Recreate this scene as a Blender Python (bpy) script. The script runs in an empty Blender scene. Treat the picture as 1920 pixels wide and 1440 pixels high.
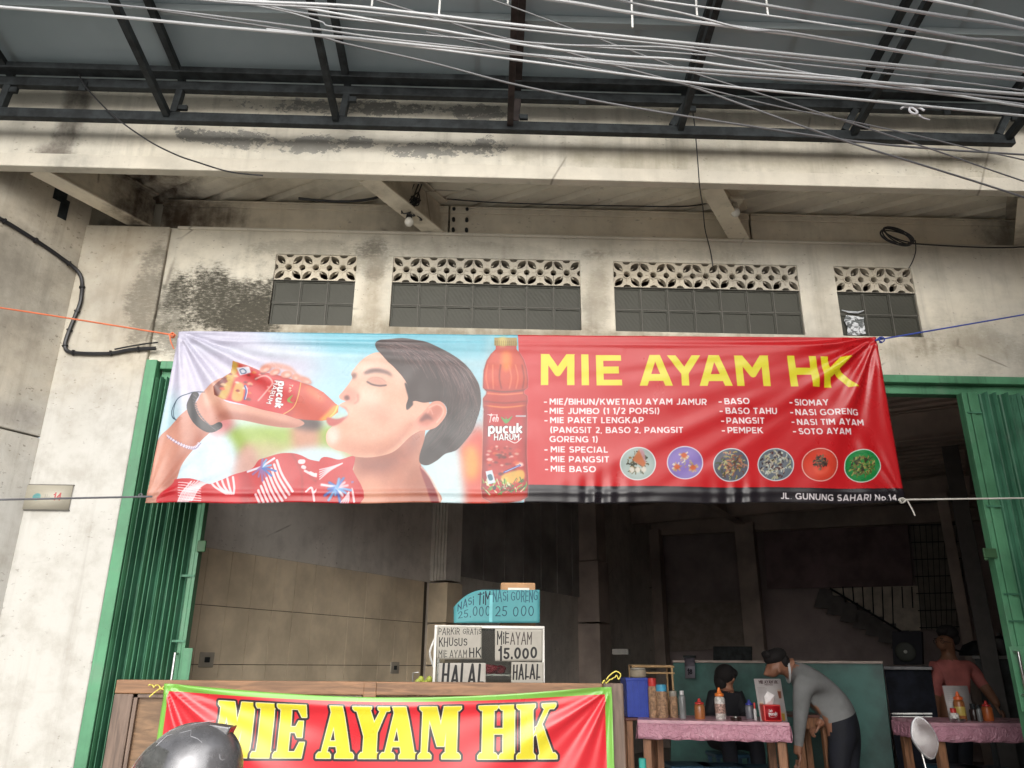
import bpy, bmesh, math, random
import numpy as np
from mathutils import Vector, Matrix
random.seed(7)
SC = bpy.context.scene
COL = SC.collection
R = math.radians

# ------------------------------------------------------------------ camera
F_PX = 1460.0
CAM = np.array([0.0, -4.6, 1.55])
def cam_rot(p, r, y):
    cp, sp = math.cos(p), math.sin(p)
    f = np.array([math.sin(y)*cp, math.cos(y)*cp, sp])
    rt = np.array([math.cos(y), -math.sin(y), 0.0]); up = np.cross(rt, f)
    c, s = math.cos(r), math.sin(r)
    return np.array([c*rt+s*up, -s*rt+c*up, f])
CM = cam_rot(R(19.8), R(.48), R(1.65))
cd = bpy.data.cameras.new('camera'); cam = bpy.data.objects.new('camera', cd); COL.objects.link(cam)
cd.sensor_width = 36.0; cd.lens = F_PX/1920*36.0; cd.clip_start = .05; cd.clip_end = 500
m3 = Matrix([[CM[0][i], CM[1][i], -CM[2][i]] for i in range(3)])
cam.matrix_world = Matrix.Translation(CAM.tolist()) @ m3.to_4x4()
SC.camera = cam

# ------------------------------------------------------------------ light
SC.world = bpy.data.worlds.new('World'); SC.world.use_nodes = True
wn = SC.world.node_tree; wn.nodes.clear()
sky = wn.nodes.new('ShaderNodeTexSky'); sky.sky_type = 'NISHITA'; sky.sun_disc = False
sky.sun_elevation = R(27); sky.sun_rotation = R(185); sky.air_density = 1.0; sky.dust_density = 3.0
hs = wn.nodes.new('ShaderNodeHueSaturation'); hs.inputs['Saturation'].default_value = .22
bg = wn.nodes.new('ShaderNodeBackground'); bg.inputs['Strength'].default_value = .12
wo = wn.nodes.new('ShaderNodeOutputWorld')
wn.links.new(sky.outputs[0], hs.inputs['Color']); wn.links.new(hs.outputs[0], bg.inputs['Color']); wn.links.new(bg.outputs[0], wo.inputs['Surface'])
sl = bpy.data.lights.new('sun', 'SUN'); sl.energy = 1.5; sl.angle = R(75); sl.color = (1.0, .965, .91)
so = bpy.data.objects.new('sun', sl); COL.objects.link(so)
# overcast: a very soft sun behind the camera (towards -Y), 27 degrees up
so.rotation_euler = (R(90-27), 0, R(5))
SC.cycles.max_bounces = 10; SC.cycles.diffuse_bounces = 6
SC.view_settings.view_transform = 'Standard'; SC.view_settings.look = 'None'
SC.view_settings.gamma = 1; SC.view_settings.use_curve_mapping = False
SC.view_settings.exposure = .85

# ------------------------------------------------------------------ placing helpers
def ray(x, y): return np.array([x-960.0, 720.0-y, F_PX]) @ CM
def atY(x, y, Y):
    d = ray(x, y); return CAM + d*((Y-CAM[1])/d[1])
def atZ(x, y, Z):
    d = ray(x, y); return CAM + d*((Z-CAM[2])/d[2])
def atP(x, y, p0, n):
    d = ray(x, y); n = np.array(n, float); return CAM + d*(((np.array(p0)-CAM)@n)/(d@n))
SK = R(31)                                   # the lot runs askew behind the street front
DD = np.array([math.sin(SK), math.cos(SK), 0.0]); RR = np.array([math.cos(SK), -math.sin(SK), 0.0])
ZZ = np.array([0, 0, 1.0])
P0 = np.array([-2.05, .15, 0.0])
FL = .42                                     # shop floor level
def lot(s, t, z): return P0 + DD*s + RR*t + ZZ*z

# ------------------------------------------------------------------ mesh helpers
class MB:
    def __init__(s): s.v = []; s.f = []; s.m = []; s.uv = None
    def add(s, vs, fs, mi=0):
        o = len(s.v); s.v += [tuple(float(c) for c in v) for v in vs]
        s.f += [tuple(i+o for i in f) for f in fs]; s.m += [mi]*len(fs); return s
    def box(s, x0, x1, y0, y1, z0, z1, mi=0):
        return s.obox(((x0+x1)/2, (y0+y1)/2, (z0+z1)/2), (1,0,0), (0,1,0), (0,0,1), (x1-x0)/2, (y1-y0)/2, (z1-z0)/2, mi)
    def obox(s, c, ax, ay, az, hx, hy, hz, mi=0):
        c, ax, ay, az = (np.array(q, float) for q in (c, ax, ay, az))
        vs = [c+ax*hx*i+ay*hy*j+az*hz*k for k in (-1,1) for j in (-1,1) for i in (-1,1)]
        fs = [(0,2,3,1),(4,5,7,6),(0,1,5,4),(2,6,7,3),(0,4,6,2),(1,3,7,5)]
        if np.dot(np.cross(ax, ay), az) < 0: fs = [f[::-1] for f in fs]
        return s.add(vs, fs, mi)
    def lbox(s, s0, s1, t0, t1, z0, z1, mi=0):     # box in lot axes
        return s.obox(lot((s0+s1)/2, (t0+t1)/2, (z0+z1)/2), RR, DD, ZZ, (t1-t0)/2, (s1-s0)/2, (z1-z0)/2, mi)
    def beam(s, a, b, w, h, up=(0,0,1), mi=0):     # box from a to b
        a, b = np.array(a, float), np.array(b, float); d = b-a; L = np.linalg.norm(d); d /= L
        u = np.array(up, float); x = np.cross(d, u); x /= np.linalg.norm(x); u = np.cross(x, d)
        return s.obox((a+b)/2, x, d, u, w/2, L/2, h/2, mi)
    def tube(s, pts, r, n=8, mi=0, caps=True):
        pts = [np.array(p, float) for p in pts]; rs = r if hasattr(r, '__len__') else [r]*len(pts)
        o = len(s.v); prev = None; N = len(pts)
        for i, p in enumerate(pts):
            t = pts[min(i+1, N-1)]-pts[max(i-1, 0)]; t = t/(np.linalg.norm(t)+1e-12)
            if prev is None:
                a = np.array([0,0,1.0]) if abs(t[2]) < .9 else np.array([1.0,0,0]); u = np.cross(t, a)
            else: u = prev-t*np.dot(prev, t)
            u /= np.linalg.norm(u)+1e-12; prev = u; w = np.cross(t, u)
            for k in range(n):
                a = 2*math.pi*k/n; s.v.append(tuple(p+(u*math.cos(a)+w*math.sin(a))*rs[i]))
        for i in range(N-1):
            for k in range(n):
                s.f.append((o+i*n+k, o+i*n+(k+1) % n, o+(i+1)*n+(k+1) % n, o+(i+1)*n+k)); s.m.append(mi)
        if caps:
            s.f.append(tuple(o+k for k in range(n))[::-1]); s.f.append(tuple(o+(N-1)*n+k for k in range(n))); s.m += [mi, mi]
        return s
    def lathe(s, prof, c=(0,0,0), n=20, mi=0, sx=1, sy=1):
        o = len(s.v); c = np.array(c, float)
        for r, z in prof:
            for k in range(n):
                a = 2*math.pi*k/n; s.v.append((c[0]+r*math.cos(a)*sx, c[1]+r*math.sin(a)*sy, c[2]+z))
        for i in range(len(prof)-1):
            for k in range(n):
                s.f.append((o+i*n+k, o+i*n+(k+1) % n, o+(i+1)*n+(k+1) % n, o+(i+1)*n+k)); s.m.append(mi)
        s.f.append(tuple(o+k for k in range(n))[::-1]); s.f.append(tuple(o+(len(prof)-1)*n+k for k in range(n))); s.m += [mi, mi]
        return s
    def ell(s, c, r, n=14, mi=0, M=None):
        vs = []; c = np.array(c, float); rings = n//2+1
        for i in range(rings+1):
            ph = math.pi*i/rings
            for k in range(n):
                th = 2*math.pi*k/n
                p = np.array([math.sin(ph)*math.cos(th)*r[0], math.sin(ph)*math.sin(th)*r[1], math.cos(ph)*r[2]])
                if M is not None: p = np.array(M) @ p
                vs.append(c+p)
        fs = [(i*n+k, (i+1)*n+k, (i+1)*n+(k+1) % n, i*n+(k+1) % n) for i in range(rings) for k in range(n)]
        return s.add(vs, fs, mi)
    def prism(s, pts, z0, z1, org=(0,0,0), ax=(1,0,0), ay=(0,0,1), an=(0,1,0), mi=0):
        org, ax, ay, an = (np.array(q, float) for q in (org, ax, ay, an)); n = len(pts)
        vs = [org+ax*p[0]+ay*p[1]+an*z0 for p in pts]+[org+ax*p[0]+ay*p[1]+an*z1 for p in pts]
        fs = [tuple(range(n)), tuple(range(2*n-1, n-1, -1))]+[(i, i+n, (i+1) % n+n, (i+1) % n) for i in range(n)]
        return s.add(vs, fs, mi)
    def mesh(s, name, off=(0,0,0)):
        me = bpy.data.meshes.new(name); off = np.array(off, float)
        me.from_pydata([tuple(np.array(v)-off) for v in s.v], [], s.f)
        me.polygons.foreach_set('material_index', s.m); me.update(); return me

def ob(name, mb, mat, parent=None, smooth=False, bevel=0, label=None, fix=False):
    off = parent['_org'] if parent is not None and '_org' in parent else (0,0,0)
    me = mb.mesh(name, off) if isinstance(mb, MB) else mb
    for m in (mat if isinstance(mat, (list, tuple)) else [mat]):
        if len(me.materials) < 8 and isinstance(mb, MB): me.materials.append(m)
    if fix:
        b = bmesh.new(); b.from_mesh(me); bmesh.ops.remove_doubles(b, verts=b.verts, dist=1e-5); bmesh.ops.recalc_face_normals(b, faces=b.faces); b.to_mesh(me); b.free()
    if smooth:
        me.polygons.foreach_set('use_smooth', [True]*len(me.polygons)); me.set_sharp_from_angle(angle=R(40))
    o = bpy.data.objects.new(name, me); COL.objects.link(o)
    if parent is not None: o.parent = parent
    if bevel:
        md = o.modifiers.new('bevel', 'BEVEL'); md.width = bevel; md.segments = 2; md.limit_method = 'ANGLE'; md.angle_limit = R(40)
    if label: o['label'] = label
    return o
def thing(name, label, cat, loc=(0,0,0), group=None):
    e = bpy.data.objects.new(name, None); COL.objects.link(e); e.location = [float(c) for c in loc]
    e.empty_display_size = .1
    e['_org'] = [float(c) for c in loc]; e['label'] = label; e['category'] = cat
    if group: e['group'] = group
    return e
def tag(o, label, cat, group=None, kind=None):
    if label: o['label'] = label
    if cat: o['category'] = cat
    if group: o['group'] = group
    if kind: o['kind'] = kind
    return o
def dup(root, loc, label):
    c = root.copy(); COL.objects.link(c); c.location = [float(v) for v in loc]; c['label'] = label; c['_org'] = [float(v) for v in loc]
    for ch in list(root.children):
        k = ch.copy(); COL.objects.link(k); k.parent = c
        for g in ch.children:
            q = g.copy(); COL.objects.link(q); q.parent = k
    return c
def setmat(o, m, i=0):
    me = o.data.copy(); o.data = me; me.materials[i] = m

# ------------------------------------------------------------------ material helpers
class G:
    def __init__(s, name, rough=.6, metal=0, spec=.5, col=(.5,.5,.5)):
        s.mat = bpy.data.materials.new(name); s.mat.use_nodes = True; s.nt = s.mat.node_tree
        s.b = s.nt.nodes['Principled BSDF']; s.b.inputs['Roughness'].default_value = rough
        s.b.inputs['Metallic'].default_value = metal; s.b.inputs['Specular IOR Level'].default_value = spec
        s.b.inputs['Base Color'].default_value = (*col, 1); s._co = None
    def new(s, t): return s.nt.nodes.new(t)
    def link(s, a, b): s.nt.links.new(a, b)
    def put(s, sock, v):
        if isinstance(v, bpy.types.NodeSocket): s.link(v, sock)
        elif isinstance(v, (tuple, list)) and sock.type == 'RGBA': sock.default_value = (*v[:3], 1)
        else: sock.default_value = v
    def co(s, kind='Object'):
        if kind == 'Object':                                # everything here is fixed in place: use world position
            if getattr(s, '_gp', None) is None: s._gp = s.new('ShaderNodeNewGeometry')
            return s._gp.outputs['Position']
        if s._co is None: s._co = s.new('ShaderNodeTexCoord')
        return s._co.outputs[kind]
    def mapv(s, sc=(1,1,1), loc=(0,0,0), rot=(0,0,0), v=None):
        n = s.new('ShaderNodeMapping'); n.inputs['Scale'].default_value = sc; n.inputs['Location'].default_value = loc; n.inputs['Rotation'].default_value = rot
        s.link(v or s.co(), n.inputs[0]); return n.outputs[0]
    def noise(s, scale=5, detail=6, rough=.6, v=None, dist=0):
        n = s.new('ShaderNodeTexNoise'); n.inputs['Scale'].default_value = scale; n.inputs['Detail'].default_value = detail
        n.inputs['Roughness'].default_value = rough; n.inputs['Distortion'].default_value = dist
        s.link(v or s.co(), n.inputs['Vector']); return n.outputs[0]
    def vor(s, scale=5, v=None, feat='F1'):
        n = s.new('ShaderNodeTexVoronoi'); n.feature = feat; n.inputs['Scale'].default_value = scale
        s.link(v or s.co(), n.inputs['Vector']); return n.outputs[0]
    def math(s, op, a, b=0, c=0, clamp=False):
        n = s.new('ShaderNodeMath'); n.operation = op; n.use_clamp = clamp
        for i, q in enumerate((a, b, c)): s.put(n.inputs[i], q)
        return n.outputs[0]
    def ramp(s, f, a, b, lo=0., hi=1.):                       # smooth map a..b -> lo..hi
        n = s.new('ShaderNodeMapRange'); n.interpolation_type = 'SMOOTHSTEP'
        s.put(n.inputs[0], f)
        for i, q in enumerate((a, b, lo, hi)): n.inputs[i+1].default_value = q
        return n.outputs[0]
    def mix(s, f, a, b, mode='MIX'):
        n = s.new('ShaderNodeMix'); n.data_type = 'RGBA'; n.blend_type = mode
        s.put(n.inputs[0], f); s.put(n.inputs[6], a); s.put(n.inputs[7], b); return n.outputs[2]
    def xyz(s, v=None):
        n = s.new('ShaderNodeSeparateXYZ'); s.link(v or s.co(), n.inputs[0]); return n.outputs
    def blob(s, cx, cz, rx, rz, ax='x'):                      # soft spot on a wall at (x, z)
        if not hasattr(s, '_x'): s._x = s.xyz()
        dx = s.math('DIVIDE', s.math('SUBTRACT', s._x[0 if ax == 'x' else 1], cx), rx)
        dz = s.math('DIVIDE', s.math('SUBTRACT', s._x[2], cz), rz)
        d = s.math('SQRT', s.math('ADD', s.math('MULTIPLY', dx, dx), s.math('MULTIPLY', dz, dz)))
        if not hasattr(s, '_wob'): s._wob = s.math('MULTIPLY', s.math('SUBTRACT', s.noise(4.5, 6, .65), .5), 1.6)
        d = s.math('ADD', d, s._wob)
        return s.ramp(d, .25, 1.0, 1., 0.)
    def bump(s, h, strength=.3, dist=.01):
        n = s.new('ShaderNodeBump'); n.inputs['Strength'].default_value = strength; n.inputs['Distance'].default_value = dist
        s.link(h, n.inputs['Height']); s.link(n.outputs[0], s.b.inputs['Normal'])
    def col(s, c): s.put(s.b.inputs['Base Color'], c)
    def rough(s, c): s.put(s.b.inputs['Roughness'], c)

def simple(name, c, rough=.5, metal=0, var=.18, scale=9, bump=.08, spec=.5, dist=.004):
    g = G(name, rough, metal, spec); n = g.noise(scale, 5)
    g.col(g.mix(g.ramp(n, .3, .7), [q*(1-var) for q in c], [min(1, q*(1+var)) for q in c]))
    if bump: g.bump(g.noise(scale*5, 4), bump, dist)
    g.rough(g.ramp(n, .2, .8, max(0, rough-.07), min(1, rough+.07)))
    return g.mat

def wall_mat(name, base, spots=(), mold=(), peel=(), grime=.5, streak=.5, ax='x', white_below=None, soot_line=()):
    g = G(name, .85, 0, .25)
    big = g.noise(1.1, 5, .6); mid = g.noise(6, 8, .65); fine = g.noise(60, 6, .7)
    sc = (9, 9, .55); st = g.noise(1.0, 6, .65, g.mapv(sc))
    c = g.mix(g.ramp(big, .3, .7), [q*.78 for q in base], [min(.9, q*1.06) for q in base])
    c = g.mix(g.math('MULTIPLY', g.ramp(g.noise(.9, 7, .7, g.mapv((1,1,1), (3,1,5))), .42, .66), .5*grime), c, [sum(base)/3*k for k in (.80,.78,.70)])
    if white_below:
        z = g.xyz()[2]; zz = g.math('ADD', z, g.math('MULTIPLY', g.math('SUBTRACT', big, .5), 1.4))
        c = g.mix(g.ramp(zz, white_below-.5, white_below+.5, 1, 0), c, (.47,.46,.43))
    c = g.mix(g.math('MULTIPLY', g.ramp(mid, .42, .72), .42*grime), c, [q*.45 for q in base])
    c = g.mix(g.math('MULTIPLY', g.ramp(st, .48, .74), .5*streak), c, [q*.38 for q in base])
    c = g.mix(g.math('MULTIPLY', g.ramp(g.noise(2.2, 7, .6, g.mapv((1.2,1.2,7))), .55, .8), .25*streak), c, [q*.5 for q in base])
    pk = g.math('MULTIPLY', g.ramp(g.noise(30, 4, .6, g.mapv((1,1,1.6))), .62, .68), g.ramp(g.noise(2.5, 3), .40, .62))
    c = g.mix(g.math('MULTIPLY', pk, .55*grime), c, (.09,.075,.055))
    # hairline cracks
    cr = g.math('MULTIPLY', g.ramp(g.vor(.55, g.mapv((1,1,1.3), v=None), 'DISTANCE_TO_EDGE'), .0, .006, 1, 0), g.ramp(g.noise(1.7, 3), .55, .62))
    c = g.mix(g.math('MULTIPLY', cr, .6), c, (.12,.10,.08))
    for (x, z, rx, rz, k, colr) in spots:
        w = g.math('MULTIPLY', g.blob(x, z, rx, rz, ax), g.ramp(g.math('ADD', mid, g.math('MULTIPLY', st, .5)), .45, .95, .35, 1))
        c = g.mix(g.math('MULTIPLY', w, k), c, colr)
    for (x, z, rx, rz, k) in mold:
        b = g.blob(x, z, rx, rz, ax)
        sp = g.noise(26, 9, .8, g.mapv((1,1,2.6)))
        th = g.math('ADD', sp, g.math('MULTIPLY', b, .22))
        w = g.math('MULTIPLY', g.ramp(th, .50, .74), g.ramp(b, .0, .7))
        c = g.mix(g.math('MULTIPLY', w, k), c, (.022,.020,.016))
        c = g.mix(g.math('MULTIPLY', b, .38*k), c, (.13,.12,.09))
    hgt = g.math('ADD', g.math('MULTIPLY', mid, .5), g.math('MULTIPLY', fine, .35))
    for (x, z, rx, rz, thr) in peel:
        b = g.blob(x, z, rx, rz, ax)
        q = g.math('ADD', g.noise(19, 10, .78, g.mapv((1,1,1.5), (x,0,0))), g.math('MULTIPLY', b, .22))
        w = g.math('MULTIPLY', g.ramp(q, thr, thr+.012), g.ramp(b, .0, .08))
        edge = g.math('MULTIPLY', g.ramp(q, thr-.02, thr, 0, 1), g.ramp(b, .0, .08))
        c = g.mix(g.math('MULTIPLY', edge, .35), c, (.75,.72,.62))
        c = g.mix(g.math('MULTIPLY', w, .92), c, g.mix(g.noise(8, 6), (.20,.195,.175), (.33,.32,.29))); hgt = g.math('SUBTRACT', hgt, g.math('MULTIPLY', w, .5))
    for (z, h, k) in soot_line:
        d = g.math('ABSOLUTE', g.math('SUBTRACT', g.xyz()[2], z))
        w = g.math('MULTIPLY', g.ramp(d, 0, h, 1, 0), g.ramp(g.noise(3, 7, .7, g.mapv((1,1,3))), .3, .65))
        c = g.mix(g.math('MULTIPLY', w, k), c, (.13,.105,.07))
    g.col(c); g.bump(hgt, .55, .008); return g.mat

def dirty_paint(name, c, rust=.5, rough=.45, sc=1.0):
    # old enamel on sheet steel: faded patches, vertical dirt runs, chips down to rust
    g = G(name, rough, 0, .4); big = g.noise(1.6*sc, 5, .6); run = g.noise(1, 6, .7, g.mapv((26,26,.7))); chip = g.noise(42, 6, .7)
    k = g.mix(g.ramp(big, .35, .7), [q*.72 for q in c], [min(.9, q*1.35+.012) for q in c])
    k = g.mix(g.math('MULTIPLY', g.ramp(run, .50, .78), .6), k, [q*.30+.006 for q in c])
    k = g.mix(g.math('MULTIPLY', g.ramp(g.noise(5, 5, .6), .55, .75), .25), k, (.16,.17,.15))
    k = g.mix(g.math('MULTIPLY', g.math('MULTIPLY', g.ramp(chip, .64, .69), g.ramp(g.noise(3, 3), .45, .6)), rust), k, (.05,.022,.012))
    g.col(k); g.rough(g.ramp(big, .3, .7, rough-.1, rough+.2)); g.bump(g.math('ADD', chip, g.math('MULTIPLY', g.noise(7, 3), .8)), .25, .006); return g.mat
# ------------------------------------------------------------------ flat print: a small painter for banners and papers
INK = .78                                              # inks are a little duller than the paper white
def homog(src, dst):
    A = []; B = []
    for (x, y), (u, v) in zip(src, dst):
        A.append([x, y, 1, 0, 0, 0, -u*x, -u*y]); B.append(u); A.append([0, 0, 0, x, y, 1, -v*x, -v*y]); B.append(v)
    h = np.linalg.solve(np.array(A, float), np.array(B, float)); return np.append(h, 1).reshape(3, 3)
def boxblur(a, r, axis):
    if r < 1: return a
    a = np.moveaxis(a, axis, 0); p = np.concatenate([np.repeat(a[:1], r+1, 0), a, np.repeat(a[-1:], r, 0)]); c = np.cumsum(p, 0)
    return np.moveaxis((c[2*r+1:]-c[:-2*r-1])/(2*r+1), 0, axis)
def blurm(a, s):
    r = int(round(s))
    for _ in range(3): a = boxblur(boxblur(a, r, 0), r, 1)
    return a
def spline(P, n=7, closed=True):
    P = np.array(P, float); N = len(P); out = []
    rng = range(N) if closed else range(N-1)
    for i in rng:
        g = (lambda k: P[k % N]) if closed else (lambda k: P[min(max(k, 0), N-1)])
        p0, p1, p2, p3 = g(i-1), g(i), g(i+1), g(i+2)
        for t in np.arange(n)/n:
            out.append(.5*((2*p1)+(p2-p0)*t+(2*p0-5*p1+4*p2-p3)*t*t+(3*p1-p0-3*p2+p3)*t**3))
    if not closed: out.append(P[-1])
    return np.array(out)
class Cv:
    def __init__(s, W, H, col=(255,255,255), H3=None):
        s.W, s.H = W, H; s.a = np.ones((H, W, 3), np.float32)*np.array(col, np.float32)/255; s.H3 = H3
    def T(s, P):
        P = np.array(P, float).reshape(-1, 2)
        if s.H3 is None: return P
        q = np.c_[P, np.ones(len(P))] @ s.H3.T; return q[:, :2]/q[:, 2:]
    def sc(s, p=None):                                     # canvas pixels per source unit
        if s.H3 is None: return 1.0
        p = p if p is not None else (0, 0); a = s.T([p, (p[0]+1, p[1]), (p[0], p[1]+1)]); return float((np.linalg.norm(a[1]-a[0])+np.linalg.norm(a[2]-a[0]))/2)
    def comp(s, m, x0, y0, col, al=1.0):
        h, w = m.shape; col = np.array(col, np.float32)/255; v = s.a[y0:y0+h, x0:x0+w]; k = (m*al)[..., None]
        v *= (1-k); v += k*col
    def up(s, A):                                          # plumb direction of the flat sheet, in source units
        if s.H3 is None: return np.array([0, -1.0])
        q = s.T([A])[0]+np.array([0, -20.0]); w = np.linalg.inv(s.H3) @ np.array([q[0], q[1], 1.0]); d = w[:2]/w[2]-np.array(A, float)
        return d/abs(d[1])
    def bbox(s, q, pad):
        x0 = max(0, int(q[:, 0].min()-pad)); x1 = min(s.W, int(q[:, 0].max()+pad)+2); y0 = max(0, int(q[:, 1].min()-pad)); y1 = min(s.H, int(q[:, 1].max()+pad)+2)
        return (x0, x1, y0, y1) if x1 > x0 and y1 > y0 else None
    def mask(s, P, pad=2):
        q = s.T(P); b = s.bbox(q, pad)
        if b is None: return None
        x0, x1, y0, y1 = b; m = np.zeros((y1-y0, x1-x0), np.float32); X = np.arange(x0, x1); SS = 3
        A = q; B = np.roll(q, -1, 0)
        for r in range(y0, y1):
            for k in range(SS):
                yy = r+(k+.5)/SS; hit = ((A[:, 1] <= yy) != (B[:, 1] <= yy))
                if not hit.any(): continue
                a, b_ = A[hit], B[hit]; xs = np.sort(a[:, 0]+(yy-a[:, 1])/(b_[:, 1]-a[:, 1])*(b_[:, 0]-a[:, 0]))
                for i in range(0, len(xs)-1, 2):
                    m[r-y0] += np.clip(np.minimum(X+1, xs[i+1])-np.maximum(X, xs[i]), 0, 1)/SS
        return m, x0, y0
    def poly(s, P, col, al=1, blur=0, sm=True, clip=None):
        if sm: P = spline(P)
        k = s.sc(P[0]); r = s.mask(P, 2+blur*k*3.2)
        if r is None: return
        m, x0, y0 = r
        if blur: m = blurm(m, blur*k)
        if clip is not None: m = m*clip[y0:y0+m.shape[0], x0:x0+m.shape[1]]
        s.comp(np.clip(m, 0, 1), x0, y0, col, al)
    def full(s, P, sm=True, blur=0):                        # a full-size mask for clipping
        if sm: P = spline(P)
        r = s.mask(P); M = np.zeros((s.H, s.W), np.float32)
        if r: m, x0, y0 = r; M[y0:y0+m.shape[0], x0:x0+m.shape[1]] = m
        return blurm(M, blur) if blur else M
    def stroke_mask(s, lines, w, butt=True, soft=.7, pad=0):   # lines in canvas px
        q = np.concatenate(lines); b = s.bbox(q, w+3+pad)
        if b is None: return None
        x0, x1, y0, y1 = b; M = np.zeros((y1-y0, x1-x0), np.float32)
        for L in lines:
            bb = s.bbox(L, w+3)
            if bb is None: continue
            a0, a1, c0, c1 = bb; X, Y = np.meshgrid(np.arange(a0, a1)+.5, np.arange(c0, c1)+.5); D = np.full(X.shape, 1e9)
            for i in range(len(L)-1):
                p, d = L[i], L[i+1]-L[i]; l2 = d@d+1e-9; t = np.clip(((X-p[0])*d[0]+(Y-p[1])*d[1])/l2, 0, 1)
                D = np.minimum(D, np.hypot(X-p[0]-t*d[0], Y-p[1]-t*d[1]))
            m = np.clip((w/2-D)/soft+.5, 0, 1)
            if butt and np.linalg.norm(L[0]-L[-1]) > 1e-6:
                for e, f in ((L[0], L[1]), (L[-1], L[-2])):
                    u = (e-f)/(np.linalg.norm(e-f)+1e-9); al = (X-e[0])*u[0]+(Y-e[1])*u[1]; near = np.hypot(X-e[0], Y-e[1]) < w*.8
                    m = np.where(near, m*np.clip(.5-al, 0, 1), m)
            v = M[c0-y0:c1-y0, a0-x0:a1-x0]; np.maximum(v, m, out=v)
        return M, x0, y0
    def line(s, P, w, col, al=1, blur=0, sm=True, butt=False, clip=None):
        if sm and len(P) > 2: P = spline(P, 6, False)
        k = s.sc(P[0]); r = s.stroke_mask([s.T(P)], w*k, butt, pad=blur*k*3)
        if r is None: return
        m, x0, y0 = r
        if blur: m = blurm(m, blur*k)
        if clip is not None: m = m*clip[y0:y0+m.shape[0], x0:x0+m.shape[1]]
        s.comp(m, x0, y0, col, al)
    def text(s, t, A, B, h, w, col, al=1, outline=None, slant=0, jit=0, track=.17, clip=True, up=None, butt=True, swell=0):
        # cap text whose baseline runs A -> B in source px, cap height h, stroke width w (share of h)
        rg = random.Random(t+str(A)); gl = []; x = 0
        for ch in t:
            if ch == ' ': x += .42; continue
            wd, st = GLY[ch]; gl.append((x, wd, st, ch)); x += wd+track
        tot = x-track; A = np.array(A, float); B = np.array(B, float); d = (B-A); L = np.linalg.norm(d); ex = d/L; ey = np.array(up, float) if up is not None else s.up(A)
        kx = L/tot; ww = w*h*s.sc(A)
        for (gx, wd, st, ch) in gl:
            jy = rg.uniform(-jit, jit); jx = rg.uniform(-jit, jit); js = 1+rg.uniform(-jit, jit); jr = rg.uniform(-jit, jit)*.8
            lines = []
            for L_ in st:
                P = [A+ex*((gx+jx*.4+px+slant*py+jr*py)*kx)+ey*((py*js+jy)*h) for px, py in L_]; lines.append(s.T(P))
            if outline:
                r = s.stroke_mask(lines, ww+outline[0]*2*s.sc(A), butt); s.comp(r[0], r[1], r[2], outline[1], al)
            r = s.stroke_mask(lines, ww, butt)
            if r is None: continue
            m, x0, y0 = r
            if clip and s.H3 is not None and butt and ch not in ',()/':         # flat tops and feet
                lo = s.T([A+ex*gx*kx, A+ex*(gx+wd)*kx, A+ex*gx*kx+ey*h, A+ex*(gx+wd)*kx+ey*h])
                Y = np.arange(y0, y0+m.shape[0])[:, None]+.5; X = np.arange(x0, x0+m.shape[1])[None]+.5
                f = (X-lo[0][0])/(lo[1][0]-lo[0][0]+1e-9); yb = lo[0][1]+f*(lo[1][1]-lo[0][1]); yt = lo[2][1]+f*(lo[3][1]-lo[2][1])
                m = m*np.clip(yb-Y+.5, 0, 1)*np.clip(Y-yt+.5, 0, 1)
            s.comp(m, x0, y0, col, al)
    def image(s, name, ink=None, gam=1.0):
        im = bpy.data.images.new(name, s.W, s.H); px = np.ones((s.H, s.W, 4), np.float32); px[..., :3] = np.clip(np.clip(s.a[::-1], 0, 1)**gam*(ink or INK), 0, 1)
        im.pixels.foreach_set(px.ravel()); im.update(); im.pack(); return im
def arc(cx, cy, rx, ry, a0, a1, n=12):
    return [(cx+rx*math.cos(R(a0+(a1-a0)*i/n)), cy+ry*math.sin(R(a0+(a1-a0)*i/n))) for i in range(n+1)]
h_ = .075                                             # half stroke inset
def bowl(y0, y1, x0, x1): return [(x0, y1), (x1-(y1-y0)/2, y1)]+arc(x1-(y1-y0)/2, (y0+y1)/2, (y1-y0)/2, (y1-y0)/2, 90, -90, 9)[1:]+[(x0, y0)]
T_, B_ = 1-h_, h_
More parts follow.
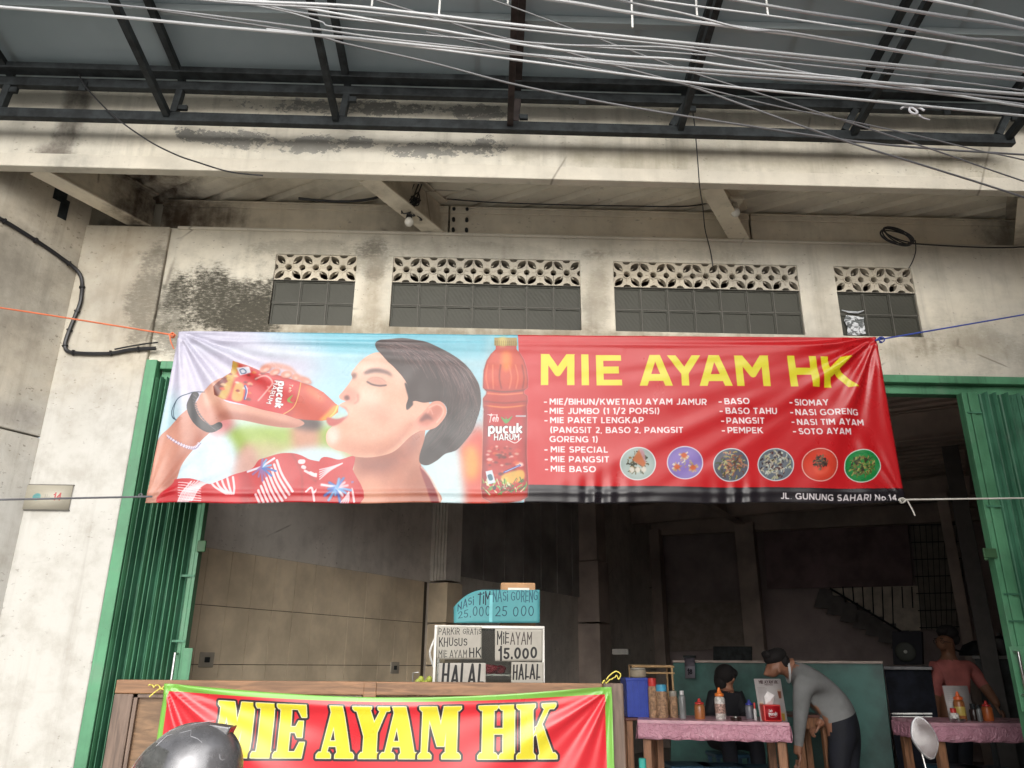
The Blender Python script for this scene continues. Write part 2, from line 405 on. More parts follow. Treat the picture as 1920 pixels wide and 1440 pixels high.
GLY = {
 'A': (.86, [[(.045,-.1),(.43,1.1)], [(.815,-.1),(.43,1.1)], [(.2,.27),(.66,.27)]]),
 'B': (.66, [[(h_,-.1),(h_,1.1)], bowl(.53, T_, h_, .60), bowl(B_, .53, h_, .66)]),
 'C': (.80, [arc(.46, .5, .40, .43, 42, 318, 20)]),
 'D': (.76, [[(h_,-.1),(h_,1.1)], [(h_,T_),(.3,T_)]+arc(.3,.5,.40,.425,90,-90,12)[1:]+[(h_,B_)]]),
 'E': (.60, [[(h_,-.1),(h_,1.1)], [(h_,T_),(.60,T_)], [(h_,.51),(.54,.51)], [(h_,B_),(.61,B_)]]),
 'F': (.58, [[(h_,-.1),(h_,1.1)], [(h_,T_),(.60,T_)], [(h_,.48),(.54,.48)]]),
 'G': (.84, [arc(.46, .5, .40, .43, 42, 300, 20)+[(.76, .16), (.76, .46), (.5, .46)]]),
 'H': (.74, [[(h_,-.1),(h_,1.1)], [(.67,-.1),(.67,1.1)], [(h_,.5),(.67,.5)]]),
 'I': (.15, [[(h_,-.1),(h_,1.1)]]),
 'J': (.52, [[(.45,1.1),(.45,.32)]+arc(.25,.3,.2,.23,0,-150,10)]),
 'K': (.72, [[(h_,-.1),(h_,1.1)], [(.68,1.08),(.12,.42)], [(.28,.62),(.74,-.1)]]),
 'L': (.56, [[(h_,-.1),(h_,1.1)], [(h_,B_),(.56,B_)]]),
 'M': (.86, [[(h_,-.1),(h_,1.1)], [(.78,-.1),(.78,1.1)], [(.04,1.07),(.43,.40),(.82,1.07)]]),
 'N': (.76, [[(h_,-.1),(h_,1.1)], [(.69,-.1),(.69,1.1)], [(.03,1.05),(.73,-.05)]]),
 'O': (.90, [arc(.45, .5, .385, .43, 0, 360, 26)]),
 'P': (.64, [[(h_,-.1),(h_,1.1)], bowl(.38, T_, h_, .62)]),
 'R': (.68, [[(h_,-.1),(h_,1.1)], bowl(.40, T_, h_, .62), [(.36,.42),(.66,-.1)]]),
 'S': (.64, [arc(.32,.72,.25,.21,28,270,12)[:-1]+arc(.32,.29,.27,.22,90,-155,12)]),
 'T': (.66, [[(.33,-.1),(.33,1.1)], [(0,T_),(.66,T_)]]),
 'U': (.74, [[(h_,1.1),(h_,.38)]+arc(.37,.38,.295,.31,180,360,12)+[(.665,1.1)]]),
 'W': (1.16, [[(.02,1.1),(.32,-.05)], [(.32,-.05),(.58,1.02)], [(.58,1.02),(.84,-.05)], [(.84,-.05),(1.14,1.1)]]),
 'Y': (.76, [[(.02,1.08),(.38,.42),(.74,1.08)], [(.38,.45),(.38,-.1)]]),
 'i': (.14, [[(h_,-.05),(h_,.66)], [(h_,.84),(h_,.97)]]),
 'o': (.60, [arc(.30,.33,.24,.27,0,360,18)]),
 '0': (.66, [arc(.33,.5,.26,.43,0,360,22)]),
 '1': (.30, [[(.22,-.1),(.22,1.1)], [(.02,.78),(.22,.93)]]),
 '2': (.58, [arc(.28,.68,.23,.25,160,-38,12)+[(.1,.1)], [(.04,B_),(.58,B_)]]),
 '4': (.66, [[(.48,-.1),(.48,1.05)], [(.48,.98),(.06,.3)], [(.04,.26),(.66,.26)]]),
 '5': (.58, [[(.54,T_),(.14,T_),(.11,.55)]+arc(.27,.32,.25,.25,100,-150,12)]),
 '8': (.60, [arc(.30,.74,.2,.19,0,360,16), arc(.30,.28,.24,.22,0,360,16)]),
 '.': (.15, [[(.07,.03),(.07,.11)]]), ',': (.15, [[(.09,.14),(.04,-.10)]]), '-': (.34, [[(.02,.42),(.34,.42)]]),
 '/': (.46, [[(.02,-.12),(.44,1.12)]]), '(': (.30, [arc(.50,.5,.40,.72,128,232,10)]), ')': (.30, [arc(-.20,.5,.40,.72,52,-52,10)]),
 'p': (.62, [[(h_,-.32),(h_,.7)], arc(.33,.34,.25,.3,0,360,18)]), 'u': (.60, [[(h_,.7),(h_,.25)]+arc(.29,.27,.21,.22,180,360,9)+[(.5,.7)], [(.52,0),(.52,.7)]]),
 'c': (.52, [arc(.31,.34,.25,.29,45,315,14)]), 'k': (.58, [[(h_,0),(h_,1.0)], [(.54,.68),(.1,.26)], [(.2,.38),(.56,0)]]),
 'e': (.56, [[(.06,.36),(.5,.36)]+arc(.29,.34,.23,.28,0,310,14)]), 'h': (.56, [[(h_,0),(h_,1)], [(h_,.4)]+arc(.28,.4,.2,.22,180,0,8)+[(.48,0)]]),
}
def print_mat(name, im, rough=.35, spec=.5, bump=None, trans=0):
    g = G(name, rough, 0, spec); t = g.new('ShaderNodeTexImage'); t.image = im; t.interpolation = 'Cubic'; t.extension = 'EXTEND'
    g.link(g.co('UV'), t.inputs[0]); g.col(t.outputs[0])
    n = g.noise(3, 4); g.rough(g.ramp(n, .3, .7, rough-.06, rough+.08))
    if bump: g.bump(g.noise(bump[0], 4), bump[1], .01)
    if trans: g.b.inputs['Transmission Weight'].default_value = 0
    return g.mat
def sheet(name, fn, nu, nv, mat, parent=None, thick=.0012, both=True):
    # a thin printed sheet: fn(u, v) -> point (v up); front and back faces with a rim
    vs = [fn(i/nu, j/nv) for j in range(nv+1) for i in range(nu+1)]; me = bpy.data.meshes.new(name)
    off = np.array(parent['_org']) if parent is not None else np.zeros(3)
    fs = [(j*(nu+1)+i, j*(nu+1)+i+1, (j+1)*(nu+1)+i+1, (j+1)*(nu+1)+i) for j in range(nv) for i in range(nu)]
    me.from_pydata([tuple(np.array(v)-off) for v in vs], [], fs); uv = me.uv_layers.new(name='UVMap')
    idx = np.empty(len(me.loops), int); me.loops.foreach_get('vertex_index', idx)
    u = np.stack([(idx % (nu+1))/nu, (idx//(nu+1))/nv], 1); uv.data.foreach_set('uv', u.ravel())
    me.materials.append(mat); me.polygons.foreach_set('use_smooth', [True]*len(me.polygons))
    o = bpy.data.objects.new(name, me); COL.objects.link(o); o.parent = parent
    md = o.modifiers.new('thickness', 'SOLIDIFY'); md.thickness = thick; md.offset = -1
    return o

# ---- artwork of the long street banner, traced in the photograph's own proportions and flattened to 4 m x 0.97 m
BW, BH = 2200, 530
HB = homog([(335,622),(1642,632),(1697,943),(272,943)], [(0,0),(BW,0),(BW,BH),(0,BH)])
cv = Cv(BW, BH, (176,214,226), HB)
a1 = lambda P: [(260+x/4, 600+y/4) for x, y in P]       # from the left enlargement
a2 = lambda P: [(600+x/4, 600+y/4) for x, y in P]       # from the middle one
cv.poly([(250,600),(1000,600),(1000,655),(640,668),(330,640)], (122,196,214), 1, 14)
cv.poly([(250,600),(560,640),(600,700),(480,760),(260,800)], (214,208,226), .95, 20)  # milky lavender veil: sheen on the vinyl painted into the print
cv.poly([(250,770),(330,740),(360,900),(250,950)], (190,218,226), .9, 12)
for k in range(7):
    x = 420+k*70; cv.line([(x-60, 650+k*4), (x+60, 662+k*3), (x+150, 672+k*2)], 5, (224,238,242), .45, 5)
cv.poly([(440,800),(560,790),(700,800),(720,840),(700,870),(440,850)], (168,190,92), .95, 8)
cv.poly([(430,770),(600,770),(720,790),(700,800),(430,795)], (206,222,206), .9, 7)
cv.poly([(480,830),(560,838),(700,840),(690,900),(470,900)], (200,182,148), .8, 9)
cv.poly([(352,830),(400,808),(440,830),(446,900),(430,940),(330,940)], (212,228,238), 1, 6)
cv.poly([(446,850),(470,830),(486,860),(482,900),(440,900)], (214,170,160), .9, 6)
cv.poly([(548,800),(580,788),(600,810),(590,850),(555,850)], (204,150,128), .95, 6)
cv.poly([(560,780),(600,785),(598,805),(556,800)], (70,54,60), .8, 5)
cv.poly([(510,860),(570,838),(640,845),(650,900),(510,900)], (206,226,236), .95, 6)
cv.poly([(392,780),(430,775),(440,800),(400,815)], (222,130,130), .8, 6)
cv.poly([(858,850),(905,790),(925,830),(925,945),(870,945)], (216,86,66), .95, 8)
cv.poly([(872,840),(892,835),(902,870),(890,900),(874,890)], (250,168,70), .95, 6)
cv.poly([(800,845),(855,840),(868,880),(870,945),(810,945)], (214,232,236), .95, 7)
cv.poly([(893,790),(908,740),(915,640),(925,640),(925,800)], (196,212,218), .6, 6)
# arm and hand
arm = a1([(40,1400),(70,1230),(100,1060),(150,880),(240,790),(370,670),(440,610),(475,540),(560,470),(620,430),(690,440),(640,600),(900,650),(1100,700),(1215,745),(1246,775),(1190,800),(1090,803),(960,785),(780,750),(650,748),(600,775),(540,840),(470,910),(400,990),(330,1090),(290,1190),(262,1290),(225,1400)])
cv.poly(arm, (206,150,132)); ca = cv.full(arm)
cv.poly(a1([(40,1400),(90,1100),(160,900),(260,800),(280,900),(200,1100),(120,1400)]), (224,170,150), .8, 7, clip=ca)
cv.poly(a1([(240,1400),(300,1100),(420,960),(560,820),(640,760),(600,740),(440,860),(330,1000),(220,1180),(150,1400)]), (176,112,96), .75, 7, clip=ca)
cv.poly(a1([(460,560),(560,480),(640,520),(620,600),(520,640)]), (232,190,170), .9, 6, clip=ca)
cv.poly(a1([(600,690),(800,700),(1000,745),(1200,790),(1180,815),(950,795),(650,750)]), (170,104,88), .6, 3, clip=ca)
cv.poly(a1([(640,600),(900,655),(1150,740),(1100,745),(800,690),(620,650)]), (226,176,156), .7, 3, clip=ca)
# wrist bands
for dx, w_ in ((0, 3.2), (14, 2.2)):
    cv.line(a1([(480+dx,535),(400,545),(300,590),(250+dx,660),(250+dx,720),(285,750)]), w_*.55, (60,84,104))
cv.line(a1([(425,565),(395,640),(420,720),(470,780),(540,815),(600,790)]), 14, (44,42,50))
for k in range(14):
    t = k/13; p = a1([(425-34*math.sin(t*2)+180*t**1.5, 565+250*t**.85)])[0]
    cv.line([(p[0]-3, p[1]-2), (p[0]+3, p[1]+3)], 1.6, (98,98,108), .9)
ch = spline(a1([(215,870),(290,920),(370,955),(430,960),(462,925)]), 8, False)
for i in range(0, len(ch)-1, 2):
    cv.line([ch[i]+(-1.5,-3), ch[i]+(3.5,3.2)], 2.0, (226,220,238)); cv.line([ch[i]+(-1,2.6), ch[i]+(4,-2)], 1.3, (150,138,168))
# the tilted bottle
bt = a1([(712,308),(830,345),(930,388),(1080,420),(1215,462),(1300,490),(1390,540),(1450,595),(1480,625),(1505,640),(1500,690),(1445,730),(1440,742),(1380,752),(1250,745),(1185,735),(1090,702),(930,668),(800,632),(640,596),(572,560),(566,500),(625,432),(690,392)])
cv.poly(bt, (188,52,36), sm=False); cb = cv.full(bt, False)
cv.poly(a1([(1215,455),(1300,480),(1400,540),(1480,620),(1510,660),(1440,750),(1380,760),(1250,750),(1150,735),(1190,600)]), (204,74,36), 1, 2, clip=cb)
cv.poly(a1([(1250,500),(1330,520),(1400,590),(1370,610),(1290,560)]), (232,140,84), .7, 3, clip=cb)
cv.poly(a1([(1420,690),(1470,640),(1505,640),(1500,690),(1440,745),(1360,750)]), (244,178,70), .9, 2, clip=cb)
cv.line(a1([(1500,635),(1475,690),(1430,735)]), 3, (250,214,120), .9, clip=cb)
cv.poly(a1([(690,330),(1215,462),(1165,650),(1090,704),(640,600),(690,480)]), (206,36,44), 1, .6, sm=False, clip=cb)
cv.poly(a1([(700,308),(755,330),(720,450),(660,600),(590,590),(560,520),(640,430)]), (206,172,84), 1, 2.5, clip=cb)
cv.poly(a1([(566,500),(630,430),(660,440),(610,560),(580,580)]), (120,48,44), .9, 1.5, clip=cb)
cv.poly(a1([(730,470),(790,480),(780,600),(700,590)]), (228,190,110), .9, 1.2, clip=cb)
for k in range(26):
    x, y = random.uniform(600, 1010), random.uniform(380, 620); rr = random.uniform(8, 26); cc = random.choice([(236,206,160),(140,20,28),(232,90,60),(250,240,230),(120,30,30),(214,150,60)])
    cv.poly(a1([(x-rr,y),(x,y-rr*.6),(x+rr,y+4),(x,y+rr*.5)]), cc, .75, .7, clip=cb)
cv.line(a1([(880,440),(960,420),(1010,470),(960,530),(900,600)]), 3, (246,232,222), .8, .4, clip=cb)
cv.line(a1([(1222,462),(1205,560),(1165,650),(1085,704)]), 1.5, (238,196,110), 1, clip=cb)
cv.poly(a1([(735,355),(835,350),(850,395),(760,412)]), (226,226,236), 1, .3, sm=False); cv.line(a1([(760,372),(790,366),(810,390),(775,398),(760,372)]), 2, (110,130,160), .9)
u_ = (math.cos(R(105)), math.sin(R(105)))
cv.text('pucuk', a1([(1054,458)])[0], a1([(1000+24,648)])[0], 15.5, .24, (250,248,248), outline=(.9,(120,14,22)), up=(.95,.18), clip=False)
cv.text('HARUM', a1([(1030,455)])[0], a1([(962,620)])[0], 8, .22, (248,244,244), outline=(.6,(120,14,22)), up=(.95,.18), clip=False)
cv.text('Teh', a1([(1140,478)])[0], a1([(1128,540)])[0], 6.5, .16, (250,220,190), up=(.95,.18), clip=False)
cv.poly(a1([(1120,590),(1165,560),(1140,600),(1165,620),(1125,612)]), (150,170,70), 1, .3)
cv.line(a1([(800,490),(812,530),(800,590)]), 4, (66,76,150), .95); cv.line(a1([(806,490),(818,530),(806,590)]), 1.3, (240,240,250), .9)
for (x, y, w_, h2, an) in ((955,365,44,26,-.5),(1025,388,40,24,-.45),(1112,405,42,28,-.2),(1180,425,30,24,.2),(1255,450,46,20,.4)):
    P = [(x+math.cos(t)*w_*math.cos(an)-math.sin(t)*h2*math.sin(an), y+math.cos(t)*w_*math.sin(an)+math.sin(t)*h2*math.cos(an)) for t in np.linspace(0, 6.28, 10)[:-1]]
    cv.poly(a1([(px+4, py+8) for px, py in P]), (150,70,60), .6, 1.5); cv.poly(a1(P), (222,158,140), 1, .4)
    cv.poly(a1([(x+(px-x)*.5+6, y+(py-y)*.5+5) for px, py in P]), (240,200,188), .9, .7)
cv.poly(a1([(920,360),(960,320),(1040,318),(1140,345),(1200,400),(1290,440),(1215,460),(1150,385),(1000,355)]), (214,150,130), .8, 1.5)
# neck, face, shirt
neck = a2([(250,1000),(262,1060),(240,1200),(225,1380),(880,1380),(840,1220),(760,1080),(790,860),(760,700),(300,760)])
cv.poly(neck, (204,142,118)); cn = cv.full(neck)
cv.poly(a2([(260,985),(420,1000),(600,930),(690,820),(760,860),(700,1010),(560,1120),(380,1180),(290,1120)]), (150,84,70), .75, 9, clip=cn)
cv.poly(a2([(620,830),(700,830),(640,1100),(600,1300),(560,1280)]), (196,124,100), .6, 8, clip=cn)
cv.poly(a2([(300,1200),(430,1150),(480,1400),(300,1400)]), (226,170,146), .8, 9, clip=cn)
cv.poly(a2([(640,1130),(760,1090),(860,1300),(700,1400)]), (172,108,88), .6, 9, clip=cn)
face = a2([(440,240),(330,290),(262,360),(238,400),(246,430),(222,470),(172,535),(148,565),(158,590),(196,606),(170,620),(150,640),(196,668),(214,712),(170,742),(120,748),(62,728),(70,778),(96,792),(62,826),(48,872),(62,930),(120,968),(190,985),(280,1020),(420,1020),(560,980),(680,870),(760,820),(860,760),(800,560),(700,420),(560,290)])
cv.poly(face, (232,188,166), n:=1) if False else cv.poly(face, (230,186,164)); cf = cv.full(face)
cv.poly(a2([(400,260),(300,320),(262,400),(330,420),(450,360),(560,380),(620,520),(640,430),(520,300)]), (240,204,186), .9, 8, clip=cf)
cv.poly(a2([(60,900),(160,960),(300,1010),(500,990),(680,850),(760,780),(680,760),(520,880),(330,930),(160,900)]), (206,140,116), .8, 8, clip=cf)
cv.poly(a2([(330,620),(440,640),(560,720),(520,780),(400,740)]), (216,152,132), .55, 10, clip=cf)
cv.poly(a2([(300,500),(420,520),(470,600),(350,620),(290,570)]), (244,214,198), .8, 8, clip=cf)
cv.poly(a2([(60,800),(110,790),(150,850),(110,930),(60,900)]), (248,228,220), .8, 5, clip=cf)
cv.poly(a2([(150,540),(200,500),(270,520),(292,580),(262,622),(210,620),(160,590)]), (222,150,132), .75, 3.5, clip=cf)
cv.poly(a2([(186,572),(214,560),(226,588),(200,598)]), (104,46,42), .85, 1.5, clip=cf)
cv.line(a2([(262,622),(290,600),(286,550)]), 2, (178,102,88), .7, 1, clip=cf)
cv.poly(a2([(236,410),(262,392),(280,410),(258,440)]), (120,76,70), .85, 1.8, clip=cf)
cv.poly(a2([(335,392),(380,366),(450,362),(520,385),(545,420),(500,398),(420,388),(350,402)]), (104,70,66), .9, 1.6, clip=cf)
cv.poly(a2([(362,455),(400,430),(470,440),(500,484),(430,478)]), (212,158,142), .9, 2.5, clip=cf)
cv.line(a2([(358,458),(395,478),(450,488),(500,484)]), 2.4, (70,40,42), .95, .5, clip=cf)
cv.line(a2([(365,445),(400,428),(460,432),(500,462)]), 1, (170,110,98), .7, .5, clip=cf)
cv.poly(a2([(150,640),(196,662),(216,704),(180,732),(120,742),(60,728),(64,772),(100,786),(160,756),(214,716),(204,660)]), (190,96,96), .95, 1.5)
cv.poly(a2([(62,735),(130,745),(190,726),(160,768),(96,790),(62,770)]), (206,116,112), .9, 1.2)
cv.line(a2([(690,760),(640,840),(560,930),(430,1000)]), 3, (178,108,90), .5, 3)
# hair
hair = a2([(420,178),(450,150),(520,142),(620,134),(720,146),(800,162),(900,205),(980,245),(1050,292),(1110,345),(1160,410),(1200,490),(1212,600),(1200,680),(1180,740),(1150,820),(1100,890),(1040,958),(1000,980),(940,1000),(880,1050),(810,1086),(755,1070),(752,1010),(780,920),(800,850),(850,800),(920,750),(955,690),(950,640),(910,605),(850,606),(780,612),(720,600),(690,610),(672,640),(655,665),(650,630),(672,560),(668,500),(630,430),(560,350),(510,305),(460,250),(430,215)])
cv.poly(hair, (66,44,42)); chh = cv.full(hair, blur=1)
cv.poly(a2([(560,180),(760,190),(960,280),(1120,420),(1160,600),(1080,640),(1000,460),(860,340),(680,280)]), (112,82,82), .7, 9, clip=chh)
cv.poly(a2([(760,1070),(800,860),(960,740),(1060,760),(1060,930),(900,1030)]), (40,28,32), .8, 8, clip=chh)
rg = random.Random(3)
for k in range(520):
    t = rg.random(); x0 = 430+620*t+rg.uniform(-20,20); y0 = 150+150*t*t+rg.uniform(-5,60)
    x1 = x0+rg.uniform(120,260); y1 = y0+rg.uniform(90,280)*(.5+t)
    c = rg.choice([(150,118,116),(96,70,70),(128,98,98),(38,26,30),(34,24,28),(176,150,150)])
    cv.line(a2([(x0,y0),((x0+x1)/2+25,(y0+y1)/2-25),(x1,y1)]), rg.uniform(.3,.8), c, rg.uniform(.25,.6), clip=chh)
for k in range(110):
    x0 = rg.uniform(900,1190); y0 = rg.uniform(480,760); cv.line(a2([(x0,y0),(x0-20,y0+110),(x0-110,y0+220)]), .6, rg.choice([(110,84,84),(36,26,30)]), .6, clip=chh)
cv.poly(a2([(672,500),(700,610),(690,640),(655,665),(668,590),(640,470)]), (62,44,46), 1, .6)
ear = a2([(700,780),(735,725),(770,690),(815,640),(850,606),(905,602),(945,640),(952,690),(925,745),(870,800),(800,820),(735,818)])
cv.poly(ear, (228,164,144)); cv.poly(a2([(740,760),(800,700),(850,640),(900,630),(915,680),(870,740),(800,780)]), (196,116,98), .8, 3)
cv.poly(a2([(750,748),(790,696),(820,700),(850,740),(810,736),(770,752)]), (126,62,54), .85, 2); cv.line(a2([(820,650),(880,625),(925,650),(925,700),(880,760)]), 2.2, (244,196,180), .9, .7)
cv.line(a2([(810,690),(830,660),(850,700)]), 1.5, (240,180,160), .8, .5)
sh = a1([(215,1400),(262,1220),(290,1195),(400,1192),(520,1228),(560,1222),(640,1188),(720,1152),(850,1112),(905,1050),(960,1030),(1060,1000),(1150,996),(1220,1012),(1290,1045),(1400,1060),(1520,1040),(1616,1016),(1605,1100),(1590,1400)])
cv.poly(sh, (200,38,50)); cs = cv.full(sh)
cv.poly(a1([(640,1190),(860,1120),(820,1240),(900,1400),(640,1400)]), (222,60,72), .7, 8, clip=cs)
cv.poly(a1([(760,1160),(830,1130),(860,1400),(780,1400)]), (160,20,34), .5, 4, clip=cs)
cv.line(a1([(1150,1000),(1210,1100),(1230,1240),(1220,1400)]), 2.2, (150,18,32), .7, 1, clip=cs)
cv.line(a1([(1240,1080),(1310,1190),(1400,1230),(1500,1200),(1590,1120)]), 2.2, (150,18,32), .7, 1, clip=cs)
lf = lambda P, w: cv.line(a1(P), w, (244,222,226), .95, clip=cs)
for k in range(9): lf([(290+k*14,1390-k*4),(330+k*18,1300-k*7),(400+k*24,1215-k*2)], 2.2 if k % 2 else 3.1)
for k in range(8): lf([(300,1220+k*20),(360,1225+k*21),(470,1250+k*18)], 1.6)
for k in range(5): lf([(540+k*42,1205-k*8),(575+k*36,1250),(660+k*14,1300)], 4)
for k in range(9): lf([(1040+k*4-k*24,1050+k*32),(1080+k*4-k*24,1160+k*30),(1160-k*26,1290+k*24)], 4.4)
for k in range(4): lf([(1250+k*40,1130+k*12),(1340+k*30,1170),(1450+k*20,1140-k*8)], 4.6)
lf([(1215,1060),(1235,1060)], 9); lf([(1235,1100),(1245,1105)], 7)
for k in range(6): lf([(1260+k*60,1290+k*6),(1300+k*60,1260),(1320+k*60,1360)], 4)
for (x, y) in ((925,1100),(1500,1230)):
    for k in range(11):
        a = R(200+k*24+rg.uniform(-6,6)); l = rg.uniform(60,115); c = rg.choice([(120,180,228),(70,120,196),(222,236,248),(150,110,170)])
        cv.line(a1([(x,y),(x+math.cos(a)*l,y-math.sin(a)*l)]), 4.2, c, .9, .3, clip=cs)
cv.poly(a2([(0,1050),(150,1042),(256,1018),(262,1060),(236,1180),(228,1400),(0,1400)]), (202,40,52)); cs2 = cv.full(a2([(0,1050),(150,1042),(256,1018),(262,1060),(236,1180),(228,1400),(0,1400)]))
for k in range(14):
    a = R(150+k*22); l = rg.uniform(50,120); cv.line(a2([(130,1250),(130+math.cos(a)*l,1250-math.sin(a)*l)]), 5, rg.choice([(120,180,228),(80,130,206),(232,240,248),(236,200,210)]), .95, .4, clip=cs2)
lf2 = lambda P, w: cv.line(a2(P), w, (242,216,222), .9, clip=cs2)
for k in range(5): lf2([(0,1120+k*18),(80,1100+k*6),(170,1070)], 2.5)
for k in range(4): lf2([(150+k*20,1380),(190+k*10,1330),(220,1290)], 3)
cv.poly(a2([(756,1090),(800,1140),(850,1230),(905,1390),(850,1390),(800,1250),(762,1140)]), (150,52,56), .95, .8)
cv.line(a2([(762,1100),(830,1180),(890,1300),(905,1385)]), 2.5, (232,196,180), .9, .6)
# red half of the banner, black foot
cv.poly([(971,600),(1720,600),(1720,960),(985,960),(980,800)], (214,38,48), sm=False)
cv.poly([(985,909),(1720,917),(1720,960),(985,960)], (44,40,48), sm=False)
# the upright bottle
bo = a2([(1322,180),(1322,215),(1290,245),(1256,300),(1234,370),(1230,430),(1228,500),(1255,528),(1252,548),(1228,580),(1230,640),(1234,660),(1228,900),(1224,1100),(1216,1260),(1226,1330),(1290,1362),(1400,1372),(1510,1358),(1560,1330),(1566,1250),(1552,1000),(1556,700),(1552,640),(1560,600),(1556,560),(1532,545),(1532,520),(1560,500),(1562,440),(1552,360),(1530,290),(1500,240),(1478,214),(1478,180)])
cv.poly(bo, (194,60,36), sm=False); cbo = cv.full(bo, False)
cv.poly(a2([(1250,300),(1340,220),(1460,220),(1540,330),(1550,470),(1240,470)]), (214,86,52), .9, 4, clip=cbo)
cv.poly(a2([(1370,240),(1430,240),(1440,330),(1400,380),(1365,330)]), (242,150,70), .9, 3, clip=cbo)
for x0, x1 in ((1262,1250),(1300,1300),(1360,1350),(1420,1440),(1470,1490),(1520,1535)): cv.line(a2([(x0,330),(x1,420),(x0+5,505)]), 2.2, (242,150,110) if x0 % 40 else (120,20,14), .65, .8, clip=cbo)
cv.line(a2([(1240,515),(1390,530),(1550,515)]), 2.5, (110,20,16), .8, .6, clip=cbo); cv.line(a2([(1252,540),(1390,550),(1535,538)]), 2.2, (244,150,90), .9, .5, clip=cbo)
cv.line(a2([(1235,630),(1390,646),(1552,630)]), 2.2, (244,170,80), .9, .5, clip=cbo); cv.line(a2([(1240,600),(1390,614),(1550,600)]), 2.5, (130,24,18), .6, .7, clip=cbo)
cv.poly(a2([(1225,668),(1560,668),(1560,1300),(1215,1300)]), (196,26,36), sm=False, clip=cbo)
cv.poly(a2([(1225,668),(1262,668),(1255,1300),(1215,1300)]), (140,14,24), .7, 3, clip=cbo); cv.poly(a2([(1530,668),(1562,668),(1570,1300),(1540,1300)]), (150,14,24), .7, 3, clip=cbo)
cv.poly(a2([(1312,128),(1480,128),(1484,190),(1312,188)]), (170,146,70), sm=False); cv.poly(a2([(1350,128),(1400,128),(1398,190),(1352,190)]), (216,200,120), .8, 2)
for k in range(11): cv.line(a2([(1320+k*15,150),(1320+k*15,186)]), .7, (120,98,40), .7)
cv.poly(a2([(1260,960),(1330,920),(1500,930),(1515,1180),(1460,1230),(1300,1230)]), (190,44,34), .9, 3, clip=cbo)
for k in range(60):
    x, y = rg.uniform(1262,1510), rg.uniform(930,1200); rr = rg.uniform(8,28); c = rg.choice([(222,196,180),(120,16,20),(214,70,50),(244,232,226),(90,20,24),(224,110,60)])
    cv.poly(a2([(x-rr,y),(x-rr*.2,y-rr*.6),(x+rr,y-rr*.1),(x+rr*.1,y+rr*.5)]), c, .75, .5, clip=cbo)
cv.poly(a2([(1370,1160),(1520,1120),(1530,1200),(1390,1230)]), (232,206,90), .85, 1, clip=cbo)
for k in range(75):
    x, y = rg.uniform(1220,1560), rg.uniform(1215,1310); a = rg.uniform(-2.6,-.5); l = rg.uniform(16,46)
    cv.line(a2([(x,y),(x+math.cos(a)*l,y+math.sin(a)*l)]), rg.uniform(1.2,2.8), rg.choice([(90,160,60),(150,196,90),(54,120,48),(222,230,190),(206,60,52)]), .9, .2, clip=cbo)
cv.poly(a2([(1246,1130),(1296,1118),(1322,1215),(1266,1228)]), (214,222,232), sm=False); cv.poly(a2([(1262,1160),(1290,1152),(1302,1190),(1276,1198)]), (44,110,130))
cv.line(a2([(1386,1138),(1504,1086)]), 3.6, (60,70,160)); cv.line(a2([(1392,1136),(1500,1088)]), 1.1, (240,240,250), .9)
for k in range(4): cv.line(a2([(1350,1242+k*12),(1455,1242+k*12)]), .9, (50,50,54), .8)
cv.poly(a2([(1300,1250),(1318,1238),(1326,1258),(1310,1272)]), (40,44,52))
cv.text('Teh', a2([(1268,752)])[0], a2([(1340,752)])[0], 13, .13, (248,236,236), clip=False, butt=False, slant=.25); cv.line(a2([(1262,700),(1330,702)]), 1.2, (248,236,236))
cv.poly(a2([(1360,715),(1395,735),(1398,710),(1412,735),(1450,708),(1420,755),(1392,765)]), (108,166,92), 1, .3)
cv.line(a2([(1478,712),(1545,712)]), 3.4, (200,206,212), .9)
cv.text('pucuk', a2([(1268,840)])[0], a2([(1520,840)])[0], 19, .22, (252,250,250), outline=(1.0,(70,8,18)), clip=False)
cv.text('HARUM', a2([(1310,890)])[0], a2([(1498,890)])[0], 10.5, .2, (250,248,248), outline=(.8,(70,8,18)), clip=False)
cv.line(a2([(1420,892),(1470,915),(1515,880)]), 1.6, (250,248,248))
P_ = a2([(1290,245),(1256,300),(1234,370),(1230,430),(1228,500),(1255,528),(1252,548),(1228,580),(1230,640),(1234,660),(1228,900),(1224,1100),(1216,1260),(1226,1330),(1290,1362),(1400,1372),(1510,1358),(1560,1330),(1566,1250),(1552,1000),(1556,700),(1552,640),(1560,600),(1556,560),(1532,545),(1532,520),(1560,500),(1562,440),(1552,360),(1530,290),(1500,240)])
cv.line(P_, 1.3, (116,26,18), .75, .3, sm=False)
cv.line([(x-1.4 if x < 948 else x+1.4, y) for x, y in P_], .7, (240,214,206), .55, .2, sm=False)
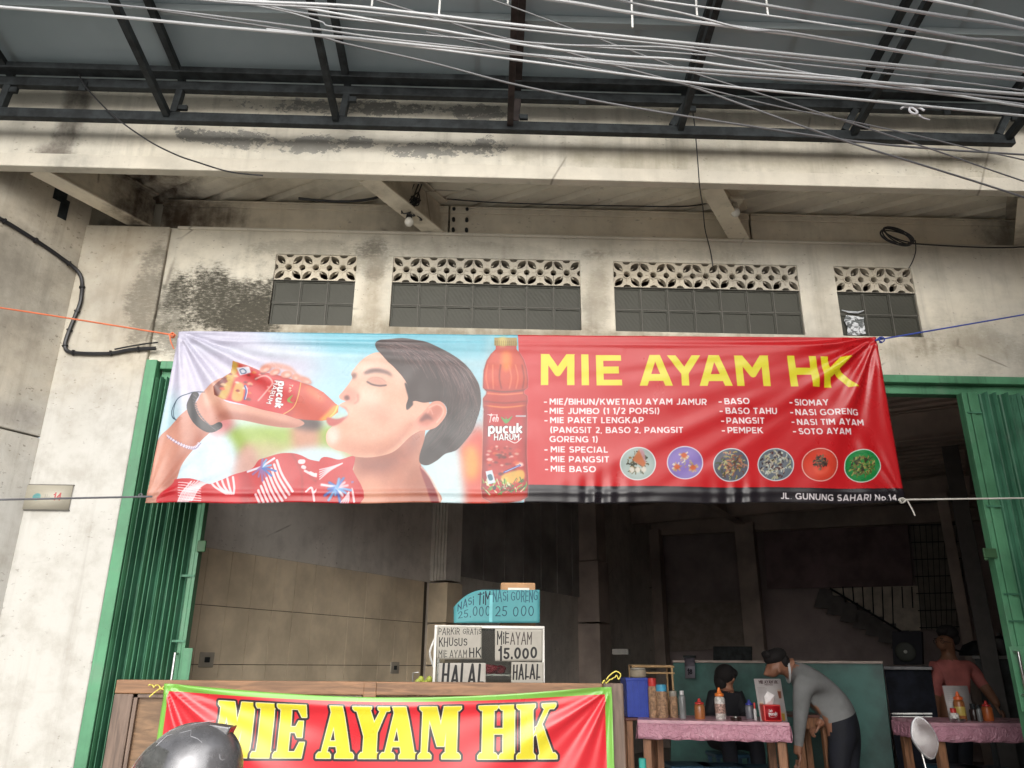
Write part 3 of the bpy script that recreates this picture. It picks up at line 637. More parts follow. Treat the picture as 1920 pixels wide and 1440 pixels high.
# headline and menu
hl = lambda t, ax, bx, yb, yt: cv.text(t, (ax, yb[0]), (bx, yb[1]), yt, .215, (238,228,52), track=.2, clip=True)
for ch_, x0, x1, yt, yb in (('M',1017,1077,662,720),('I',1092,1105.5,662.5,720.5),('E',1121,1167,664,721),('A',1200,1263,664,722),('Y',1258.5,1314,665,722),('A',1312,1374.5,665,723),('M',1384,1444,666,723.5),('H',1484.5,1535,667,724.5),('K',1548,1603,668,725.5)):
    wd, st = GLY[ch_]; hh = yb-yt; lo = (x0, yb+ .4); ex = (x1-x0)/wd
    if ch_ in 'A': st = [[(.075,-.1),(.43,1.12)], [(.785,-.1),(.43,1.12)], [(.22,.27),(.66,.27)]]
    up_ = cv.up((x0, yb))
    lines = [cv.T([(x0+px*ex+up_[0]*py*hh, yb+up_[1]*py*hh) for px, py in L_]) for L_ in st]
    r_ = cv.stroke_mask(lines, 13.6*cv.sc((x0, yb)), True); m_, mx, my = r_
    q_ = cv.T([(x0, yb), (x1, yb), (x0, yt), (x1, yt)]); Yg = np.arange(my, my+m_.shape[0])[:, None]+.5
    m_ = m_*np.clip(q_[:2, 1].mean()-Yg+.5, 0, 1)*np.clip(Yg-q_[2:, 1].mean()+.5, 0, 1); cv.comp(m_, mx, my, (238,228,52))
W_ = (252,246,248)
for t, x0, x1, yb, yb2 in (('MIE/BIHUN/KWETIAU AYAM JAMUR',1032,1325,756.5,758.5),('MIE JUMBO (1 1/2 PORSI)',1032,1237,774,775.5),('MIE PAKET LENGKAP',1033,1207,791.5,792.5),('(PANGSIT 2, BASO 2, PANGSIT',1033,1281,810,811.5),
    ('GORENG 1)',1032,1122,827.5,828),('MIE SPECIAL',1034,1141,847,847.5),('MIE PANGSIT',1034,1143,865.5,866),('MIE BASO',1034,1118,884,884.5),
    ('BASO',1359,1405,757.5,757.5),('BASO TAHU',1361,1457,775.5,776),('PANGSIT',1363,1434,793.5,794),('PEMPEK',1365,1431,811.5,812),
    ('SIOMAY',1491,1554,759,759),('NASI GORENG',1493,1610,777,778),('NASI TIM AYAM',1496,1620,795.5,797),('SOTO AYAM',1499,1596,813.5,814)):
    cv.text(t, (x0, yb), (x1, yb2), 11.6, .22, W_)
for x, y in ((1021,752),(1022,769.5),(1022,787),(1022,842.5),(1022.5,861),(1023,880),(1347.5,753),(1349,771),(1352,789),(1353.5,807),(1480,754.5),(1482,772.5),(1484.5,790.5),(1487,808.5)):
    cv.line([(x, y), (x+6, y)], 2.4, W_, sm=False, butt=True)
cv.text('JL. GUNUNG SAHARI No.14', (1465,936), (1681,940), 11.6, .21, W_)
def plate(cx, cy, base, rim, bits, rad=.62, n=70, ox=0, oy=0):
    E_ = lambda r: [(cx+math.cos(t)*34*r, cy+math.sin(t)*31.5*r) for t in np.linspace(0, 6.28, 22)[:-1]]
    cv.poly(E_(1.0), rim); cv.poly(E_(.94), base); cv.poly(E_(.80), [min(255, c*1.08) for c in base], .6, 2); cl = cv.full(E_(.93))
    for k in range(n):
        a, q = rg.uniform(0, 6.28), rad*math.sqrt(rg.random()); x = cx+ox+math.cos(a)*34*q; y = cy+oy+math.sin(a)*31*q; l = rg.uniform(2, 7); b = rg.uniform(0, 6.28)
        cv.line([(x, y), (x+math.cos(b)*l*.5+1, y+math.sin(b)*l*.5-1), (x+math.cos(b)*l, y+math.sin(b)*l)], rg.uniform(1.2, 3), rg.choice(bits), .9, .25, clip=cl)
plate(1197,869,(176,190,186),(232,236,238),[(96,92,60),(70,74,50),(150,120,70),(60,60,44),(120,110,80)])
cv.poly([(1186,862),(1199,842),(1212,868),(1208,876)], (206,126,76), 1, .5, sm=False); cv.poly([(1199,842),(1206,858),(1212,868),(1208,846)], (206,160,170), .9, .5)
for x in (1186, 1197, 1208): cv.poly([(x-5,880),(x,874),(x+5,880),(x,886)], (226,220,208), 1, .4)
plate(1285,867,(150,130,196),(226,222,236),[(236,226,206),(214,170,120),(190,180,150)], .3, 10)
for x, y in ((1283,853),(1270,875),(1300,876)):
    for k in range(16):
        a = rg.uniform(0,6.28); cv.line([(x,y),(x+math.cos(a)*9,y+math.sin(a)*8)], 2.6, rg.choice([(236,226,210),(214,180,140),(180,160,140)]), .85, .3)
    cv.poly([(x-6,y),(x,y-5),(x+6,y),(x,y+5)], (216,104,50), .95, .8)
plate(1371,871,(108,110,122),(222,232,238),[(196,180,110),(170,110,84),(120,80,60),(206,150,120),(90,100,60),(210,206,150)], .78, 120)
plate(1455,871,(116,124,134),(222,230,234),[(216,220,206),(96,40,40),(60,30,34),(190,190,150),(160,160,150),(206,196,176)], .8, 120)
plate(1537,871,(222,84,62),(240,196,190),[(90,80,70),(60,54,50),(120,104,84),(140,120,90)], .38, 60, 0, -4)
cv.poly([(1527,876),(1540,882),(1554,872),(1552,884),(1540,890),(1528,886)], (246,120,96), .8, 2)
plate(1617,873,(36,150,82),(222,236,226),[(150,134,84),(96,100,50),(190,176,110),(120,150,60),(70,64,44)], .62, 150)
rs_ = np.random.RandomState(4); g1_ = blurm(rs_.randn(BH, BW).astype(np.float32), 1)*.10; g2_ = blurm(rs_.randn(BH, BW).astype(np.float32), 5)*.35
cv.a[:, :1040] *= (1+(g1_+g2_)[:, :1040, None]*.35)
IM_BANNER = cv.image('banner_print', .79, 1.22)
# ---- lower banner artwork
def proj(p):
    v = CM @ (np.array(p, float)-CAM); return (960+F_PX*v[0]/v[2], 720-F_PX*v[1]/v[2])
LBY = -1.30
q_tl, q_tr = atY(298,1287,LBY), atY(1150,1284,LBY); LX0, LX1, LZ1 = q_tl[0], q_tr[0], (q_tl[2]+q_tr[2])/2; LZ0 = LZ1-.92
LW, LH = 1700, int(1700*.92/(LX1-LX0))
HL = homog([proj((x, LBY, z)) for x, z in ((LX0,LZ1),(LX1,LZ1),(LX1,LZ0),(LX0,LZ0))], [(0,0),(LW,0),(LW,LH),(0,LH)])
cl_ = Cv(LW, LH, (128,192,78)); cl_.H3 = None
m_ = LW*.008; cl_.poly([(m_*1.5,m_*1.9),(LW-m_*1.9,m_*1.9),(LW-m_*1.9,LH-m_*1.5),(m_*1.5,LH-m_*1.5)], (222,42,54), sm=False)
SER = lambda x0, x1, y, s: [(x0,y),(x1,y),(x1,y+s*.055),(x1-.05,y+s*.10),(x0+.05,y+s*.10),(x0,y+s*.055)]
SLAB = {
 'I': [[(.22,0),(.78,0),(.78,1),(.22,1)], SER(.02,.98,0,1), SER(.02,.98,1,-1)],
 'M': [[(.07,0),(.20,0),(.24,1),(.07,1)], [(.08,1),(.40,1),(.60,.28),(.44,.22),(.12,.98)], [(.44,.22),(.60,.22),(.72,1),(.58,1)], [(.64,0),(.90,0),(.90,1),(.64,1)], SER(0,.30,0,1), SER(.56,.99,0,1), SER(0,.40,1,-1), SER(.60,.99,1,-1)],
 'E': [[(.12,0),(.48,0),(.48,1),(.12,1)], SER(0,.55,0,1), SER(0,.55,1,-1), [(.4,1),(.97,1),(1.0,.74),(.84,.74),(.70,.90),(.4,.90)], [(.4,0),(.94,0),(1.0,.27),(.84,.27),(.70,.10),(.4,.10)], [(.4,.55),(.66,.55),(.74,.66),(.90,.66),(.90,.36),(.74,.36),(.66,.45),(.4,.45)]],
 'A': [[(.10,.0),(.24,0),(.52,.95),(.36,1)], [(.28,1),(.62,1),(.92,0),(.58,0)], [(.28,.30),(.66,.30),(.66,.21),(.28,.21)], SER(0,.38,0,1), SER(.50,1,0,1)],
 'Y': [[(.32,0),(.66,0),(.66,.45),(.32,.45)], [(.06,1),(.42,1),(.66,.45),(.32,.40)], [(.78,1),(.92,1),(.64,.42),(.48,.5)], SER(.22,.78,0,1), SER(0,.48,1,-1), SER(.66,1,1,-1)],
 'H': [[(.10,0),(.38,0),(.38,1),(.10,1)], [(.62,0),(.90,0),(.90,1),(.62,1)], [(.3,.54),(.7,.54),(.7,.44),(.3,.44)], SER(0,.48,0,1), SER(.52,1,0,1), SER(0,.48,1,-1), SER(.52,1,1,-1)],
 'K': [[(.10,0),(.40,0),(.40,1),(.10,1)], [(.76,1),(.88,1),(.52,.46),(.40,.40)], [(.46,.56),(.62,.62),(.94,0),(.60,0)], SER(0,.46,0,1), SER(.54,1,0,1), SER(0,.46,1,-1), SER(.64,.98,1,-1)],
}
def slab(t, xs, yt, yb, od):
    for ch, (x0, x1) in zip(t, xs):
        q = homog([(0,1),(1,1),(1,0),(0,0)], [tuple(v) for v in [(x0,yt),(x1,yt),(x1,yb),(x0,yb)]])
        polys = []
        for P in SLAB[ch]:
            polys.append([(lambda w: (w[0]/w[2], w[1]/w[2]))(q @ np.array([px, py, 1.0])) for px, py in P])
        for P in polys: cl_.line(P+[P[0]], od*2, (44,34,38), sm=False)
        for P in polys: cl_.line(P+[P[0]], od*.55, (240,236,190), sm=False)
        for P in polys: cl_.poly(P, (232,220,52), sm=False)
toL = lambda x, y: (lambda w: (w[0]/w[2], w[1]/w[2]))(HL @ np.array([x, y, 1.0]))
ytop, ybot = toL(1045, 1315)[1], toL(1045, 1425)[1]
xs_ = [(396,473),(468,514),(510,567),(592,662),(656,729),(712,784),(784,864),(897,973),(970,1046)]
slab('MIEAYAMHK', [(toL(a, 1370)[0], toL(b, 1370)[0]) for a, b in xs_], ytop, ybot, 11)
IM_LOW = cl_.image('lower_banner_print', .86)

# ------------------------------------------------------------------ materials
CREAM = (.68,.63,.52)
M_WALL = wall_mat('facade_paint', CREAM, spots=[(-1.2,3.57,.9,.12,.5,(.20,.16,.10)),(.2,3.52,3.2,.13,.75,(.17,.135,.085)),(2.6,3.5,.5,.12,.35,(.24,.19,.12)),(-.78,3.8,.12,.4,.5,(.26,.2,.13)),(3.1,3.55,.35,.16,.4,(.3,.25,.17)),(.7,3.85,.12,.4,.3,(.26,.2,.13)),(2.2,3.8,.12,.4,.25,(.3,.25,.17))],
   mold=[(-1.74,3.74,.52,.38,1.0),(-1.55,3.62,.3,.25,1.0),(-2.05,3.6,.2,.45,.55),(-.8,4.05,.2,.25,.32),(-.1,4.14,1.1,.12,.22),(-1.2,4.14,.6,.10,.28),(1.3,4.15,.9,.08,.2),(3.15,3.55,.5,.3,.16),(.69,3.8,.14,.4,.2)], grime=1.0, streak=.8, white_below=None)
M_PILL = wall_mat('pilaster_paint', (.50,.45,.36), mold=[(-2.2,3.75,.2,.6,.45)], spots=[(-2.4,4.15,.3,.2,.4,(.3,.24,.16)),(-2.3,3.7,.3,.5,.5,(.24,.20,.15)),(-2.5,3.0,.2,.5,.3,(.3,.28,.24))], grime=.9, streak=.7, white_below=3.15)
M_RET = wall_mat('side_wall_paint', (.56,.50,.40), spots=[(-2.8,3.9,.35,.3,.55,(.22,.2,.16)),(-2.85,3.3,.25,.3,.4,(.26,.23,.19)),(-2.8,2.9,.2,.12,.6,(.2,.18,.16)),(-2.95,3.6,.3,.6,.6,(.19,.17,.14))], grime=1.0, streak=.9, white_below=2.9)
M_FASC = wall_mat('fascia_paint', (.72,.67,.56), peel=[(-1.50,4.50,.30,.09,.635),(-1.12,4.47,.26,.10,.62),(-.82,4.50,.2,.06,.63),(-.50,4.46,.34,.075,.625),(-.12,4.49,.30,.11,.645),(-.8,4.76,.95,.09,.66),(-1.75,4.52,.26,.08,.62),(-.1,4.74,.26,.10,.63)],
   spots=[(-2.55,4.55,.12,.7,1.0,(.10,.09,.075)),(-2.6,4.36,.20,.12,1.0,(.15,.13,.11)),(1.4,4.45,1.8,.12,.45,(.3,.26,.18)),(2.9,4.5,.5,.3,.45,(.28,.25,.18)),(.9,4.45,.8,.15,.35,(.3,.27,.2))], grime=.8, streak=.8)
M_LIP = wall_mat('fascia_lip_paint', (.66,.61,.51), spots=[(-2.5,4.3,.22,.12,.8,(.26,.25,.22))], grime=.5, streak=.3)
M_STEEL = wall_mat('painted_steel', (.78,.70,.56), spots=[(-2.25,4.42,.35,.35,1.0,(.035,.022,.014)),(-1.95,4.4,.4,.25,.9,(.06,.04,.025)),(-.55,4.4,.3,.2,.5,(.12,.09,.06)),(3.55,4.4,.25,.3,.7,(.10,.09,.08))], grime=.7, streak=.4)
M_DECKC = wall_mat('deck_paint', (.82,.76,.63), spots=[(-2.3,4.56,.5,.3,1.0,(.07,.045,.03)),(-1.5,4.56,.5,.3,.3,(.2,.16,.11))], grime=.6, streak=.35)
M_BLACK = simple('black_steel', (.022,.026,.028), .6, var=.5, scale=14, spec=.2)
M_RUSTY = simple('black_rusty_steel', (.030,.023,.022), .6, var=.6, scale=10, spec=.2)
gcn = G('canopy_sheet', .55, 0, .3); n = gcn.noise(1.2, 5); gcn.col(gcn.mix(gcn.ramp(n, .3, .7), (.26,.30,.31), (.33,.37,.385)))
tr_n = gcn.new('ShaderNodeBsdfTranslucent'); tr_n.inputs['Color'].default_value = (.55,.63,.66,1); mx_n = gcn.new('ShaderNodeMixShader'); mx_n.inputs[0].default_value = .20
gcn.link(gcn.b.outputs[0], mx_n.inputs[1]); gcn.link(tr_n.outputs[0], mx_n.inputs[2]); gcn.link(mx_n.outputs[0], gcn.nt.nodes['Material Output'].inputs['Surface']); M_CANOPY = gcn.mat
M_GREEN = dirty_paint('gate_green', (.062,.205,.105), .6)
M_GREEN2 = dirty_paint('gate_green_slat', (.038,.145,.082), .7, .5, 1.5)
M_CHROME = simple('brushed_metal', (.55,.55,.54), .28, 1, var=.1)
M_VENT = wall_mat('vent_block_paint', (.58,.52,.41), grime=.9, streak=.2)
M_MORTAR = simple('dark_joint', (.11,.105,.09), .8)
M_TILE = simple('beige_tile', (.60,.50,.36), .45, var=.22, scale=2.2)
M_GROUT = simple('grout', (.05,.04,.03), .9)
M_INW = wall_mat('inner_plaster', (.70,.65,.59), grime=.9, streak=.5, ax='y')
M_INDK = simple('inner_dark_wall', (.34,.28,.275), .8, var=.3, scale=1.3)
M_INMID = simple('inner_beam_paint', (.40,.33,.29), .7, var=.25, scale=2)
M_PLANK = simple('plank_grey', (.31,.295,.285), .75, var=.35, scale=1.6)
M_CEIL = simple('inner_deck', (.44,.36,.31), .6, var=.25, scale=1.5)
M_FLOOR = simple('floor_tile', (.22,.2,.18), .35, var=.2, scale=2)
M_ASPH = simple('light_bounce_road', (.42,.41,.385), .9, var=.2, scale=3, bump=.4)  # unseen road, paled to throw light up under awning and deck
M_CABLE = simple('black_cable', (.012,.012,.014), .4, var=.2)
def wood(name, c, sc=(2,2,30), rough=.55, dark=.45):
    g = G(name, rough); n = g.noise(3, 8, .6, g.mapv(sc), .6); n2 = g.noise(2, 4)
    c0 = g.mix(g.ramp(n, .32, .68), [q*dark for q in c], c); g.col(g.mix(g.ramp(n2, .35, .75, 0, .5), c0, [q*.55 for q in c])); g.bump(n, .15, .004); return g.mat
M_WOODH = wood('rail_wood', (.30,.155,.075), (2,20,20))
M_WOODV = wood('stile_wood', (.20,.135,.10), (20,20,1.6))
M_PLY = wood('plywood', (.25,.145,.075), (3,10,14))
M_LEG = wood('table_leg_wood', (.36,.17,.085), (20,20,2))

# ------------------------------------------------------------------ the setting
tag(ob('street', MB().box(-30,30,-30,-.55,-.3,0), M_ASPH), 'street ground in front of the shop, made pale to bounce light upwards', None, kind='structure')
tag(ob('pavement', MB().box(-30,30,-.55,.0,-.3,.14), simple('paving', (.3,.29,.27), .85)), 'low concrete pavement strip along the shop front', None, kind='structure')
fl = MB().prism([(-2.1,.0),(4.4,.0),(11.5,8),(6,14),(-2.1,10.5)], -.25, FL, ax=(1,0,0), ay=(0,1,0), an=(0,0,1))
tag(ob('floor', fl, M_FLOOR, fix=True), 'dark tiled floor inside the noodle shop', None, kind='structure')

# ------------------------------------------------------------------ the shop building
B = thing('shop_building', 'weathered cream shophouse with four block windows over a wide doorway', 'building')
WIN = [(-1.432,3),(-.660,7),(.803,7),(2.293,3)]; BWd = .177; ZG0, ZG1, ZV = 3.585, 3.905, 4.092
def holed(x0, x1, z0, z1, y0, y1, holes):
    xs = sorted({x0, x1, *[h[0] for h in holes], *[h[1] for h in holes]}); zs = sorted({z0, z1, *[h[2] for h in holes], *[h[3] for h in holes]})
    def solid(i, j):
        if i < 0 or j < 0 or i >= len(xs)-1 or j >= len(zs)-1: return False
        cx, cz = (xs[i]+xs[i+1])/2, (zs[j]+zs[j+1])/2
        return not any(h[0] < cx < h[1] and h[2] < cz < h[3] for h in holes)
    m = MB()
    for i in range(len(xs)-1):
        for j in range(len(zs)-1):
            if not solid(i, j): continue
            a, b, c, d = xs[i], xs[i+1], zs[j], zs[j+1]
            m.add([(a,y0,c),(b,y0,c),(b,y0,d),(a,y0,d)], [(0,1,2,3)]); m.add([(a,y1,c),(b,y1,c),(b,y1,d),(a,y1,d)], [(3,2,1,0)])
            if not solid(i-1, j): m.add([(a,y0,c),(a,y0,d),(a,y1,d),(a,y1,c)], [(0,1,2,3)])
            if not solid(i+1, j): m.add([(b,y0,c),(b,y1,c),(b,y1,d),(b,y0,d)], [(0,1,2,3)])
            if not solid(i, j-1): m.add([(a,y0,c),(a,y1,c),(b,y1,c),(b,y0,c)], [(0,1,2,3)])
            if not solid(i, j+1): m.add([(a,y0,d),(b,y0,d),(b,y1,d),(a,y1,d)], [(0,1,2,3)])
    return m
holes = [(x, x+n*BWd, ZG0, ZV) for x, n in WIN]+[(-2.14, 4.32, -1, 3.315)]
ob('facade_wall', holed(-2.62, 5.6, 0, 4.268, 0, .15, holes), M_WALL, B, fix=True, bevel=.004)
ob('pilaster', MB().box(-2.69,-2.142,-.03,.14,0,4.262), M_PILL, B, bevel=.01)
# side return wall, thicker in its upper part
A0 = np.array([-2.69, -.03, 0.]); A1 = A0-DD*.72
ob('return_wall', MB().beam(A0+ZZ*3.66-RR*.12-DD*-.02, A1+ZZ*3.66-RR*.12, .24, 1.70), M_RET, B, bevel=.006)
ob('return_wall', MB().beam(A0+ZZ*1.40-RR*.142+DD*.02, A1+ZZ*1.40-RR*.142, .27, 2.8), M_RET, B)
ob('patched_plaster', MB().obox(atP(118,345,A0,RR)+RR*.003, DD, ZZ, RR, .042, .13, .003).obox(atP(119,392,A0,RR)+RR*.0025, DD, ZZ, RR, .028, .07, .003), M_BLACK, B)
ob('fascia_beam', MB().box(-5.2,6.2,-.648,-.60,4.362,5.3), M_FASC, B)
ob('fascia_lip', MB().box(-5.2,6.2,-.664,-.598,4.268,4.3595), M_LIP, B, bevel=.006)
ob('upper_wall', MB().box(-5.2,6.2,.16,.3,4.27,5.4), M_FASC, B)
ob('roof_slab', MB().prism([(-5.2,-.59),(6.2,-.59),(12,8),(6.5,14.5),(-4.2,11.5)], 4.62, 4.8, ax=(1,0,0), ay=(0,1,0), an=(0,0,1)), M_INW, B, fix=True)
ob('vent_light_block', MB().box(-2.6,5.6,.42,.46,3.90,4.6).box(-2.6,5.6,.16,.42,3.88,3.90), simple('brown_board', (.10,.06,.045), .8), B)  # added board, keeps sky light from showing through the vents
ob('ledge', MB().box(-2.1,5.6,-.02,.10,4.255,4.275), M_LIP, B, bevel=.006)
# windows
def curve_mesh(splines, ext):
    cu = bpy.data.curves.new('tmp', 'CURVE'); cu.dimensions = '2D'; cu.fill_mode = 'BOTH'; cu.extrude = ext
    for P in splines:
        sp = cu.splines.new('POLY'); sp.points.add(len(P)-1); sp.use_cyclic_u = True
        for i, (x, y) in enumerate(P): sp.points[i].co = (x, y, 0, 1)
    o = bpy.data.objects.new('tmp', cu); COL.objects.link(o); dg = bpy.context.evaluated_depsgraph_get(); me = bpy.data.meshes.new_from_object(o.evaluated_get(dg))
    bpy.data.objects.remove(o); bpy.data.curves.remove(cu); return me
def vent_block_mesh():
    w, h = BWd/2-.0012, (ZV-ZG1)/2-.001; cir = lambda cx, cy, rx, ry, n=14: [(cx+rx*math.cos(2*math.pi*i/n), cy+ry*math.sin(2*math.pi*i/n)) for i in range(n)]
    out = [(-w,-h)]+[(x, -h+y) for x, y in [(.026*math.cos(a), .019*math.sin(a)) for a in np.linspace(math.pi, 0, 8)]]+[(w,-h)]
    out += [(w-.019*math.cos(a), .021*math.sin(a)) for a in np.linspace(-math.pi/2, math.pi/2, 8)]+[(w,h)]
    out += [(.026*math.cos(a), h-.019*math.sin(a)) for a in np.linspace(0, math.pi, 8)]+[(-w,h)]
    out += [(-w+.019*math.cos(a), .021*math.sin(a)) for a in np.linspace(math.pi/2, -math.pi/2, 8)]
    hs_ = [cir(0,0,.0205,.0205)]
    for sx in (1,-1):
        for sy in (1,-1):
            leaf = [(.026,.028),(.030,.058),(.050,.079),(.0815,.0855),(.0790,.054),(.058,.031),(.030,.025)] if True else 0
            leaf = [(a_*sx, b_*sy) for a_, b_ in leaf]; leaf = spline(leaf, 3); hs_.append([tuple(p) for p in leaf])
    me = curve_mesh([out]+hs_, .022); bm = bmesh.new(); bm.from_mesh(me)
    bmesh.ops.rotate(bm, verts=bm.verts, cent=(0,0,0), matrix=Matrix.Rotation(R(90), 3, 'X'))
    r = MB(); ring = [(math.cos(a)*.027, -.024, math.sin(a)*.027) for a in np.linspace(0, 2*math.pi, 15)]; r.tube(ring, .0048, 5, caps=False)
    for a in range(4):
        c, s_ = math.cos(a*math.pi/2), math.sin(a*math.pi/2); r.tube([(c*.03,-.022,s_*.03),(c*.055,-.022,s_*.055)], .004, 5)
    for sx in (1,-1):
        for sy in (1,-1): r.tube([(sx*.031,-.022,sy*.031),(sx*.047,-.022,sy*.046)], [.005,.002], 5)
    tmp = r.mesh('t'); bm.from_mesh(tmp); bmesh.ops.recalc_face_normals(bm, faces=bm.faces); bm.to_mesh(me); bm.free(); me.materials.append(M_VENT); me.name = 'vent_block'; return me
ME_VENT = vent_block_mesh()
def glass_mat():
    g = G('glass_block_glass', .38, 0, .12); w = g.new('ShaderNodeTexWave'); w.inputs['Scale'].default_value = 14; w.inputs['Distortion'].default_value = 3; w.inputs['Detail'].default_value = 1; g.link(g.mapv((1,1,1), (0,0,0), (0,R(35),0)), w.inputs[0])
    v = g.vor(22, g.mapv((1,1,1.6), (0,0,0), (0,R(40),0))); g.col(g.mix(g.noise(1.3, 3), (.034,.034,.027), (.085,.084,.068))); g.bump(g.math('ADD', v, g.math('MULTIPLY', w.outputs['Fac'], .5)), .16, .006); return g.mat
M_GLASS = glass_mat()
gw, gh = BWd/2-.003, (ZG1-ZG0)/4-.003
gm = MB(); gm.box(-gw,gw,-.012,.04,-gh,gh)                               # body

for a, b, c, d in ((-gw,gw,gh-.010,gh),(-gw,gw,-gh,-gh+.010),(-gw,-gw+.010,-gh+.0101,gh-.0101),(gw-.010,gw,-gh+.0101,gh-.0101)): gm.box(a,b,-.018,-.0121,c,d)
ME_GLASS = gm.mesh('glass_block'); ME_GLASS.materials.append(M_GLASS)
for wi, (x, n) in enumerate(WIN):
    w = MB(); x1 = x+n*BWd
    for i in range(1, n): w.box(x+i*BWd-.0025, x+i*BWd+.0025, .012,.07, ZG0+.001, ZG1-.004)
    w.box(x+.001,x1-.001,.014,.07,(ZG0+ZG1)/2-.0025,(ZG0+ZG1)/2+.0025); w.box(x+.001,x1-.001,.005,.07,ZG1-.0035,ZG1+.0005)
    wo_ = ob('window', w, M_MORTAR, B)
    for i in range(n):
        o = ob('vent_block', ME_VENT, None, wo_); o.location = (x+(i+.5)*BWd, .03, (ZG1+ZV)/2+.0005)
        for j in range(2):
            o = ob('glass_block', ME_GLASS, None, wo_); o.location = (x+(i+.5)*BWd, .035, ZG0+(j+.5)*(ZG1-ZG0)/2)
    if wi == 3:
        pp = MB(); c0 = (x+BWd*.5, .010, ZG0+.08)
        P = [(-.062,-.070),(.01,-.074),(.066,-.062),(.064,.03),(.07,.058),(.0,.066),(-.05,.07),(-.066,.03),(-.05,-.02)]
        pp.prism(P, -.003, .0, org=c0); gp = G('torn_plastic', .2, 0, .8); v = gp.noise(16, 4, .6, None, 1.5); gp.col(gp.mix(gp.ramp(v, .46, .54), (.10,.11,.11), (.62,.64,.66))); gp.bump(v, .8, .02)
        ob('plastic_patch', pp, gp.mat, wo_, fix=True)
        pc = MB(); pc.tube([(x+.015,.006,ZG0+.185),(x+.06,.004,ZG0+.170),(x+.12,.004,ZG0+.168),(x+.165,.006,ZG0+.185)], [.002,.007,.007,.002], 6); ob('plastic_patch', pc, simple('white_plastic_edge', (.5,.52,.54), .3), wo_)
# steel roof frame between facade and fascia
ZB, ZD = 4.276, 4.545
def ibeam(m, a, b, w, h, t=.012, mi=0):
    a, b = np.array(a, float), np.array(b, float)
    m.beam(a+ZZ*t/2, b+ZZ*t/2, w, t, mi=mi); m.beam(a+ZZ*(h-t/2), b+ZZ*(h-t/2), w, t, mi=mi); m.beam(a+ZZ*h/2, b+ZZ*h/2, t, h-2*t, mi=mi)
for X in (-2.33,-.375,1.70,3.67):
    m = MB(); a = np.array([X, .045, ZB]); b = a-DD*((.045+.598)/DD[1]); ibeam(m, a, b, .125, ZD-ZB-.004)
    m.beam(a-DD*.03+ZZ*.02, a-DD*.03+ZZ*(ZD-ZB-.03), .115, .01, up=RR); js = ob('joist', m, M_STEEL, B, bevel=.002)
    if X < 0 and X > -1:
        k = MB()
        for dz in (.05,.13,.21): k.tube([(X+.10,.02,ZB+dz),(X+.10,.055,ZB+dz)], .011, 8); k.tube([(X+.19,.02,ZB+dz),(X+.19,.055,ZB+dz)], .011, 8)
        ob('bolt', k, M_BLACK, js)
xx = [-2.25,-.30,1.78,3.75,5.6]
for i in range(4):
    m = MB(); x0, x1 = xx[i], xx[i+1]-.012; m.box(x0,x1,.050,.062,ZB,ZD-.05); m.box(x0,x1,.030,.13,ZD-.048,ZD-.036); m.box(x0,x1,.036,.050,ZD-.085,ZD-.0485)
    ob('wall_beam', m, M_STEEL, B, bevel=.003)
# corrugated deck soffit: one panel per rib
def clip_line(p, y0, y1):                    # run along RR inside y0..y1
    t0 = (y1-p[1])/RR[1]; t1 = (y0-p[1])/RR[1]; return p+RR*min(t0, t1), p+RR*max(t0, t1)
def deck_strip(m, q0, pitch, y0, y1, z, dz):
    prof = [(0,0),(.30,0),(.40,dz),(.58,dz),(.68,0),(1.0,0)]
    for (u0, z0), (u1, z1) in zip(prof[:-1], prof[1:]):
        pts = []
        for th in (0, .002):
            a, b = clip_line(q0+DD*u0*pitch, y0, y1); c, d = clip_line(q0+DD*u1*pitch*.998, y0, y1)
            pts += [a+ZZ*(z+z0+th), b+ZZ*(z+z0+th), d+ZZ*(z+z1+th), c+ZZ*(z+z1+th)]
        m.add(pts, [(0,1,2,3),(7,6,5,4),(0,4,5,1),(1,5,6,2),(2,6,7,3),(3,7,4,0)])
for k in range(26):
    q = np.array([-3.1, 0, 0.])+DD*(k*.19); m = MB(); deck_strip(m, q, .19, -.597, .15, ZD, .035); ob('deck_panel', m, M_DECKC, B)
# door head and track
m = MB(); m.box(-2.06,4.3,-.012,.05,3.262,3.314); m.box(-2.06,4.3,.03,.10,3.20,3.260); ob('door_header', m, M_GREEN, B, bevel=.004)
m = MB(); m.box(-2.139,-2.072,-.036,.06,.14,3.313); ob('door_jamb', m, M_GREEN, B, bevel=.004)
m = MB(); m.box(4.25,4.318,-.03,.06,.14,3.313); ob('door_jamb', m, M_GREEN, B, bevel=.004)
# number plate and its recess
pc_ = Cv(420, 260, (196,190,172)); pc_.poly([(70,120),(100,90),(135,100),(140,140),(110,165),(78,155)], (92,166,170), .9, 2); pc_.text('No', (180,150), (230,150), 46, .14, (150,150,140), .45, butt=False); pc_.text('14', (262,150), (330,150), 62, .22, (190,52,50), butt=False)
for k in range(30): pc_.line([(random.uniform(0,420),random.uniform(0,260)),(random.uniform(0,420),random.uniform(0,260))], 2, random.choice([(160,154,140),(214,208,190)]), .35, 2)
MN = print_mat('number_plate_print', pc_.image('number_plate_print'), .5)
np_ = thing('number_plate', 'faded house number plate reading No 14 on the left pillar', 'sign', (-2.55,-.04,2.37))
sheet('plate_face', lambda u, v: (-2.690+u*.262+v*.0, -.040-.0, 2.371+v*.142), 2, 2, MN, np_, .004)
ob('plate_border', MB().box(-2.686,-2.424,-.040,-.031,2.513,2.518).box(-2.686,-2.424,-.040,-.031,2.364,2.3695), M_MORTAR, np_)
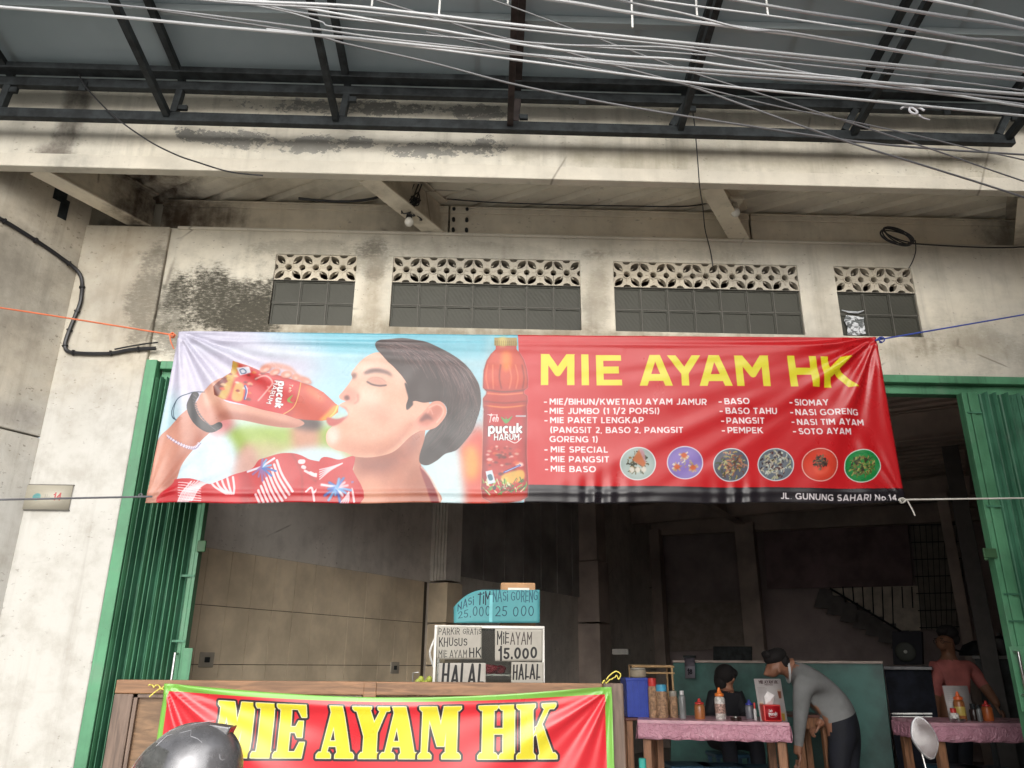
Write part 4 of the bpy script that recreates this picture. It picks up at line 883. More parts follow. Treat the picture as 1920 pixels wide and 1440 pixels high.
# interior shell
LS = 9.55
m = MB(); m.lbox(.12,3.02,-.14,-.012,FL,4.5); m.lbox(3.02,LS,-.14,-.012,FL,4.5); ob('left_wall', m, M_INW, B)
row = .355; wl = MB(); wl.lbox(.25,2.93,-.0115,-.004,FL,2.245); tw = ob('tile_backing', wl, M_GROUT, B)
tile = MB().obox((0,0,0), RR, DD, ZZ, .006, .0975, row/2-.0022); me_t = tile.mesh('wall_tile'); me_t.materials.append(M_TILE)
for j in range(5):
    for i in range(13):
        o = ob('wall_tile', me_t, None, tw); o.location = lot(.35+i*.2+.02, .004, 2.244-row*(j+.5)).tolist()
m = MB(); m.lbox(2.98,3.20,-.012,.17,2.26,4.5)
for k in range(5): m.lbox(2.965,3.215,.02+k*.034,.036+k*.034,2.26,4.5)
ob('inner_pilaster', m, M_INW, B)
for z0, z1 in ((1.895,2.24),(1.54,1.885),(1.18,1.53),(FL,1.17)):
    m = MB(); m.lbox(2.97,3.22,-.012,.19,z0,z1); ob('pilaster_tile', m, M_TILE, B, bevel=.003)
for k in range(14):
    m = MB(); m.lbox(3.24+k*.213,3.24+k*.213+.207,-.012,.012+.006*(k % 2),2.35,4.5); ob('wall_plank', m, M_PLANK, B)
m = MB(); m.lbox(6.22,6.52,-.012,.26,2.8,4.5); m.lbox(6.20,6.54,-.012,.28,2.05,2.79); m.lbox(6.20,6.54,-.012,.28,FL,2.03); ob('inner_pilaster', m, M_INMID, B, bevel=.006)
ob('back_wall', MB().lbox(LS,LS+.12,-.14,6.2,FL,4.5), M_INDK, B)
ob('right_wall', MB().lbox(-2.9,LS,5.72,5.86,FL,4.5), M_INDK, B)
m = MB(); rib = .2
for k in range(70):
    s0 = -2.6+k*.18; prof = [(0,0),(.09,0),(.12,.03),(.15,.03),(.18,0)]
    for (u0, z0), (u1, z1) in zip(prof[:-1], prof[1:]):
        a, b = s0+u0, s0+u1
        if b > LS: continue
        tl = max(-.14, .0) if a > .2 else (0.12-(.15+DD[1]*a-.15))/RR[1]*0
        ta = -.1; tb = 5.7
        if a < 3.4: tb = min(5.7, (.16-.15-DD[1]*a)/RR[1]) if a > 0 else -.1
        if tb <= ta: continue
        m.add([lot(a,ta,3.86+z0), lot(a,tb,3.86+z0), lot(b,tb,3.86+z1), lot(b,ta,3.86+z1)], [(0,1,2,3)])
ob('inner_ceiling', m, M_CEIL, B, fix=True)
for s_ in (5.05, 8.2):
    m = MB(); ibeam(m, lot(s_,-.01,3.56), lot(s_,5.7,3.56), .14, .29); ob('ceiling_beam', m, M_INMID, B)
for t_ in (1.45, 4.55):
    m = MB(); ibeam(m, lot(.8,t_,3.575), lot(5.0,t_,3.575), .12, .27) if t_ < 2 else ibeam(m, lot(2.9,t_,3.575), lot(5.0,t_,3.575), .12, .27); ibeam(m, lot(5.15,t_,3.575), lot(9.1,t_,3.575), .12, .27); ob('ceiling_beam', m, M_INMID, B)
bp = lambda x, y, s: atP(x, y, lot(s,0,0), DD)
def bquad(m, s, P, th=.03, mi=0):
    F = [bp(x, y, s) for x, y in P]; n = len(F); K = [f+DD*th for f in F]
    return m.add(F+K, [tuple(range(n)), tuple(range(2*n-1, n-1, -1))]+[(i, i+n, (i+1) % n+n, (i+1) % n) for i in range(n)], mi)
m = MB(); m.beam(bp(1180,1006,9.2)+ZZ*.12, bp(1900,972,9.2)+ZZ*.12, .14, .26); ob('ceiling_beam', m, M_INMID, B)
def bcol(x0, x1, yb, s, mat, w=None, name='inner_column'):
    a, b = bp(x0, yb, s), bp(x1, yb, s); m = MB(); c = (a+b)/2; hw = np.linalg.norm((b-a)[:2])/2; m.obox((c[0],c[1],(FL+3.6)/2), RR, DD, ZZ, hw, .1, (3.6-FL)/2); return ob(name, m, mat, B, bevel=.006)
bcol(1392,1428,1130,9.1,M_INMID); bcol(1226,1246,1130,9.1,M_INMID)
bcol(1800,1822,1180,8.0,M_INMID); bcol(1828,1862,1180,5.6,simple('dark_column', (.07,.065,.06), .7))
m = MB(); bquad(m, 9.30, [(1252,1130),(1398,1128),(1398,1215),(1252,1222)]); ob('low_panel', m, simple('low_panel_paint', (.26,.22,.19), .8), B, fix=True)
m = MB(); bquad(m, 9.34, [(1430,985),(1700,968),(1712,1098),(1438,1104)]); ob('hanging_sign', m, simple('hanging_sign_face', (.20,.14,.145), .8, var=.3, scale=3), B, fix=True)  # dark hanging sign at the back right, its writing left out
m = MB(); bquad(m, 9.40, [(1440,1104),(1722,1098),(1726,1182),(1690,1182),(1600,1132),(1535,1104)][1:], .04); ob('stair_wall', m, simple('stair_wall_paint', (.62,.56,.48), .8), B, fix=True)
m = MB()
for k in range(7):
    x, y = 1536+k*24, 1104+k*13; bquad(m, 9.26, [(x,y),(x+24,y),(x+24,y+13),(x+30,y+40),(x-10,y+34)], .05)
ob('staircase', m, simple('stair_concrete', (.13,.12,.12), .8), B, fix=True)
m = MB(); m.tube([bp(1556,1103,9.2), bp(1690,1184,9.2)], .016, 6)
for k in range(8):
    x = 1580+k*18.5; yb = 1103+(x-1556)/134*81
    if x < 1690: m.tube([bp(x,1100,9.2), bp(x+2.5,yb+2,9.2)], .009, 5)
    else: m.tube([bp(x,1100,9.2), bp(x+2,1140,9.2)], .009, 5)
ob('stair_railing', m, M_BLACK, B)
m = MB(); bquad(m, 9.42, [(1706,975),(1806,970),(1806,1180),(1728,1180)], .02); ob('tiled_back_panel', m, simple('back_panel_paint', (.24,.215,.185), .7), B, fix=True)
m = MB()
for k in range(7): m.beam(bp(1706+k*3, 985+k*32, 9.38), bp(1806, 983+k*32, 9.38), .012, .012)
for k in range(9): m.beam(bp(1712+k*11.5, 975, 9.38), bp(1728+k*9.5, 1180, 9.38), .008, .008, up=DD)
ob('window_grille', m, M_BLACK, B)
# wall sockets
for x, y in ((387,1237),(740,1252)):
    p = atP(x, y, lot(0,.012,0), RR); t = thing('wall_socket', 'square socket on the tiled wall close behind the green gate' if x < 500 else 'square socket low on the tiled wall left of the glass case', 'socket', p)
    ob('socket_plate', MB().obox(p, DD, ZZ, RR, .055, .045, .006), simple('old_ivory', (.30,.27,.22), .5) if x < 500 else bpy.data.materials['old_ivory'], t, bevel=.003)
    ob('socket_hole', MB().obox(p+RR*.008, DD, ZZ, RR, .02, .016, .003), M_BLACK, t, bevel=.003)

# ------------------------------------------------------------------ awning
AW = thing('awning', 'dark green-grey sheet awning on a black steel truss above the fascia', 'awning', (0,-.8,4.5))
AY = -.80; SL = math.tan(R(7.5)); ZA = 4.84; YF = -1.95
zc = lambda y: ZA+(-.74-y)*SL
for k in range(12):
    x0 = -4.6+k*.9; j_ = .002*(k % 2); m = MB(); m.add([(x0-.03,-.652,zc(-.652)+j_),(x0+.9,-.652,zc(-.652)+j_),(x0+.9,YF,zc(YF)+j_),(x0-.03,YF,zc(YF)+j_),(x0-.03,-.652,zc(-.652)+.012+j_),(x0+.9,-.652,zc(-.652)+.012+j_),(x0+.9,YF,zc(YF)+.012+j_),(x0-.03,YF,zc(YF)+.012+j_)], [(3,2,1,0),(4,5,6,7),(0,1,5,4),(2,3,7,6),(1,2,6,5),(3,0,4,7)])
    ob('roof_sheet', m, M_CANOPY, AW)
m = MB(); m.box(-4.6,3.10,AY-.022,AY+.022,4.492,4.555); ob('bottom_chord', m, M_BLACK, AW, bevel=.004)
m = MB(); m.box(-4.6,5.2,AY-.022,AY+.022,4.715,4.775); m.box(-4.6,5.2,AY-.10,AY-.03,4.775,4.815); ob('top_chord', m, M_BLACK, AW, bevel=.004)
BX = [-2.90,-1.905,-.93,.085,1.09,2.125,3.06]
for i, X in enumerate(BX):
    lean = (0, .0, .0, 0, -.0, .0, .0)[i]; m = MB(); zl, zt = 4.535, 4.79
    L = 1.12; a = np.array([X, AY-.02, zl]); b = a+np.array([0,-L,L*SL*.9+.02]); m.beam(a, b, .036, .045)
    a2_ = np.array([X+.045, AY, zt]); m.beam(a2_, a2_+np.array([0,-L,L*SL]), .040, .040)
    m.beam((X+.03*(1 if i not in (4,5,6) else -1.6),AY-.001,4.556),(X+.045,AY-.001,4.714),.045,.04)
    ob('bracket', m, M_RUSTY if i == 3 else M_BLACK, AW, bevel=.003)
    c = MB(); c.box(X+.055,X+.105,AY-.02,AY+.0,4.575 if i % 2 else 4.665,4.605 if i % 2 else 4.700); ob('cleat', c, M_BLACK, AW)
for x, y in ((155,163),(1092,186),(1775,205)):
    p = atY(x, y, AY-.03); ob('cleat', MB().box(p[0]-.02,p[0]+.02,AY-.032,AY-.0225,4.68,4.745), M_BLACK, AW)
for y_ in (-1.25,-1.6): ob('purlin', MB().box(-4.6,5.2,y_-.02,y_+.02,zc(y_)-.045,zc(y_)-.002), M_CANOPY, AW)
for x, y in ((697,12),(823,30),(952,8),(1186,52),(1307,30),(1440,30)):
    p = atY(x, y, -1.5); q = MB(); zz = zc(-1.5); q.tube([(p[0],-1.5,p[2]),(p[0]+.004,-1.5,zz)], .0055, 6); ob('hanger_rod', q, simple('white_rod', (.7,.7,.68), .5) if x == 697 else bpy.data.materials['white_rod'], AW)

# ------------------------------------------------------------------ folding gates
def strip(m, prof, th, z0, z1, mi=0):
    P = [np.array(p, float) for p in prof]; N = len(P); nn = []
    for i in range(N):
        t = P[min(i+1,N-1)]-P[max(i-1,0)]; t /= np.linalg.norm(t); nn.append(np.array([-t[1], t[0]]))
    a = [(*p, z0) for p in P]+[(*(p+n*th), z0) for p, n in zip(P, nn)]; b = [(x, y, z1) for x, y, _ in a]
    fs = []
    for i in range(N-1):
        fs += [(i, i+1, i+1+2*N, i+2*N), (i+N, i+N+2*N, i+1+N+2*N, i+1+N), (i, i+N, i+1+N, i+1), (i+2*N, i+1+2*N, i+1+3*N, i+3*N)]
    fs += [(0, 2*N, 3*N, N), (N-1, 2*N-1, 4*N-1, 3*N-1)]
    return m.add(a+b, fs, mi)
def slat_prof(p, q, k=.012):
    p, q = np.array(p), np.array(q); d = q-p; n = np.array([-d[1], d[0]])/np.linalg.norm(d)
    return [p, p+d*.30, p+d*.38+n*k, p+d*.62+n*k, p+d*.70, q]
GL = thing('folding_gate', 'green folding steel gate bunched at the left of the doorway', 'gate', (-1.85,.03,.14))
x = -2.062; yy = -.03; sgn = 1; rg2 = random.Random(5)
for k in range(22):
    dx = .0165+rg2.uniform(-.004,.004); y2 = sgn*(.035+rg2.uniform(0,.015)); m = MB(); strip(m, slat_prof((x,yy),(x+dx,y2), .006), .0015, .16, 3.20); ob('slat', m, M_GREEN2 if k % 3 else M_GREEN, GL, fix=True); x += dx; yy = y2; sgn = -sgn
ob('leading_stile', MB().box(x,x+.022,-.035,.02,.16,3.20).box(x+.026,x+.045,-.045,.015,.16,3.20), M_GREEN, GL, bevel=.002)
xe = x+.045
for z in (2.42, 2.0, 1.65, 2.85): ob('hinge_strap', MB().box(xe-.075,xe-.004,-.049,-.0455,z,z+.012), M_GREEN2, GL)
pz = atY(378,1024,-.04); ob('latch', MB().box(pz[0]-.02,pz[0]+.03,-.062,-.0465,pz[2]-.035,pz[2]+.03), simple('old_green', (.03,.09,.035), .6), GL, bevel=.006)
pz = atY(352,1215,-.05); ob('handle_plate', MB().box(pz[0]-.03,pz[0]+.03,-.055,-.0465,1.30,pz[2]), M_GREEN, GL, bevel=.002)
ph = atY(329,1222,-.09); h0 = ob('handle', MB().tube([(ph[0],-.055,ph[2]-.01),(ph[0],-.09,ph[2]-.005),(ph[0],-.09,ph[2]-.35),(ph[0],-.055,ph[2]-.36)], .008, 10), M_CHROME, GL, smooth=True)
GR_ = thing('folding_gate', 'green folding steel gate drawn to the right of the doorway', 'gate', (3.6,.03,.14))
xr = 2.972
m = MB(); m.box(xr,xr+.032,-.045,.015,.16,3.19); m.box(xr+.036,xr+.060,-.05,.01,.16,3.19); m.box(xr+.064,xr+.105,-.04,.02,.16,3.19); ob('leading_stile', m, M_GREEN, GR_, bevel=.002)
x = xr+.108; yy = -.03; sgn = 1
for k in range(34):
    dx = .036+rg2.uniform(-.009,.009); y2 = sgn*(.03+rg2.uniform(0,.02)); m = MB(); strip(m, slat_prof((x,yy),(x+dx,y2), .007), .0015, .16, 3.20)
    ob('slat', m, M_GREEN2 if k % 4 else M_GREEN, GR_, fix=True); x += dx; yy = y2; sgn = -sgn
for z in (3.05, 2.46, 1.95, 2.20-.4): ob('hinge_strap', MB().box(xr+.01,xr+.10,-.0545,-.0505,z,z+.010), M_GREEN2, GR_)
pz = atY(1855,1035,-.05); ob('latch', MB().box(pz[0]-.045,pz[0]+.035,-.066,-.0555,pz[2]-.035,pz[2]+.02).box(pz[0]-.045,pz[0]-.025,-.066,-.0555,pz[2]-.05,pz[2]-.036), bpy.data.materials['old_green'], GR_, bevel=.004)
pz = atY(1905,1212,-.05); ob('handle_plate', MB().box(pz[0]-.045,pz[0]+.05,-.060,-.0515,pz[2]-.34,pz[2]), M_GREEN, GR_, bevel=.002)
ph = atY(1909,1222,-.10); ob('handle', MB().tube([(ph[0],-.06,ph[2]),(ph[0],-.10,ph[2]-.002),(ph[0],-.10,ph[2]-.22),(ph[0],-.06,ph[2]-.225)], .008, 10), M_CHROME, GR_, smooth=True)
# ------------------------------------------------------------------ the long street banner
cq = {k: atY(x, y, -.5) for k, (x, y) in {'tl':(335,622),'tr':(1642,632),'br':(1697,943),'bl':(272,943)}.items()}
def fold_field(u, v, Wm, Hm):
    x, y = u*Wm, (1-v)*Hm; d = 0.0
    for cx, cy, sg, amp, L in ((0,0,1,.011,.85),(Wm,0,-1,.010,1.15),(0,Hm,1,.004,.35),(Wm,Hm,-1,.006,.45)):
        dx, dy = (x-cx)*sg, (y-cy)*(1 if cy == 0 else -1); r = math.hypot(dx, dy); th = math.atan2(dy, dx+1e-6)
        env = math.exp(-r/L)*min(1, r/.10)
        d += amp*env*(math.sin(th*15+.6+cx)+.6*math.sin(th*27+1.9+cx*2)+.35*math.sin(th*6+.3))*(1 if sg == 1 else 1)
    # straight tension lines across the cloth, and the hems
    d += .0045*math.exp(-((y-.055)/.012)**2) + .003*math.exp(-((y-.028)/.009)**2)*math.sin(x*1.2)
    d += .006*math.exp(-((y-(Hm-.055))/.014)**2)
    for (ax, ay, bx, by, wd, am) in ((2.2,.85,3.98,.06,.05,.011),(2.6,.95,3.95,.12,.04,-.009),(1.95,.62,3.4,.22,.06,.006),(0,.1,1.9,.17,.03,.006),(0.02,.05,2.2,.09,.02,.005),(3.3,.9,3.95,.2,.05,.008),(2.0,.30,3.9,.05,.035,-.006),(0.05,.02,.75,.75,.05,.006),(.03,.02,.32,.9,.04,.005)):
        vx, vy = bx-ax, by-ay; l = math.hypot(vx, vy); t = ((x-ax)*vx+(y-ay)*vy)/l**2; q = abs((x-ax)*vy-(y-ay)*vx)/l
        if -.3 < t < 1.15: d += am*math.exp(-(q/wd)**2)*max(0, 1-abs(t-.55)/.75)
    for kx in (2.35, 3.1):                                  # puckers in the foot of the banner
        r = math.hypot(x-kx, (y-Hm+.02)*1.3); d += .013*math.exp(-r/.07)*math.sin((x-kx)*70+3*y)
    for k in range(9): d += .0014*math.sin(x*(28+k*1.7)+k)*math.exp(-((x-Wm+.12)/.16)**2)
    d += .010*math.sin(math.pi*u)*math.sin(math.pi*v)*math.sin(x*1.9+y*2.5)
    return d
def banner_fn(u, v):
    t = cq['tl']*(1-u)+cq['tr']*u; b = cq['bl']*(1-u)+cq['br']*u; p = b*(1-v)+t*v
    p = p.copy(); p[1] += -fold_field(u, v, 4.0, .97); p[2] += -.004*math.sin(math.pi*u)*v+.003*math.sin(u*40)*(1-v)**3
    return p
M_BAN = print_mat('banner_vinyl', IM_BANNER, .32, .42, bump=(240,.05))
bn = sheet('street_banner', banner_fn, 420, 110, M_BAN); tag(bn, 'long red and blue vinyl banner with a drinking man and the noodle menu', 'banner')
# its ropes
M_ORG = simple('orange_rope', (.55,.14,.06), .6); M_BLU = simple('blue_rope', (.03,.06,.30), .5); M_WIR = simple('grey_wire', (.10,.10,.11), .4); M_TWN = simple('white_twine', (.55,.53,.48), .7)
def rope(name, pts, r, mat, label, cat='rope', n=6, sp=True, group=None, extra=None):
    P = spline(pts, 8, False) if sp and len(pts) > 2 else pts
    m = MB().tube(P, r, n)
    if extra: extra(m)
    o = ob(name, m, mat, smooth=True); tag(o, label, cat, group); return o
def knot(c, s=.016):
    def f(m):
        rr = random.Random(int(abs(c[0])*1000))
        for k in range(5):
            a = rr.uniform(0, 6); P = [np.array(c)+s*np.array([math.cos(a+t)*.9, -.3+.6*math.sin(a*2+t), math.sin(a+t)*.8]) for t in np.linspace(0, 4, 7)]; m.tube(P, .0032, 5)
    return f
yB = -.512
p1 = atY(330,629,yB); p0 = atY(-260,545,-1.1)
rope('banner_rope', [p0, atY(0,577,-.8), p1], .0045, M_ORG, 'orange rope tying the upper left corner of the long banner', extra=lambda m: (knot(p1+[-.02,0,0])(m), m.tube(spline([p1+[-.03,-.01,0], p1+[-.01,-.03,-.05], p1+[.01,-.02,-.09]], 5, False), .004, 5)))
p1b = atY(1641,638,yB); rope('banner_rope', [p1b, atY(1920,590,-.45), atY(2300,525,-.4)], .0045, M_BLU, 'blue rope tying the upper right corner of the long banner', extra=knot(p1b+[.03,0,0], .02))
p2 = atY(286,931,yB-.01); rope('banner_wire', [atY(-300,943,-.9), atY(0,937,-.7), p2], .0055, M_WIR, 'dark wire holding the lower left corner of the long banner', extra=knot(p2+[-.06,0,0.005], .010))
p3 = atY(1690,937,yB-.01); rope('banner_wire', [p3, atY(1920,934,-.55), atY(2300,930,-.5)], .0045, M_TWN, 'pale twine holding the lower right corner of the long banner', extra=lambda m: (knot(p3+[0,0,-.005], .016)(m), m.tube([p3+[.03,0,0], p3+[.05,0,-.05], p3+[.06,0,-.085]], .004, 5)))

# ------------------------------------------------------------------ wooden noodle cart with its own banner
CT = thing('noodle_cart', 'brown wooden food cart front with framed plywood panels and banner tied on', 'cart', (-.45,-1.0,0))
y0 = -1.2; tl, tr_ = atY(218,1280,y0), atY(1168,1276,y0); cx0, cx1, ct = tl[0], tr_[0], (tl[2]+tr_[2])/2
ob('top_rail', MB().box(cx0+.001,cx1-.084,y0-.004,y0+.04,ct-.052,ct), M_WOODH, CT, bevel=.004)
ob('stile', MB().box(cx0,cx0+.075,y0-.001,y0+.042,.12,ct-.053), M_WOODV, CT, bevel=.004)
ob('stile', MB().box(cx1-.082,cx1,y0-.006,y0+.042,.12,ct+.001), M_WOODV, CT, bevel=.005)
pm = atY(693,1300,y0)[0]; ob('stile', MB().box(pm-.025,pm+.028,y0-.0075,y0+.04,.12,ct-.001), M_WOODH, CT, bevel=.004)
ob('trim', MB().box(cx0+.078,cx0+.092,y0+.004,y0+.02,.3,ct-.054).box(cx0+.078,pm-.03,y0+.004,y0+.02,ct-.066,ct-.054), M_WOODV, CT)
ob('panel', MB().box(cx0+.076,pm-.026,y0+.021,y0+.034,.25,ct-.054), M_PLY, CT); ob('panel', MB().box(pm+.03,cx1-.084,y0+.021,y0+.034,.25,ct-.054), M_PLY, CT)
ob('counter', MB().box(cx0+.02,cx1-.02,y0+.045,-.42,ct-.32,ct-.29), M_PLY, CT, bevel=.004); ob('side_panel', MB().box(cx0+.02,cx0+.04,y0+.045,-.42,.3,ct-.33).box(cx1-.04,cx1-.02,y0+.045,-.42,.3,ct-.33), M_PLY, CT)
for xx_ in (cx0+.06, cx1-.06): ob('leg', MB().box(xx_-.03,xx_+.03,-.50,-.44,0.14,ct-.33), M_WOODV, CT)
def low_fn(u, v):
    x = LX0+(LX1-LX0)*u; z = LZ0+(LZ1-LZ0)*v; d = (1-v)*.92
    sg = .045*(4*u*(1-u))**1.3*math.exp(-d/.10)
    f = 0
    for cx, s_ in ((0,1),(1,-1)):
        dx, dy = (u-cx)*s_*1.8, d; r = math.hypot(dx, dy); th = math.atan2(dy, dx+1e-6); f += .010*math.exp(-r/.6)*min(1, r/.06)*(math.sin(th*11+1+cx)+.5*math.sin(th*23+cx*2))
    f += .006*math.exp(-((d-.055)/.02)**2)*math.sin(math.pi*u)+.006*math.sin(u*17)*math.exp(-((d-.12)/.08)**2)
    return np.array([x, LBY+.05-f+.0, z-sg])
lbn = sheet('cart_banner', low_fn, 260, 90, print_mat('cart_banner_vinyl', IM_LOW, .32, .55)); tag(lbn, 'red banner with green edge and yellow MIE AYAM HK letters tied to the cart', 'banner')
M_YEL = simple('yellow_twine', (.70,.60,.12), .6)
for x, y, lab in ((300,1283,'yellow twine tying the cart banner at the left end of the rail'),(1150,1280,'curly yellow twine tying the cart banner at the right end of the rail')):
    c = atY(x, y, y0-.02); rt_ = random.Random(int(x)); P = [c+np.array([-.045+.0075*k, -.006*math.sin(k*2), .006*math.sin(k*1.9+x)+rt_.uniform(-.006,.006)+.0028*k*(1 if x > 500 else -.6)]) for k in range(11)]
    P += [P[-1]+np.array([-.02, -.005, .012]), P[-1]+np.array([-.045, .0, -.004]), P[-1]+np.array([-.06, -.006, -.02])]
    rope('banner_twine', P, .0024, M_YEL, lab)

# ------------------------------------------------------------------ glass case with hand-lettered papers
YC = -.86
K = lambda x, y: atY(x, y, YC)
kl, kr = K(815,1172), K(1021,1176); kx0, kx1, kz1 = kl[0], kr[0], kl[2]; kz0 = ct-.29
CS = thing('glass_case', 'small glass food case on the cart papered with hand-lettered signs', 'display case', ((kx0+kx1)/2, YC+.15, kz0))
M_ALU = simple('grey_aluminium', (.42,.41,.38), .4, .3); M_CG = G('case_glass', .04, 0, .3, (.5,.52,.5)); M_CG.b.inputs['Transmission Weight'].default_value = 1; M_CG.b.inputs['IOR'].default_value = 1.12; M_CG = M_CG.mat
m = MB()
for a, b, c, d in ((kx0,kx1,kz1-.012,kz1),(kx0,kx0+.012,kz0,kz1-.0125),(kx1-.012,kx1,kz0,kz1-.0125),(kx0+.0125,kx1-.0125,kz0,kz0+.02)):
    m.box(a,b,YC,YC+.012,c,d); m.box(a,b,YC+.30,YC+.312,c,d)
m.box(kx0,kx0+.012,YC+.0125,YC+.2995,kz1-.012,kz1).box(kx1-.012,kx1,YC+.0125,YC+.2995,kz1-.012,kz1)
ob('case_frame', m, M_ALU, CS, bevel=.001); ob('case_pane', MB().box(kx0+.0125,kx1-.0125,YC+.004,YC+.008,kz0+.02,kz1-.0125), M_CG, CS); ob('case_pane', MB().box(kx0+.002,kx1-.002,YC+.013,YC+.298,kz1-.009,kz1-.005), M_CG, CS)
ob('case_shelf', MB().box(kx0+.015,kx1-.015,YC+.02,YC+.28,1.50,1.508), M_ALU, CS)
m = MB(); rg3 = random.Random(2)
for k in range(9):
    m.ell((rg3.uniform(kx0+.2,kx1-.2), YC+.07+rg3.uniform(-.02,.03), 1.52+rg3.uniform(0,.02)), (.03,.025,.016), 8)
ob('snack_packets', m, simple('red_packet', (.4,.05,.07), .4), CS)
rope('cable_loop', [K(812,1250)+[0,.03,0], K(806,1225), K(812,1205), K(816,1196)+[0,.02,0]], .005, simple('white_cord', (.5,.5,.48), .5), 'pale cord loop hanging at the left side of the glass case', 'cord')
def paper(name, P4, lines, base, lab, ink=(36,34,34), curl=None, res=6.0, sm=.5, off=.0, thing_cat='paper sign'):
    # P4: photo corners tl, tr, br, bl; lines: (text, x0, x1, baseline y, cap height, stroke, colour)
    src = P4; Wc = int((P4[1][0]-P4[0][0])*res); Hc = int((P4[3][1]-P4[0][1])*res); c = Cv(Wc, Hc, base, homog(src, [(0,0),(Wc,0),(Wc,Hc),(0,Hc)]))
    for k in range(14): c.line([(random.uniform(src[0][0],src[1][0]),random.uniform(src[0][1],src[3][1])) for _ in range(2)], 2.5, random.choice([tuple(v*.9 for v in base), tuple(min(255, v*1.06) for v in base)]), .35, 1.5)
    for ln in lines:
        t, x0, x1, yb, h, w = ln[:6]; yb2 = ln[7] if len(ln) > 7 else yb
        c.text(t, (x0, yb), (x1, yb2), h, w, ln[6] if len(ln) > 6 and ln[6] else ink, butt=False, jit=.05, slant=.03, track=.30 if t == 'HALAL' else .22)
    mt = print_mat(name+'_print', c.image(name+'_print'), .6, .3)
    Q = [atY(x, y, YC-.003-off) for x, y in P4]
    def fn(u, v):
        p = (Q[3]*(1-u)+Q[2]*u)*(1-v)+(Q[0]*(1-u)+Q[1]*u)*v; p[1] -= .003*math.sin(u*9+v*4)*.5+.001
        if curl: p = curl(u, v, p)
        return p
    o = sheet(name, fn, 24, 12, mt, None, .0008); tag(o, lab, thing_cat); return o
PB = (190,184,172)
paper('paper_sign', [(820,1174),(903,1175),(903,1236),(819,1236)], [('PARKiR',822,862,1189,11,.10),('GRATiS',868,902,1189,10,.10),('KHUSUS',823,876,1211,14,.12),('MiE AYAM',822,875,1232,12,.09),('HK',880,901,1231,14,.16)], PB, 'white paper reading PARKIR GRATIS KHUSUS at the upper left of the case')
paper('paper_sign', [(928,1179),(1018,1180),(1017,1240),(928,1240)], [('MiE',932,954,1206,20,.10),('AYAM',957,997,1207,19,.09,(70,60,56)),('15.000',936,1006,1235,20,.19)], PB, 'white paper reading MIE AYAM 15.000 at the upper right of the case', off=.001)
paper('paper_sign', [(823,1243),(911,1243),(911,1284),(821,1284)], [('HALAL',828,905,1283,34,.13)], (196,190,180), 'white paper reading HALAL at the lower left of the case', off=.002)
paper('paper_sign', [(959,1241),(1019,1242),(1019,1283),(958,1283)], [('HALAL',962,1012,1271,22,.14)], PB, 'white paper reading HALAL at the lower right of the case', off=.003)
TEAL = (86,164,170)
def curlf(u, v, p):
    c = max(0, 1-u/.35); p[2] -= .075*c**2.2*v; p[1] += .03*c*v; return p
paper('price_board', [(851,1106),(1012,1106),(1012,1168),(851,1168)], [('NASi',858,888,1131,16,.10,(30,66,90)),('TiM',896,919,1131,20,.10,(16,30,50)),('NASi',924,952,1127,19,.09,(40,92,110)),('GORENG',958,1008,1127,19,.09,(40,92,110)),('25.000',859,919,1156,19,.09,(30,80,96)),('25 000',928,1001,1156,20,.09,(30,76,92))], TEAL, 'blue-green card reading NASI TIM and NASI GORENG 25.000 standing on the case', curl=curlf, off=-.03)
ob_ = ob('card_tape', MB().box(*(K(918,1110)[0], K(924,1110)[0]), YC+.022,YC+.0232, K(920,1166)[2], K(920,1115)[2]), simple('clear_tape', (.10,.33,.36), .55)); ob_.parent = bpy.data.objects['price_board']
cb_ = thing('cardboard_box', 'brown carton showing above the blue-green price card', 'box', K(972,1168)+[0,.16,0])
q0, q1 = atY(939,1092,YC+.1), atY(1004,1092,YC+.1); ob('box_body', MB().box(q0[0],q1[0],YC+.1,YC+.25,kz1+.001,q0[2]), simple('cardboard', (.35,.2,.1), .8), cb_, bevel=.006); ob('box_label', MB().box(q0[0]+.035,q1[0]-.03,YC+.0965,YC+.0995,q0[2]-.06,q0[2]-.025), simple('label_white', (.6,.58,.52), .6), cb_)
# bits on the counter left of the case
g_ = thing('fruit_bunch', 'small yellow-green bunch lying behind the rail left of the case', 'fruit', atY(796,1283,-.8)); c = atY(796,1279,-.8)
for k in range(6): ob('fruit', MB().ell(c+np.array([-.03+.013*k, .01*math.sin(k*3), .012*math.sin(k*2)]), (.014,.012,.016), 8), simple('green_yellow', (.25,.28,.04), .5) if k == 0 else bpy.data.materials['green_yellow'], g_, smooth=True)
c = atY(774,1275,-.8); t = thing('pump_bottle', 'dark little pump bottle behind the rail left of the case', 'bottle', c-[0,0,.10]); ob('bottle_body', MB().lathe([(.012,0),(.02,.0),(.02,.07),(.008,.085)], c-[0,0,.10]), M_BLACK, t, smooth=True); ob('pump', MB().tube([c-[0,0,.015], c+[0,0,.03], c+[.025,0,.032]], .0035, 6), M_CHROME, t)

